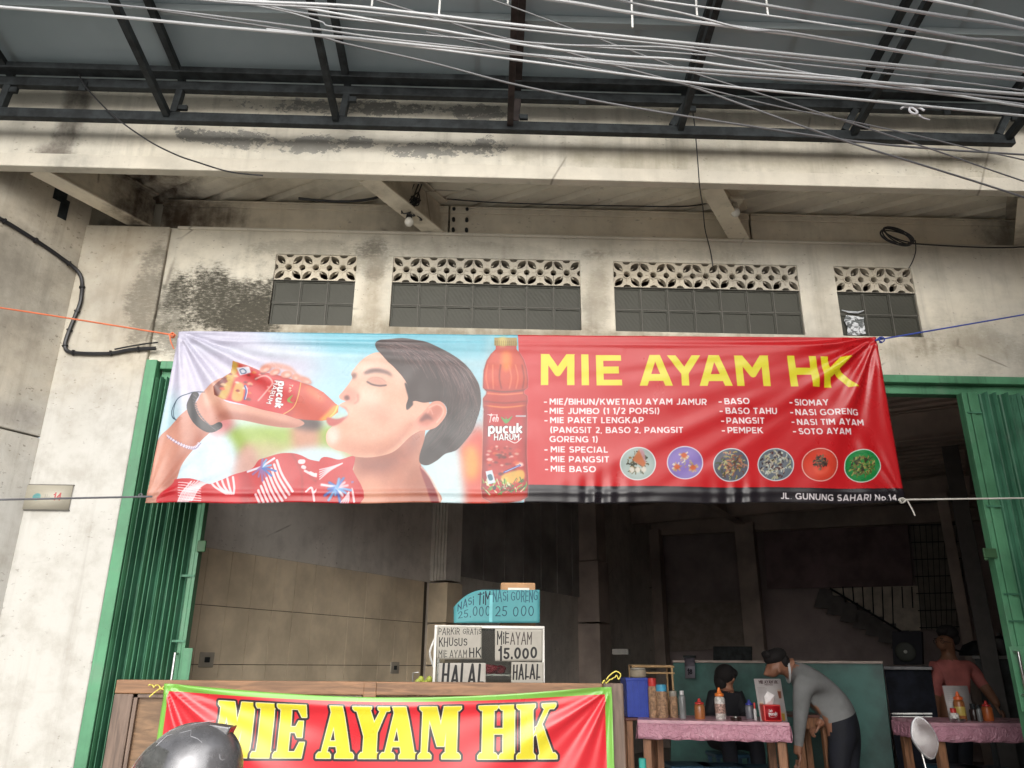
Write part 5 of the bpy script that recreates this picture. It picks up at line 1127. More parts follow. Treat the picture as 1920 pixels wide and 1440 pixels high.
# ------------------------------------------------------------------ tables and what stands on them
ZT = 1.19
M_PINK = G('pink_plastic_cloth', .22, 0, .6); n = M_PINK.noise(6, 5, .6, None, 1); M_PINK.col(M_PINK.mix(n, (.50,.22,.29), (.62,.32,.40))); v = M_PINK.noise(22, 3, .5, None, 2.5); M_PINK.bump(v, .7, .03); M_PINK = M_PINK.mat
M_PINKT = simple('pink_table_edge', (.55,.30,.36), .3)
def table(name, FLp, w, d, ang, lab, drop=.10):
    # FLp: front left corner on the table plane
    a = R(ang); ex = np.array([math.cos(a), -math.sin(a), 0]); ey = np.array([math.sin(a), math.cos(a), 0]); o = np.array(FLp); t = thing(name, lab, 'table', [*(o+ex*w/2+ey*d/2)[:2], FL])
    P = lambda u, v, z: o*[1,1,0]+ex*u+ey*v+ZZ*z
    ob('table_top', MB().obox(P(w/2,d/2,ZT-.012), ex, ey, ZZ, w/2, d/2, .012), M_PINKT, t, bevel=.004)
    m = MB(); N = 60
    for side in range(4):
        A, B2, nn = [(P(0,0,0),P(w,0,0),-ey),(P(w,0,0),P(w,d,0),ex),(P(w,d,0),P(0,d,0),ey),(P(0,d,0),P(0,0,0),-ex)][side]
        vs = []; rr = random.Random(side)
        for i in range(N+1):
            for j in range(5):
                q = A+(B2-A)*i/N; q = q+nn*(.004+.010*(j/4)*(1+math.sin(i*1.1+rr.random()*.6+j))*(.7)); vs.append(q+ZZ*(ZT-.022-drop*j/4+.003*math.sin(i*.7)*(j/4)))
        m.add(vs, [(i*5+j, (i+1)*5+j, (i+1)*5+j+1, i*5+j+1) for i in range(N) for j in range(4)])
    c = ob('cloth_skirt', m, M_PINK, t, smooth=True, fix=False); md = c.modifiers.new('t', 'SOLIDIFY'); md.thickness = .001
    for u, v in ((.06,.05),(w-.06,.05),(.06,d-.05),(w-.06,d-.05)):
        ob('leg', MB().obox(P(u,v,(FL+ZT-.025)/2), ex, ey, ZZ, .028, .028, (ZT-.025-FL)/2), M_LEG, t, bevel=.003)
    ob('stretcher', MB().obox(P(w/2,d/2,FL+.2), ex, ey, ZZ, w/2-.08, .02, .025), M_LEG, t)
    return P
tA = atZ(1196,1353,ZT); tB = atZ(1480,1355,ZT)
# keep depth believable: the row of tables stands about 5.7 m from the camera
fa, fb = atY(1195,1350,1.25), atY(1480,1354,1.05); ZT = float((fa[2]+fb[2])/2); w1 = float(np.linalg.norm((fb-fa)[:2])); ang1 = math.degrees(math.atan2(-(fb[1]-fa[1]), fb[0]-fa[0]))
PT1 = table('dining_table', fa, w1, .62, ang1, 'table under pink plastic cloth holding the blue crate, sauces and red tissue box')
ga, gb_ = atY(1745,1353,1.15), atY(1925,1353,1.12); PT2 = table('dining_table', ga, 1.25, .62, 3, 'table under pink plastic cloth by the right green gate')
sb = atZ(1500,1352,ZT); PT3 = None
t = thing('wooden_bench', 'bare wooden table standing right of the pink table beside the bending man', 'table', [*atY(1520,1352,2.2)[:2], FL])
b0, b1 = atY(1486,1352,1.95), atY(1556,1352,1.95)
ob('table_top', MB().box(b0[0],b1[0],1.95,2.45,ZT-.02,ZT+.0), simple('brown_top', (.16,.075,.06), .4), t, bevel=.004); ob('apron', MB().box(b0[0]+.02,b1[0]-.02,1.97,1.99,ZT-.10,ZT-.021), M_LEG, t)
for x_ in (b0[0]+.06, b1[0]-.03):
    for y_ in (2.0, 2.38): ob('leg', MB().box(x_-.025,x_+.025,y_-.025,y_+.025,FL,ZT-.021), M_LEG, t, bevel=.003)
def on(PX, PYb, Y): return atY(PX, PYb, Y)
YT = 1.36
def base(px, Y=YT): p = atY(px, 1349, Y); return np.array([p[0], Y, ZT+.0005])
PXM = lambda Y: (Y-CAM[1])/F_PX*1.065                       # metres per photo pixel at depth Y
def bottle(name, px, Y, hpx, wpx, lab, bodym, capm, cap=.28, nozzle=True, cat='bottle', band=None):
    c = base(px, Y); k = PXM(Y); H = hpx*k; r = wpx*k/2; hb = H*(1-cap)
    t = thing(name, lab, cat, c)
    ob('bottle_body', MB().lathe([(r*.92,0),(r,.008),(r,hb*.86),(r*.86,hb*.96),(r*.6,hb)], c, 18), bodym, t, smooth=True)
    if band: ob('bottle_label', MB().lathe([(r*1.01,hb*.25),(r*1.02,hb*.26),(r*1.02,hb*.66),(r*1.01,hb*.67)], c, 18), band, t, smooth=True)
    if nozzle: ob('nozzle_cap', MB().lathe([(r*.85,hb),(r*.85,hb+H*cap*.3),(r*.42,hb+H*cap*.42),(r*.18,H),(r*.05,H)], c, 16), capm, t, smooth=True)
    else: ob('cap', MB().lathe([(r*.62,hb),(r*.62,H),(r*.5,H)], c, 16), capm, t, smooth=True)
    return t
C_ORG = simple('chilli_orange', (.50,.13,.035), .35); C_RED = simple('cap_red', (.55,.04,.035), .35); C_WHT = simple('bottle_white', (.55,.53,.50), .4, var=.4, scale=60); C_SAU = simple('sauce_brown_orange', (.33,.12,.04), .3)
C_BLUE = simple('cap_blue', (.04,.05,.35), .4); C_DK = simple('soy_dark', (.03,.018,.015), .2); C_TEALC = simple('cap_teal', (.06,.45,.38), .4); C_GLS = simple('clear_bottle', (.20,.21,.21), .1)
bottle('sauce_bottle', 1313, 1.36, 31, 17, 'small orange sauce bottle with red nozzle right of the bamboo rack', C_SAU, C_RED)
bottle('sauce_bottle', 1352, 1.36, 48, 17, 'tall white sauce bottle with orange nozzle in the middle of the pink table', C_WHT, simple('cap_orange', (.75,.2,.03), .35), band=simple('speckled_label', (.35,.22,.18), .5, var=.9, scale=90))
bottle('sauce_bottle', 1407, 1.42, 29, 14, 'small pale bottle with blue nozzle left of the menu card', simple('grey_liquid', (.15,.15,.17), .3), C_BLUE)
bottle('water_bottle', 1281, 1.40, 42, 11, 'clear slim bottle beside the bamboo rack', C_GLS, simple('cap_pale', (.5,.5,.5), .4), .14, False)
bottle('toothpick_tube', 1417, 1.30, 26, 5, 'thin red and white tube standing by the menu card', simple('tube_white', (.6,.58,.58), .5), C_RED, .35, False, 'tube')
c = base(1380, 1.2); t = thing('sardine_tin', 'flat shiny tin near the front edge of the pink table', 'tin', c); ob('tin_body', MB().lathe([(.036,0),(.038,.004),(.038,.018),(.034,.021)], c, 20), C_DK, t, smooth=True); ob('tin_lid', MB().lathe([(.022,.0212),(.022,.026),(.018,.028)], c, 18), M_CHROME, t, smooth=True)
# menu card and tissue box
def menu_card(P4, Y, lab, rich):
    Q = [atY(x, y, Y) for x, y in P4]; Q[2][2] = ZT+.001; Q[3][2] = ZT+.001; Q[0][1] += .05; Q[1][1] += .05
    c = Cv(300, 420, (216,208,206))
    if rich:
        c.text('MIE AYAM HK', (50,46), (262,46), 26, .22, (70,40,44), butt=False); c.text('MINUMAN', (110,66), (200,66), 11, .2, (90,70,70), butt=False)
        for k in range(26): c.line([(24,90+k*12),(24+random.uniform(70,150),90+k*12)], 2.6, (120,108,110), .8); c.line([(190,200+k*8.5),(270,200+k*8.5)], 1.8, (130,120,120), .5)
        for (x, y, cc) in ((262,110,(150,84,58)),(38,230,(206,150,110)),(262,330,(222,176,70))):
            c.poly([(x-20,y),(x+20,y),(x+14,y+86),(x-14,y+86)], cc, .95, 1, sm=False); c.poly([(x-20,y),(x+20,y),(x+19,y+14),(x-19,y+14)], (230,214,196), .9, 1)
    else:
        for k in range(14): c.line([(30,40+k*24),(30+random.uniform(90,230),40+k*24)], 2.6, (150,150,150), .6)
    f = lambda u, v: (Q[3]*(1-u)+Q[2]*u)*(1-v)+(Q[0]*(1-u)+Q[1]*u)*v
    t = thing('menu_card', lab, 'menu', (Q[2]+Q[3])/2)
    sheet('card', f, 2, 2, print_mat('menu_print', c.image('menu_print'), .4), t, .002)
    ob('card_stand', MB().beam((Q[2]*.2+Q[3]*.8)+[0,.01,.003], (Q[2]*.8+Q[3]*.2)+[0,.01,.003], .04, .006), C_GLS, t); return t
menu_card([(1418,1273),(1468,1273),(1477,1353),(1426,1353)], 1.16, 'white menu card with drink pictures standing on the pink table', True)
menu_card([(1774,1286),(1821,1286),(1830,1346),(1780,1346)], 1.42, 'plain pale menu sheet standing on the right-hand pink table', False)
c = base(1450, 1.10); t = thing('tissue_box', 'red plastic tissue box with white script in front of the menu card', 'tissue box', c); k = PXM(1.1)
ob('box_body', MB().box(c[0]-14.5*k,c[0]+14.5*k,1.10,1.19,ZT+.001,ZT+26*k), C_RED, t, bevel=.008)
tc = Cv(300, 260, (196,16,32)); tc.text('Teh', (70,110), (150,104), 44, .16, (250,236,238), butt=False); tc.text('pucuk', (66,176), (236,170), 60, .22, (252,248,248), butt=False); tc.line([(80,200),(150,212),(226,192)], 7, (250,240,240))
sheet('print_panel', lambda u, v: (c[0]-12*k+24*k*u, 1.0985, ZT+.012+21*k*v), 1, 1, print_mat('tissue_print', tc.image('tissue_print'), .4), t, .001)
ob('tissue', MB().add([(c[0]-.03,1.14,ZT+26*k),(c[0]+.025,1.15,ZT+26*k),(c[0]+.035,1.13,ZT+26*k+.06),(c[0]-.005,1.15,ZT+26*k+.085),(c[0]-.035,1.14,ZT+26*k+.05),(c[0],1.12,ZT+26*k+.03)], [(0,5,4),(5,3,4),(5,2,3),(0,1,5),(1,2,5)]), simple('tissue_paper', (.7,.66,.66), .8), t)
# blue crate, jars, snack bags, bamboo rack at the table's left end
M_CB = simple('crate_blue', (.02,.05,.34), .3)
t = thing('wooden_stand', 'low wooden stand under the blue crate at the left of the pink table', 'stand', [*atY(1193,1350,1.5)[:2], FL]); s0, s1 = atY(1172,1348,1.5), atY(1245,1348,1.5)
ob('stand_top', MB().box(s0[0],s1[0],1.48,1.82,ZT-.02,ZT-.002), simple('dark_red_wood', (.12,.04,.035), .5), t, bevel=.003)
for x_ in (s0[0]+.035, s1[0]-.035):
    for y_ in (1.53, 1.77): ob('leg', MB().box(x_-.022,x_+.022,y_-.022,y_+.022,FL,ZT-.021), M_LEG, t, bevel=.003)
t = thing('plastic_crate', 'deep blue plastic crate at the left end of the pink table', 'crate', [*atY(1197,1348,1.5)[:2], ZT]); q0, q1 = atY(1174,1271,1.5), atY(1221,1271,1.5); zt_ = q0[2]
m = MB(); x0, x1, ya, yb = q0[0], q1[0], 1.50, 1.76
for a, b, c_, d in ((x0,x1,ya,ya+.008),(x0,x1,yb-.008,yb),(x0,x0+.008,ya+.0085,yb-.0085),(x1-.008,x1,ya+.0085,yb-.0085)): m.box(a,b,c_,d,ZT,zt_)
ob('crate_body', m, M_CB, t, bevel=.003); ob('crate_bottom', MB().box(x0+.009,x1-.009,ya+.009,yb-.009,ZT+.002,ZT+.01), M_CB, t); ob('rim', MB().box(x0-.006,x1+.006,ya-.006,ya-.0005,zt_-.02,zt_+.002), M_CB, t, bevel=.002)
for x_ in (x0+.05, (x0+x1)/2, x1-.05): ob('rib', MB().box(x_-.005,x_+.005,ya-.004,ya-.0003,ZT+.02,zt_-.021), M_CB, t)
def jar(px0, px1, pyt, pyb, Y, lab, gm_, lm, zb=None):
    p0_, p1_ = atY(px0, pyb, Y), atY(px1, pyb, Y); r = (p1_[0]-p0_[0])/2; z1 = atY(px0, pyt, Y)[2]; z0 = zb if zb is not None else p0_[2]; c = np.array([(p0_[0]+p1_[0])/2, Y+r, z0]); H = z1-z0; t = thing('jar', lab, 'jar', c)
    ob('jar_body', MB().lathe([(r*.9,0),(r,.01),(r,H*.72),(r*.86,H*.8)], c, 18), gm_, t, smooth=True); ob('lid', MB().lathe([(r*.9,H*.8),(r*.93,H*.82),(r*.9,H),(r*.3,H*1.02)], c, 18), lm, t, smooth=True)
M_CRK = simple('crackers', (.36,.22,.13), .5, var=.5, scale=45, bump=.5, dist=.02); M_LID = simple('dull_lid', (.30,.28,.24), .4)
jar(1184,1216,1252,1270,1.58,'squat pale jar on top of the blue crate', simple('cream_jar', (.38,.32,.24), .4), M_LID, zt_+.003)
jar(1219,1236,1272,1347,1.44,'tall jar of crackers with a red lid beside the blue crate', M_CRK, C_RED, ZT+.0005)
jar(1234,1256,1284,1347,1.40,'clear jar full of pale crackers in front of the bamboo rack', M_CRK, simple('lid_skyblue', (.06,.32,.5), .4), ZT+.0005)
jar(1258,1274,1296,1346,1.46,'brown snack jar behind the bamboo rack legs', M_CRK, M_LID, ZT+.0005)
t = thing('bamboo_rack', 'two-tier bamboo rack at the left of the pink table', 'rack', [*atY(1235,1349,1.62)[:2], ZT]); M_BAM = simple('bamboo', (.42,.27,.13), .5); rr0, rr1 = atY(1188,1247,1.62), atY(1262,1247,1.62); zr = rr0[2]
for x_ in (rr0[0], rr1[0]-.01):
    for y_ in (1.62, 1.80): ob('post', MB().tube([(x_,y_,ZT+.001),(x_,y_,zr)], .008, 8), M_BAM, t)
for z in (zr-.01, zr-.055, ZT+.12): ob('rail', MB().tube([(rr0[0]-.015,1.615,z),(rr1[0]+.005,1.615,z)], .007, 8), M_BAM, t)
for k in range(7): ob('slat', MB().box(rr0[0]-.01,rr1[0],1.63+k*.025,1.645+k*.025,zr-.004,zr+.002), M_BAM, t)
# right-hand table
bottle('sauce_bottle', 1803, 1.34, 45, 17, 'tall yellow-labelled sauce bottle with orange nozzle on the right table', C_SAU, simple('cap_orange2', (.7,.13,.03), .35), band=simple('label_yellow', (.55,.42,.10), .4))
bottle('condiment_jar', 1790, 1.28, 20, 15, 'short white condiment pot with red lid on the right table', C_WHT, C_RED, .35, False, 'jar')
bottle('soy_bottle', 1828, 1.36, 26, 13, 'small dark soy bottle right of the tall sauce bottle', C_DK, M_BLACK, .3, False); bottle('vinegar_bottle', 1838, 1.30, 25, 8, 'clear vinegar bottle with dark stopper on the right table', C_GLS, M_BLACK, .22, False)
bottle('sauce_bottle', 1854, 1.34, 31, 16, 'orange sauce bottle with red nozzle nearest the right gate', C_ORG, C_RED)
c = base(1797, 1.2); t = thing('metal_ashtray', 'shiny round ashtray at the front of the right table', 'ashtray', c); ob('dish', MB().lathe([(.03,0),(.045,.004),(.05,.02),(.046,.02),(.036,.007),(.004,.006)], c, 20), M_CHROME, t, smooth=True)
# stools
M_STL = simple('stool_blue', (.035,.10,.17), .4)
def stool(px, py, Y, lab):
    p = atY(px, py, Y); z = FL+.43; hw = .17; t = thing('plastic_stool', lab, 'stool', (p[0], Y, FL)); ob('seat', MB().box(p[0]-hw,p[0]+hw,Y-hw,Y+hw,z-.03,z), M_STL, t, bevel=.012)
    for sx in (-1,1):
        for sy in (-1,1): ob('leg', MB().beam((p[0]+sx*(hw+.03),Y+sy*(hw+.03),FL), (p[0]+sx*(hw-.03),Y+sy*(hw-.03),z-.031), .035, .02), M_STL, t)
for px, Y, lab in ((1290,1.9,'blue plastic stool farthest left under the pink table'),(1352,1.85,'blue plastic stool in the middle under the pink table'),(1430,1.75,'pale blue plastic stool at the right end under the pink table'),(1790,1.85,'blue plastic stool left under the right-hand table'),(1850,1.75,'blue plastic stool right under the right-hand table')): stool(px, 1430, Y, lab)
c = atY(1205,1440,.95); t = thing('water_bottle', 'dark bottle with a teal cap at the lower left of the pink table', 'bottle', c-[0,0,.2]); ob('bottle_body', MB().lathe([(.03,0),(.032,.01),(.032,.17),(.02,.2)], c-[0,0,.2], 16), C_DK, t, smooth=True); ob('cap', MB().lathe([(.024,.201),(.024,.255),(.02,.258)], c-[0,0,.2], 16), C_TEALC, t, smooth=True)
c = (c-[0,0,.2]); t2 = thing('side_stool', 'dark low stool carrying the teal-capped bottle', 'stool', (c[0], c[1], FL)); ob('seat', MB().box(c[0]-.13,c[0]+.13,c[1]-.13,c[1]+.13,c[2]-.03,c[2]-.001), M_STL, t2, bevel=.01)
for sx in (-1,1):
    for sy in (-1,1): ob('leg', MB().box(c[0]+sx*.10-.015,c[0]+sx*.10+.015,c[1]+sy*.10-.015,c[1]+sy*.10+.015,FL,c[2]-.031), M_STL, t2)

# ------------------------------------------------------------------ things deeper inside
M_PART = simple('teal_board', (.04,.12,.105), .45, var=.45, scale=2.2)
def back_thing(name, P, s, mat, lab, cat, part, th=.04):
    m = MB(); bquad(m, s, P, th); c = bp(sum(p[0] for p in P)/len(P), max(p[1] for p in P), s); t = thing(name, lab, cat, c); ob(part, m, mat, t, fix=True, bevel=.004); return t
zf = lambda s, x: proj(bp(x, 1300, s)*[1,1,0]+[0,0,FL])[1]
t = back_thing('partition_board', [(1262,1241),(1655,1243),(1688,zf(4.7,1688)),(1255,zf(4.7,1255))], 4.7, M_PART, 'scuffed teal board partition behind the bending man', 'partition', 'board')
m = MB(); m.beam(bp(1262,1240,4.68), bp(1655,1242,4.68), .03, .02); ob('top_edge', m, M_INMID, t)
cc_ = Cv(120, 260, (150,146,158)); cc_.text('18', (34,206), (86,206), 56, .26, (26,24,40), butt=False); cc_.poly([(0,0),(120,0),(120,112),(0,118)], (110,104,116), sm=False)
cq_ = [bp(x, y, 4.6) for x, y in ((1283,1232),(1302,1232),(1303,1272),(1285,1272))]; t = thing('tear_off_calendar', 'white tear-off calendar showing 18 hung on the teal partition', 'calendar', cq_[3]); sheet('calendar_page', lambda u, v: (cq_[3]*(1-u)+cq_[2]*u)*(1-v)+(cq_[0]*(1-u)+cq_[1]*u)*v, 1, 1, print_mat('calendar_print', cc_.image('calendar_print'), .7), t, .012)
ob('page_clip', MB().beam(bp(1281,1231,4.59), bp(1304,1231,4.59), .02, .02), M_BLACK, t)
t = back_thing('dark_television', [(1337,1212),(1409,1212),(1409,1246),(1337,1246)], 6.0, M_BLACK, 'black flat screen standing behind the teal partition', 'television', 'screen'); ob('stand', MB().lbox(6.0,6.03,*sorted(((bp(1371,1246,6)-lot(6,0,0))@RR+q for q in (-.03,.03))),FL,float(bp(1371,1246,6)[2])-.002), M_BLACK, t)
t = back_thing('loudspeaker', [(1672,1184),(1728,1184),(1730,1246),(1675,1246)], 5.3, simple('speaker_black', (.010,.010,.013), .7, spec=.1), 'black loudspeaker box with a pale round centre on the dark counter', 'speaker', 'cabinet', .25)
c = bp(1698,1222,5.27); m = MB(); m.ell(c, (.085,.085,.012), 18, M=np.stack([RR, ZZ, DD], 1)); ob('cone', m, simple('speaker_cone', (.018,.02,.016), .6, spec=.2), t, smooth=True); m = MB(); m.ell(c-DD*.014, (.016,.016,.008), 12, M=np.stack([RR, ZZ, DD], 1)); ob('dust_cap', m, simple('dust_cap', (.25,.26,.24), .3), t, smooth=True)
p = bp(1650,1249,5.2); p2_ = bp(1748,1249,5.2); t = thing('dark_counter', 'dark steel counter with rails under the loudspeaker', 'counter', [*((p+p2_)/2)[:2], FL]); t0, t1 = (p-lot(5.2,0,0))@RR, (p2_-lot(5.2,0,0))@RR
ob('counter_top', MB().lbox(5.15,5.75,t0,t1,p[2]-.03,p[2]), simple('counter_grey', (.10,.10,.11), .3), t, bevel=.004); ob('counter_body', MB().lbox(5.2,5.7,t0+.03,t1-.02,FL,p[2]-.031), simple('counter_dark', (.014,.016,.024), .7, spec=.12, var=.5, scale=8), t)
for y in (1338,1344): ob('rail', MB().beam(bp(1672,y,5.12), bp(1748,y,5.12), .012, .012), M_CHROME, t)
p = bp(1822,1229,6.3); p2_ = bp(1905,1228,6.3); t = thing('cooking_bench', 'dark cooking bench with a pale front edge behind the man in orange', 'counter', [*((p+p2_)/2)[:2], FL]); t0, t1 = (p-lot(6.3,0,0))@RR, (p2_-lot(6.3,0,0))@RR
ob('bench_top', MB().lbox(6.3,6.9,t0,t1,p[2]-.03,p[2]), simple('bench_steel', (.28,.27,.26), .35), t, bevel=.003); ob('bench_body', MB().lbox(6.34,6.88,t0+.02,t1-.02,FL,p[2]-.031), simple('bench_dark', (.04,.05,.05), .5, var=.5), t)
c = bp(1838,1228,6.45); c[2] = p[2]+.001; t = thing('wok', 'black wok turned over on the cooking bench', 'wok', c); ob('pan', MB().lathe([(.19,0),(.185,.03),(.14,.10),(.05,.14),(.01,.145)], c, 20), M_BLACK, t, smooth=True); ob('handle', MB().tube([c+[-.18,0,.03], c+[-.24,0,.05], c+[-.30,0,.05]], .01, 6), M_BLACK, t)
c = bp(1880,1228,6.5); c[2] = p[2]+.001; t = thing('cooking_pot', 'dull metal pot beside the wok on the cooking bench', 'pot', c); ob('pot_body', MB().lathe([(.11,0),(.12,.02),(.12,.15),(.125,.155)], c, 20), simple('pot_metal', (.12,.12,.12), .35, .6), t, smooth=True); ob('lid', MB().lathe([(.124,.157),(.08,.18),(.02,.19),(.02,.21),(.005,.215)], c, 20), bpy.data.materials['pot_metal'], t, smooth=True)
p = bp(1168,1213,4.5); t = thing('strip_lamp', 'unlit pale strip lamp on the dark wall left of the bamboo rack', 'lamp', p); ob('housing', MB().beam(bp(1150,1222,4.5), bp(1180,1222,4.5), .06, .05), simple('lamp_housing', (.3,.29,.27), .5), t)

# ------------------------------------------------------------------ people
def person(name, lab, J, E, mats, region, loc, push=(), group=None, hem=None):
    # J: joint -> (xyz, radius); E: bones; region: bone -> material slot
    names = list(J); me = bpy.data.meshes.new('skin_tmp'); me.from_pydata([tuple(map(float, J[n][0])) for n in names], [(names.index(a), names.index(b)) for a, b in E], [])
    o = bpy.data.objects.new('skin_tmp', me); COL.objects.link(o); md = o.modifiers.new('s', 'SKIN'); md.use_smooth_shade = True
    for i, n in enumerate(names):
        r = J[n][1]; r = r if isinstance(r, tuple) else (r, r); me.skin_vertices[0].data[i].radius = r; me.skin_vertices[0].data[i].use_root = (n == 'pelvis')
    sb_ = o.modifiers.new('d', 'SUBSURF'); sb_.levels = 3; sb_.render_levels = 3
    dg = bpy.context.evaluated_depsgraph_get(); m2 = bpy.data.meshes.new_from_object(o.evaluated_get(dg)); bpy.data.objects.remove(o)
    n = len(m2.vertices); co = np.empty(n*3); m2.vertices.foreach_get('co', co); co = co.reshape(-1, 3)
    for c, r, vec in push:
        c, vec = np.array(c, float), np.array(vec, float); w = np.clip(1-np.linalg.norm(co-c, axis=1)/r, 0, 1); co += (w*w*(3-2*w))[:, None]*vec
    fin = co-np.array(loc); m2.vertices.foreach_set('co', fin.ravel())
    segs = [(np.array(J[a][0], float), np.array(J[b][0], float), region.get((a, b), 0), bool({a, b} & {'pelvis', 'waist', 'hipL', 'hipR'}) and 'kn' not in a+b) for a, b in E]; mi = []
    if hem:                                                 # cut a clean line where the top ends and the trousers begin
        m2.vertices.foreach_set('co', co.ravel()); bm = bmesh.new(); bm.from_mesh(m2); fs_ = [f for f in bm.faces if (f.calc_center_median()-Vector(hem[0])).length < .42]
        gm_ = list({v for f in fs_ for v in f.verts})+list({e for f in fs_ for e in f.edges})+fs_
        bmesh.ops.bisect_plane(bm, geom=gm_, plane_co=Vector(hem[0]), plane_no=Vector(hem[1])); bm.to_mesh(m2); bm.free(); n = len(m2.vertices); co = np.empty(n*3); m2.vertices.foreach_get('co', co); co = co.reshape(-1, 3); m2.vertices.foreach_set('co', (co-np.array(loc)).ravel())
    for p in m2.polygons:
        c = co[list(p.vertices)].mean(0); best = 9; k = 0
        for a, b, g, tr_ in segs:
            d = b-a; t = np.clip((c-a)@d/(d@d), 0, 1); q = np.linalg.norm(c-a-d*t)
            if q < best: best, k, kt = q, g, tr_
        if hem and kt and k in (0, 2): k = 2 if (c-np.array(hem[0]))@np.array(hem[1]) > 0 else 0
        mi.append(k)
    while m2.materials: m2.materials.pop()
    for m in mats: m2.materials.append(m)
    m2.polygons.foreach_set('material_index', mi); m2.polygons.foreach_set('use_smooth', [True]*len(m2.polygons)); m2.name = name
    t = thing(name, lab, 'person', loc, group); b = bpy.data.objects.new('body', m2); COL.objects.link(b); b.parent = t
    return t
M_SKIN = simple('skin', (.32,.15,.09), .5, var=.12, scale=6, bump=.02); M_SKIN2 = simple('skin_tan', (.22,.105,.06), .5, var=.12, bump=.02); M_HAIR = simple('black_hair', (.010,.008,.008), .85, var=.4, scale=60)
M_GRY = simple('grey_knit', (.22,.225,.225), .85, var=.12, scale=8, bump=.2); M_TRS = simple('dark_trousers', (.012,.014,.022), .8, var=.3); M_BLKS = simple('black_shirt', (.010,.010,.014), .8); M_OS = simple('coral_shirt', (.45,.135,.12), .8, var=.2, scale=6); M_SHOE = simple('dark_shoe', (.02,.015,.012), .5)
def fingers(t, palm, fwd, side, down, s=1.0, curl=.6, mat=None):
    palm, fwd, side, down = (np.array(q, float) for q in (palm, fwd, side, down)); m = MB()
    for i, (o_, l) in enumerate(((-.028,.072),(-.010,.082),(.009,.077),(.027,.060))):
        P = [palm+side*o_*s+fwd*(.03)*s]; a = 0; p = P[0]
        for k, f in enumerate((.45,.32,.23)):
            a += curl*(.5 if k == 0 else 1); p = p+(fwd*math.cos(a)+down*math.sin(a))*l*f*s; P.append(p)
        m.tube(P, [.0098*s,.009*s,.008*s,.006*s], 7)
    P = [palm-side*.03*s-fwd*.02*s, palm-side*.055*s+fwd*.01*s, palm-side*.058*s+fwd*.035*s+down*.012*s, palm-side*.05*s+fwd*.055*s+down*.02*s]; m.tube(P, [.013*s,.011*s,.009*s,.007*s], 7)
    ob('fingers', m, mat or M_SKIN, t, smooth=True)
# the bending man, facing left, leaning over the table end
YM = 1.98; A = lambda x, y, dy=0.0: atY(x, y, YM+dy)
J = {'pelvis': (A(1583,1352), (.15,.15)), 'waist': (A(1560,1318), (.145,.15)), 'chest': (A(1520,1275), (.155,.165)), 'neckb': (A(1487,1252), (.10,.105)), 'neck': (A(1471,1252), .055), 'skull': (A(1458,1246), (.088,.085)), 'face': (A(1445,1258), (.070,.068)), 'chin': (A(1447,1271), .036),
 'shL': (A(1503,1290,-.17), .085), 'elL': (A(1500,1345,-.20), .056), 'wrL': (A(1497,1398,-.20), .036), 'haL': (A(1496,1417,-.20), (.036,.024)),
 'shR': (A(1500,1272,.17), .085), 'elR': (A(1545,1330,-.10), .052), 'wrR': (A(1535,1352,-.22), .036), 'haR': (A(1528,1360,-.24), (.036,.028)),
 'hipL': (A(1578,1372,-.10), .115), 'knL': (A(1572,1445,-.10), .078), 'anL': (np.array([A(1600,1500)[0],YM-.10,FL+.09]), .048), 'toL': (np.array([A(1600,1500)[0]-.17,YM-.10,FL+.045]), .042),
 'hipR': (A(1590,1372,.10), .115), 'knR': (A(1592,1445,.10), .078), 'anR': (np.array([A(1622,1500)[0],YM+.10,FL+.09]), .048), 'toR': (np.array([A(1622,1500)[0]-.17,YM+.10,FL+.045]), .042)}
J['shR'] = (A(1515,1275,.14), .08); J['elR'] = (A(1560,1325,.0), .05)
J['elR'] = (A(1566,1322,-.20), .052); J['shR'] = (A(1522,1282,-.06), .08); J['shL'] = (A(1506,1280,-.19), .085)
del J['shR']; J['shR'] = (A(1524,1300,.16), .08)
E_ = [('pelvis','waist'),('waist','chest'),('chest','neckb'),('neckb','neck'),('neck','skull'),('skull','face'),('face','chin'),('chest','shL'),('shL','elL'),('elL','wrL'),('wrL','haL'),('chest','shR'),('shR','elR2'),('elR2','wrR'),('wrR','haR'),('pelvis','hipL'),('hipL','knL'),('knL','anL'),('anL','toL'),('pelvis','hipR'),('hipR','knR'),('knR','anR'),('anR','toR')]
J['elR2'] = (A(1562,1340,.10), .052); J['wrR'] = (A(1540,1354,-.05), .036); J['haR'] = (A(1531,1361,-.07), (.036,.028)); del J['elR']
rg_ = {('neckb','neck'):1,('neck','skull'):1,('skull','face'):1,('face','chin'):1,('wrL','haL'):1,('wrR','haR'):1}
for e in E_:
    if e[0] in ('hipL','hipR') or e[1] in ('hipL','hipR') or e[0] in ('knL','knR'): rg_[e] = 2
    if e[0] in ('anL','anR'): rg_[e] = 3
fc = A(1434,1262); MAN = person('person', 'man in grey sweater and dark trousers bending over the table end', J, E_, [M_GRY, M_SKIN, M_TRS, M_SHOE], rg_, (float(A(1590,1400)[0]), YM, FL), hem=(A(1590,1337), (.30,0,-.95)),
   push=[(A(1436,1262), .035, (-.022,-.004,-.012)), (A(1440,1253,-.04), .03, (.012,.006,0)), (A(1439,1268), .022, (-.008,0,0)), (A(1463,1256,-.085), .03, (.0,-.016,.0))])
hm = MB(); hm.ell(A(1453,1231), (.096,.088,.062), 18, M=np.array(Matrix.Rotation(R(-25), 3, 'Y'))); hm.ell(A(1468,1241), (.052,.084,.062), 14); hm.ell(A(1439,1229), (.048,.07,.035), 12, M=np.array(Matrix.Rotation(R(35), 3, 'Y'))); ob('hair', hm, M_HAIR, MAN, smooth=True)
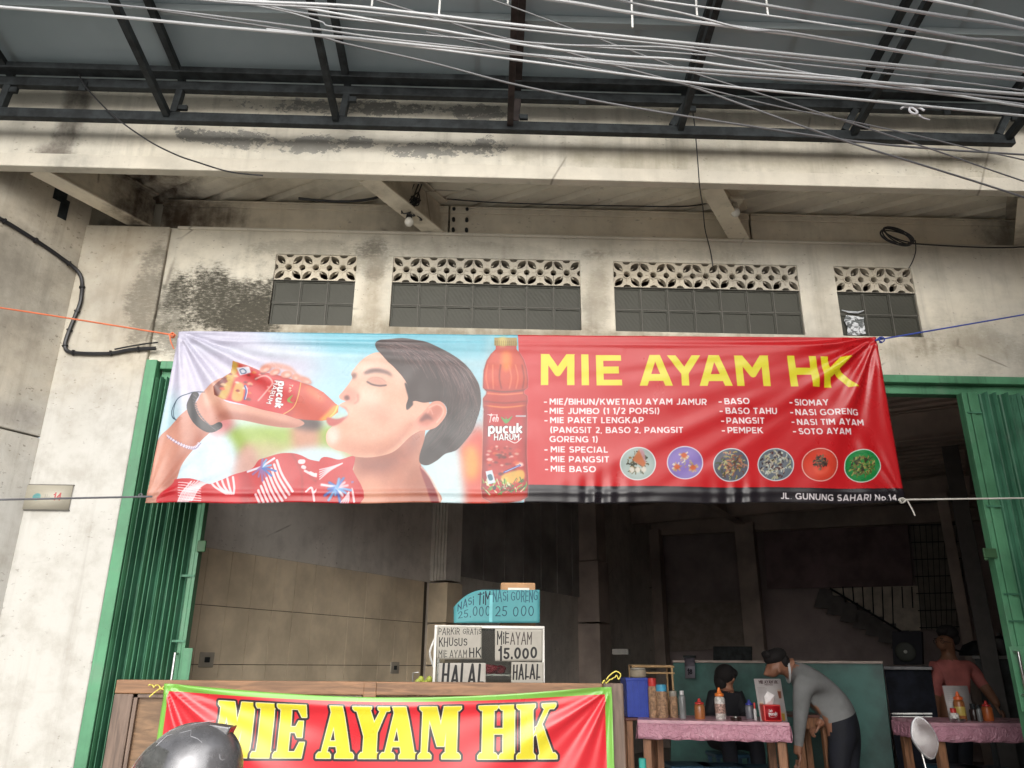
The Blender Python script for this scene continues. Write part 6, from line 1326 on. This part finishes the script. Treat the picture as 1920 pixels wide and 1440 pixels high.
hm = MB(); hm.ell(A(1461,1257,-.088), (.012,.007,.020), 10); ob('ear', hm, M_SKIN, MAN, smooth=True)
hm = MB(); cn_ = A(1477,1258); hm.tube([cn_+np.array([.015*math.cos(t)-.02*math.sin(t)*0, .085*math.cos(t), .085*math.sin(t)]) for t in np.linspace(0, 2*math.pi, 19)], .010, 6, caps=False); ob('collar', hm, simple('white_collar', (.6,.6,.6), .8), MAN, smooth=True)
fingers(MAN, A(1496,1417,-.20), (0,0,-1), (0,1,0), (-1,0,0), 1, .35); fingers(MAN, A(1531,1361,-.07), (-.85,0,-.5), (0,1,0), (.4,0,-.9), 1, .9)
# man in coral shirt at the back
YO = 2.75; A = lambda x, y, dy=0.0: atY(x, y, YO+dy)
J = {'pelvis': (A(1790,1345), (.15,.12)), 'waist': (A(1786,1315), (.135,.11)), 'chest': (A(1782,1268), (.165,.115)), 'neckb': (A(1780,1238), (.09,.075)), 'neck': (A(1778,1226), .052), 'skull': (A(1776,1203), (.082,.090)), 'top': (A(1775,1190), (.070,.078)), 'face': (A(1766,1209,-.035), (.058,.06)), 'chin': (A(1766,1219,-.03), .034),
 'shL': (A(1758,1252), .068), 'elL': (A(1752,1305), .05), 'wrL': (A(1756,1350,-.08), .034), 'haL': (A(1757,1366,-.1), (.034,.026)), 'shR': (A(1818,1248), .072), 'elR': (A(1846,1288,-.05), .052), 'wrR': (A(1866,1315,-.15), .036), 'haR': (A(1872,1326,-.18), (.036,.026)),
 'hipL': (A(1780,1365), .10), 'knL': (A(1776,1430), .075), 'anL': (np.array([A(1776,1400)[0],YO,FL+.09]), .048), 'toL': (np.array([A(1776,1400)[0]-.03,YO-.17,FL+.045]), .042),
 'hipR': (A(1803,1365), .10), 'knR': (A(1806,1430), .075), 'anR': (np.array([A(1806,1400)[0],YO,FL+.09]), .048), 'toR': (np.array([A(1806,1400)[0]-.03,YO-.17,FL+.045]), .042)}
E2 = [('pelvis','waist'),('waist','chest'),('chest','neckb'),('neckb','neck'),('neck','skull'),('skull','top'),('skull','face'),('face','chin'),('chest','shL'),('shL','elL'),('elL','wrL'),('wrL','haL'),('chest','shR'),('shR','elR'),('elR','wrR'),('wrR','haR'),('pelvis','hipL'),('hipL','knL'),('knL','anL'),('anL','toL'),('pelvis','hipR'),('hipR','knR'),('knR','anR'),('anR','toR')]
rg_ = {('neckb','neck'):1,('neck','skull'):1,('skull','top'):1,('skull','face'):1,('face','chin'):1,('wrL','haL'):1,('wrR','haR'):1,('elR','wrR'):1,('elL','wrL'):1}
for e in E2:
    if e[0] in ('hipL','hipR') or e[1] in ('hipL','hipR') or e[0] in ('knL','knR'): rg_[e] = 2
    if e[0] in ('anL','anR'): rg_[e] = 3
MO = person('person', 'man in coral shirt standing at the right-hand table looking left', J, E2, [M_OS, M_SKIN2, M_TRS, M_SHOE], rg_, (float(A(1790,1345)[0]), YO, FL), hem=(A(1790,1352), (0,0,-1)), push=[(A(1757,1206,-.09), .035, (-.022,-.012,-.004)), (A(1760,1201,-.085), .026, (.006,.010,0)), (A(1762,1214,-.09), .02, (-.006,-.006,0))])
hm = MB(); hm.ell(A(1777,1186), (.085,.098,.072), 18, M=np.array(Matrix.Rotation(R(12), 3, 'Y'))); hm.ell(A(1787,1198), (.048,.08,.06), 14); hm.ell(A(1768,1183,-.04), (.062,.05,.035), 12); ob('hair', hm, M_HAIR, MO, smooth=True)
hm = MB(); hm.ell(A(1784,1208,-.06), (.010,.014,.022), 10); ob('ear', hm, M_SKIN2, MO, smooth=True)
fingers(MO, A(1872,1326,-.18), (.35,-.4,-.85), (.7,.7,0), (-.3,.3,-.3), 1, .5, M_SKIN2); fingers(MO, A(1757,1366,-.1), (0,-.1,-1), (0,1,0), (1,0,0), 1, .5, M_SKIN2)
hm = MB(); gc_ = A(1760,1203,-.105)
for dx, dy in ((-.028,.01),(.022,-.022)): hm.tube([gc_+np.array([dx+.019*math.cos(a), dy+.006*math.cos(a), .015*math.sin(a)]) for a in np.linspace(0, 2*math.pi, 13)], .0022, 5, caps=False)
hm.tube([gc_+np.array([.04,-.02,.0]), A(1784,1205,-.065)], .0022, 5); ob('glasses', hm, M_BLACK, MO)
hm = MB(); hm.ell(gc_+np.array([-.02,.012,.026]), (.016,.010,.004), 8); hm.ell(gc_+np.array([.024,-.012,.027]), (.018,.008,.004), 8); ob('eyebrows', hm, M_HAIR, MO)
hm = MB(); hm.ell(A(1439,1254,-.058), (.011,.008,.004), 8); hm.ell(A(1437,1248,-.056), (.016,.010,.004), 8, M=np.array(Matrix.Rotation(R(30), 3, 'Y'))); ob('eye_and_brow', hm, M_HAIR, MAN)
# woman in black seated behind the pink table
YW = 2.55; A = lambda x, y, dy=0.0: atY(x, y, YW+dy); zs = FL+.50
xw = float(A(1362,1330)[0])
J = {'pelvis': ((xw-.02,YW+.05,zs+.08), (.16,.13)), 'waist': (A(1358,1350,.03), (.13,.105)), 'chest': (A(1360,1318), (.155,.11)), 'neckb': (A(1362,1297), (.08,.07)), 'neck': (A(1363,1289), .045), 'skull': (A(1362,1272), (.078,.085)), 'top': (A(1361,1264), (.068,.072)), 'face': (A(1369,1276,-.03), (.052,.055)), 'chin': (A(1370,1284,-.03), .030),
 'shL': (A(1336,1306), .062), 'elL': (A(1330,1345,-.05), .045), 'wrL': (A(1342,1356,-.24), .030), 'haL': (A(1348,1358,-.30), (.030,.022)), 'shR': (A(1386,1306), .062), 'elR': (A(1398,1345,-.05), .045), 'wrR': (A(1392,1352,-.26), .030), 'haR': (A(1388,1356,-.32), (.030,.022)),
 'hipL': ((xw-.11,YW-.02,zs+.06), .10), 'knL': ((xw-.12,YW-.42,zs+.05), .07), 'anL': ((xw-.12,YW-.42,FL+.09), .042), 'toL': ((xw-.12,YW-.57,FL+.045), .038), 'hipR': ((xw+.09,YW-.02,zs+.06), .10), 'knR': ((xw+.10,YW-.42,zs+.05), .07), 'anR': ((xw+.10,YW-.42,FL+.09), .042), 'toR': ((xw+.10,YW-.57,FL+.045), .038)}
rgw = dict(rg_); rgw.pop(('elR','wrR')); rgw.pop(('elL','wrL'))
MW = person('person', 'dark-haired person in black sitting behind the pink table', J, E2, [M_BLKS, M_SKIN, M_TRS, M_SHOE], rgw, (xw, YW, FL), push=[(A(1377,1275,-.075), .028, (.014,-.014,-.004))])
hm = MB(); hm.ell(A(1360,1264), (.092,.100,.085), 18); hm.ell(A(1352,1276,.02), (.06,.085,.10), 14); hm.ell(A(1374,1262,-.02), (.04,.07,.04), 10); ob('hair', hm, M_HAIR, MW, smooth=True)
fingers(MW, A(1348,1358,-.30), (.6,-.7,-.2), (.7,.6,0), (0,0,-1), .9, .4); fingers(MW, A(1388,1356,-.32), (-.5,-.8,-.2), (.8,-.5,0), (0,0,-1), .9, .4)
t = thing('plastic_stool', 'dark plastic stool under the seated person in black', 'stool', (xw, YW, FL)); ob('seat', MB().box(xw-.16,xw+.16,YW-.13,YW+.19,zs-.085,zs-.055), M_STL, t, bevel=.01)
for sx in (-1,1):
    for sy in (-1,1): ob('leg', MB().box(xw+sx*.13-.015,xw+sx*.13+.015,YW+.03+sy*.13-.015,YW+.03+sy*.13+.015,FL,zs-.086), M_STL, t)

# ------------------------------------------------------------------ rider with helmet, scooter mirror
HC = atY(357,1453,-2.3)
t = thing('motorcycle_helmet', 'glossy black full helmet with raised clear visor at the lower left', 'helmet', HC)
gh_ = G('helmet_shell', .16, .45, .7); nn_ = gh_.noise(7, 6, .6); gh_.col(gh_.mix(gh_.ramp(nn_, .35, .7), (.10,.10,.105), (.21,.21,.22))); gh_.rough(gh_.ramp(gh_.noise(30, 6, .7), .3, .8, .16, .42)); M_HEL = gh_.mat
m = MB(); m.ell(HC, (.132,.112,.128), 44)
vv = []
for (x, y, z) in m.v:
    dx, dz = (x-HC[0])/.132, (z-HC[2])/.128
    z2 = z+.012*max(0, dx)*max(0, dz); x2 = x+(.010*dz if dx > 0 else .004*dz)
    vv.append((x2, y, z2))
m.v = vv; ob('shell', m, M_HEL, t, smooth=True)
fin = [(.018,.125),(.057,.123),(.092,.118),(.100,.120),(.089,.092),(.075,.099),(.041,.112)]
m = MB(); m.prism(fin, -.030, .030, org=HC); ob('spoiler', m, M_HEL, t, fix=True, bevel=.005)
def on_shell(pts, r, off=.0015):
    P = []
    for u, v in pts:                                         # u, v in shell units seen from the camera side
        yy_ = -math.sqrt(max(.02, 1-(u/.132)**2-(v/.128)**2))*.112; P.append((HC[0]+u, HC[1]+yy_-off, HC[2]+v+.012*max(0,u/.132)*max(0,v/.128)))
    return P
M_WL = simple('pale_line', (.30,.30,.32), .3)
for pts in ([(-.02,.105),(.005,.112),(.012,.098),(.03,.092),(.045,.082)], [(.046,.085),(.068,.098),(.086,.085)], [(-.075,.075),(-.055,.098),(-.04,.102)], [(-.06,.108),(0,.125),(.05,.128)]): ob('decal_line', MB().tube(on_shell(pts, 0), .0009, 5), M_WL, t)
ob('round_emblem', MB().tube(on_shell([(.099+.014*math.cos(a)*.6, .055+.015*math.sin(a)) for a in np.linspace(0, 5.2, 12)], 0), .0016, 5), M_WL, t)
gv = G('visor_plastic', .0, 0, .5, (.80,.80,.72)); gv.b.inputs['Transmission Weight'].default_value = 1; gv.b.inputs['IOR'].default_value = 1.15
m = MB(); vs = []; N1, N2 = 14, 8
for i in range(N1+1):
    for j in range(N2+1):
        ph = R(100+160*i/N1); th = R(8+58*j/N2); rr_ = 1.10
        vs.append((HC[0]-.012+math.cos(ph)*.132*rr_*math.cos(th)*1.0, HC[1]+math.sin(ph-math.pi)*0+math.sin(ph)*.120*1.06*math.cos(th), HC[2]-.030+(.128*rr_)*math.sin(th)))
m.add(vs, [(i*(N2+1)+j, (i+1)*(N2+1)+j, (i+1)*(N2+1)+j+1, i*(N2+1)+j+1) for i in range(N1) for j in range(N2)])
vo = ob('visor', m, gv.mat, t, smooth=True)
hz = HC[2]; hx = HC[0]; hy = HC[1]
J = {'pelvis': ((hx+.18,hy,hz-.78), (.15,.17)), 'waist': ((hx+.17,hy,hz-.60), (.13,.15)), 'chest': ((hx+.11,hy,hz-.36), (.14,.18)), 'neckb': ((hx+.05,hy,hz-.21), (.08,.10)), 'neck': ((hx+.03,hy,hz-.14), .055), 'skull': ((hx,hy,hz-.02), .085),
 'shL': ((hx+.08,hy-.19,hz-.28), .075), 'elL': ((hx-.05,hy-.24,hz-.48), .05), 'wrL': ((hx-.28,hy-.26,hz-.48), .035), 'haL': ((hx-.35,hy-.26,hz-.46), .035), 'shR': ((hx+.08,hy+.19,hz-.28), .075), 'elR': ((hx-.05,hy+.24,hz-.48), .05), 'wrR': ((hx-.28,hy+.26,hz-.48), .035), 'haR': ((hx-.35,hy+.26,hz-.46), .035),
 'hipL': ((hx+.12,hy-.10,hz-.80), .10), 'knL': ((hx-.25,hy-.16,hz-.82), .08), 'anL': ((hx-.22,hy-.20,.10), .05), 'toL': ((hx-.36,hy-.20,.05), .042), 'hipR': ((hx+.12,hy+.10,hz-.80), .10), 'knR': ((hx-.25,hy+.16,hz-.82), .08), 'anR': ((hx-.22,hy+.20,.10), .05), 'toR': ((hx-.36,hy+.20,.05), .042)}
E3 = [e for e in E2 if e[0] != 'face' and e[1] not in ('top', 'face')]
person('person', 'rider below the frame whose head fills the black helmet', J, E3, [M_BLKS, M_SKIN, M_TRS, M_SHOE], {k: v for k, v in rgw.items()}, (hx, hy, 0))
MC = atY(1736,1396,-1.0); t = thing('scooter_mirror', 'bright scooter mirror on a thin chrome stem in front of the doorway', 'mirror', MC)
mp = [(450,1033),(425,1045),(400,1070),(382,1110),(372,1150),(371,1190),(378,1215),(398,1255),(425,1295),(448,1318),(474,1330),(500,1322),(522,1295),(545,1255),(557,1225),(558,1190),(552,1155),(538,1115),(518,1080),(498,1055),(475,1038)]
k = PXM(-1.0); mp = [((x/4.8+1640-1736)*k, -(y/4.8+1140-1396)*k) for x, y in mp]
nrm = np.array([-.24,-.96,.17]); nrm /= np.linalg.norm(nrm); axu = np.array([1,0,0])-nrm*nrm[0]; axu /= np.linalg.norm(axu); ayv = np.cross(nrm, axu)*-1; ayv = ayv if ayv[2] > 0 else -ayv
mp = [(x, y*1.06) for x, y in mp]
m = MB(); m.prism([(x*.93, y*.93) for x, y in mp], .0, .002, org=MC+nrm*.002, ax=axu, ay=ayv, an=nrm); ob('mirror_glass', m, simple('mirror_silver', (.9,.9,.9), .12, 1, var=.03, bump=0), t, fix=True)
m = MB(); m.prism(mp, -.018, .003, org=MC, ax=axu, ay=ayv, an=nrm); 
ob('mirror_shell', m, simple('mirror_shell', (.35,.35,.36), .3, .5), t, fix=True, bevel=.003)
s1_ = atY(1732,1418,-1.0); ob('stem', MB().tube([s1_+[0,.012,0.01], atY(1738,1440,-1.0)+[0,.01,0], atY(1745,1500,-1.0), atY(1762,1540,-1.0)], .0045, 8), M_CHROME, t, smooth=True)
hb0 = atY(1762,1540,-1.0); sc_ = thing('parked_scooter', 'scooter handlebar just below the frame carrying the bright mirror', 'scooter', (hb0[0]-.3, -1.0, .0)); M_SCB = simple('scooter_black', (.02,.02,.022), .3)
hx_ = hb0[0]-.32; ob('handlebar', MB().tube([(hx_-.34,-1.05,hb0[2]-.0),(hx_-.1,-1.0,hb0[2]+.0),(hx_+.1,-1.0,hb0[2]),(hx_+.34,-1.05,hb0[2])], .013, 8), M_SCB, sc_, smooth=True)
ob('front_cover', MB().prism([(-.10,-.04),(.10,-.04),(.17,-.45),(.12,-.62),(-.12,-.62),(-.17,-.45)], -.06, .04, org=(hx_,-1.02,hb0[2])), M_SCB, sc_, fix=True, bevel=.02)
ob('fork', MB().tube([(hx_-.06,-1.0,hb0[2]-.6),(hx_-.06,-1.1,.28)], .016, 8).tube([(hx_+.06,-1.0,hb0[2]-.6),(hx_+.06,-1.1,.28)], .016, 8), M_CHROME, sc_)
wh = [(.0,0)]; m = MB(); m.tube([(hx_,-1.1+.21*math.cos(a),.27+.21*math.sin(a)) for a in np.linspace(0, 2*math.pi, 25)], .045, 8, caps=False); ob('wheel', m, M_SCB, sc_, smooth=True)
ob('seat', MB().box(hx_-.13,hx_+.13,-.72,-.62+.45,.62,.74), M_SCB, sc_, bevel=.04); ob('body_shell', MB().box(hx_-.12,hx_+.12,-.97,-.2,.22,.61), M_SCB, sc_, bevel=.05)
m = MB(); m.tube([(hx_,-.32+.21*math.cos(a),.27+.21*math.sin(a)) for a in np.linspace(0, 2*math.pi, 25)], .045, 8, caps=False); ob('wheel', m, M_SCB, sc_, smooth=True)

# ------------------------------------------------------------------ wires on the facade
def px_rope(name, pts, Y, r, mat, lab, cat='wire', **kw):
    P = [atY(x, y, Y if not hasattr(Y, '__len__') else Y[i]) for i, (x, y) in enumerate(pts)]; return rope(name, P, r, mat, lab, cat, **kw)
def ret_pt(x, y): return atP(x, y, A0+RR*.012, RR)
def tape(pts, r, k):
    def f(m):
        P = spline(pts, 8, False)
        for i in range(0, len(P)-1, k): m.tube([P[i], P[i]*.5+P[i+1]*.5], r*1.5, 7)
    return f
W1 = [ret_pt(-60,380), ret_pt(0,410), ret_pt(50,440), ret_pt(110,480)]; W2_ = [atY(x, y, -.045) for x, y in ((150,515),(152,560),(140,595),(128,625),(122,650),(136,661),(200,663),(245,656),(292,653))]
rope('facade_cable', W1+W2_, .0125, M_CABLE, 'thick taped black cable bundle down the left corner to the gate', 'cable', n=8, extra=tape(W1+W2_, .0125, 9))
px_rope('facade_cable', [(215,655),(240,650),(270,645),(296,642)], -.055, .005, M_CABLE, 'short loose black cable end above the left gate jamb', 'cable')
px_rope('hanging_wire', [(148,140),(165,168),(213,217),(277,263),(330,290),(367,303),(430,322),(493,329)], [-.86,-.85,-.84,-.79,-.78,-.775,-.77,-.765], .0045, M_CABLE, 'thin black wire sagging across the left part of the fascia')
px_rope('hanging_wire', [(1297,196),(1303,240),(1308,300),(1312,350),(1318,390),(1322,430),(1332,470),(1337,500)], [-.79,-.78,-.77,-.76,-.3,-.05,-.02,.0], .0035, M_CABLE, 'thin black wire dropping past the fascia to the third window')
CO = atY(1683,443,-.12)
m = MB()
for k in range(6):
    rr_ = .098+.004*math.sin(k*2.1); m.tube([CO+np.array([rr_*math.cos(a)*1.0, .02*math.sin(a+k)+.005*k-.012, rr_*math.sin(a)*.50-.12*0*math.cos(a)-.035*math.cos(a)]) for a in np.linspace(0, 2*math.pi, 33)], .0045, 6, caps=False)
ob_ = ob('cable_coil', m, M_CABLE, smooth=True); tag(ob_, 'coil of black cable hanging above the rightmost window', 'cable coil')
px_rope('facade_cable', [(1703,456),(1760,460),(1850,464),(1920,463),(2050,455)], [-.10,-.06,-.05,-.05,-.05], .0050, M_CABLE, 'black cable running right from the coil along the wall top', 'cable')
px_rope('hanging_wire', [(1716,450),(1717,470),(1712,488),(1704,503)], [-.1,-.05,-.02,.0], .0035, M_CABLE, 'short black wire from the coil down to the rightmost window')
px_rope('conduit_cable', [(838,373),(900,378),(960,381),(1060,384),(1160,386),(1280,387),(1330,380),(1352,370)], -.02, .0045, M_CABLE, 'black cable clipped along the steel wall beam between the two lamps', 'cable')
px_rope('conduit_cable', [(560,372),(600,376),(650,378),(700,372),(730,360)], -.05, .009, M_CABLE, 'thick black cable sagging under the deck left of the tangled lamp', 'cable')
rgx = random.Random(9); P = []; c = atY(768,385,-.22)
for k in range(26): P.append(c+np.array([rgx.uniform(-.07,.08), rgx.uniform(-.05,.05), rgx.uniform(-.10,.10)]))
m = MB(); m.tube(spline(P, 5, False), .0048, 6)
for dx in (-.03, .0, .03, .05): m.tube(spline([c+[dx+.02,0,.16], c+[dx,-.02,.06], c+[dx*.4,0,-.05], c+[dx*.2-.01,0,-.10]], 6, False), .005, 6)
tag(ob('wire_tangle', m, M_CABLE, smooth=True), 'tangle of black wires around the lamp on the second joist', 'wires')
M_BULB = G('bulb_glass', .15, 0, .6, (.62,.60,.54)).mat
for x, y, Y, lab in ((767,416,-.22,'bare pale bulb below the tangle of black wires'),(1379,398,-.33,'bare pale bulb in its holder under the third joist')):
    c = atY(x, y, Y); t = thing('light_bulb', lab, 'light bulb', c); ob('glass', MB().ell(c, (.030,.030,.032), 16), M_BULB, t, smooth=True); ob('socket', MB().lathe([(.017,.026),(.019,.03),(.019,.062),(.012,.066)], c, 14), M_BLACK if x < 1000 else M_VENT, t, smooth=True)
    if x > 1000: ob('holder_plate', MB().box(c[0]-.045,c[0]+.045,c[1]-.05,c[1]+.05,c[2]+.0665,c[2]+.09), M_STEEL, t, bevel=.004)
# ------------------------------------------------------------------ overhead cables over the street
gc = G('cable_sheen_grey', .22, 0, .9, (.22,.225,.235)); M_OC = gc.mat; gd = G('cable_sheath_dark', .35, 0, .6, (.10,.10,.105)); M_OD = gd.mat; gl2 = G('cable_sheen_pale', .3, 0, .8, (.42,.43,.44)); M_OP = gl2.mat  # black cables greyed and paled: sky sheen and haze put into the colour
OC = [
 ([(-500,-30),(0,13),(213,31),(430,52),(640,70),(820,88),(1050,108),(1280,128),(1613,152),(1920,177),(2400,215)], -2.5, .0062, M_OP, 'sky-bright overhead cable that enters lowest at the left edge of the picture'),
 ([(-400,-60),(110,-2),(320,20),(560,50),(720,72),(900,92),(1280,134),(1613,160),(1920,187),(2400,235)], -2.52, .004, M_OC, 'grey overhead cable just above the lowest one at the left'),
 ([(100,-40),(400,-2),(640,10),(800,27),(973,47),(1280,80),(1613,115),(1920,147),(2400,200)], -2.6, .0058, M_OP, 'upper sky-bright cable of the close parallel pair crossing mid picture'),
 ([(100,-34),(400,2),(640,18),(973,55),(1280,87),(1613,122),(1920,152),(2400,208)], -2.6, .0042, M_OC, 'lower cable of the close parallel pair crossing mid picture'),
 ([(300,-30),(483,0),(640,27),(720,41),(827,57),(1000,87),(1150,104),(1280,112),(1400,128),(1640,153),(1920,200),(2400,270)], -2.45, .0052, M_OP, 'wavy sky-bright cable that dips across the middle of the awning'),
 ([(380,-30),(520,15),(640,34),(760,48),(920,72),(1050,84),(1180,87),(1280,92),(1420,118),(1640,160),(1920,196),(2400,262)], -2.42, .0045, M_OC, 'twisted grey cable beside the wavy sky-bright one'),
 ([(700,-45),(1040,0),(1160,20),(1280,38),(1513,68),(1700,98),(1920,133),(2400,215)], -2.65, .0066, M_OP, 'thickest sky-bright cable entering at the top centre'),
 ([(900,-60),(1140,-4),(1280,25),(1400,55),(1480,61),(1680,95),(1800,116),(1920,129),(2400,200)], -2.68, .0045, M_OC, 'grey cable weaving over the thickest sky-bright cable at upper right'),
 ([(300,20),(560,60),(653,83),(807,117),(960,157),(1107,187),(1287,218),(1580,262),(1750,279),(1920,290),(2400,320)], -1.9, .0052, M_OD, 'overhead cable crossing the truss low and leaving above the right pillar'),
 ([(640,-20),(853,45),(940,70),(1040,92),(1160,125),(1280,157),(1397,198),(1580,263),(1747,315),(1920,370),(2400,530)], -2.0, .0048, M_OD, 'steepest overhead cable slanting down to the right over the fascia'),
 ([(780,-40),(923,0),(1080,57),(1280,130),(1407,170),(1563,220),(1747,280),(1920,340),(2400,500)], -2.05, .0036, M_OD, 'thin cable just above the steepest one at right'),
 ([(800,60),(1100,125),(1280,157),(1447,197),(1570,222),(1713,253),(1847,285),(1920,300),(2400,410)], -2.1, .0032, M_OD, 'thinnest overhead cable between the low crossing cables at right'),
 ([(500,55),(760,85),(973,113),(1280,153),(1513,177),(1713,197),(1920,217),(2400,262)], -2.3, .0052, M_OP, 'sky-bright cable carrying the torn plastic tie at right'),
 ([(1100,-50),(1380,0),(1513,23),(1647,43),(1813,72),(1920,85),(2400,180)], -2.7, .006, M_OC, 'grey cable, fourth from the top where the cables leave at right'),
 ([(900,-45),(1280,8),(1447,30),(1613,55),(1780,79),(1920,105),(2400,200)], -2.7, .0036, M_OP, 'thin sky-bright cable, fifth from the top where the cables leave at right'),
 ([(1300,-60),(1597,0),(1763,29),(1847,41),(1920,55),(2400,160)], -2.75, .0065, M_OC, 'grey cable second from the top corner at right'),
 ([(1450,-60),(1740,-1),(1830,17),(1920,38),(2400,150)], -2.75, .0055, M_OP, 'sky-bright cable nearest the top right corner'),
 ([(-300,-55),(200,-25),(380,-6),(520,18),(600,40),(640,52),(900,74),(1280,100),(1600,131),(1920,170),(2400,240)], -2.35, .0034, M_OC, 'thin cable curving in from the top left to join the bundle'),
]
for pts, Y, r, mt, lab in OC:
    P = [atY(x, y, Y) for x, y in pts]; n_ = len(P)
    for i in range(n_): P[i] = P[i]
    rope('overhead_cable', P, r*.84, mt, lab, 'cable', n=8, group='overhead cables above the street')
c = atY(1722,203,-2.3); t = thing('plastic_tie', 'torn white plastic tie wrapped round an overhead cable at right', 'plastic tie', c); M_PT = simple('white_plastic', (.42,.42,.44), .4)
ob('wrap', MB().tube(spline([c+np.array([.020*math.cos(a)-.004*k, .01*math.sin(a), .024*math.sin(a)-.010]) for k, a in enumerate(np.linspace(0, 9, 12))], 3, False), .0042, 7), M_PT, t, smooth=True); ob('tail', MB().tube([c+[-.005,0,-.03], c+[.012,0,-.044], c+[.034,0,-.05]], [.004,.003,.002], 6), M_PT, t, smooth=True)
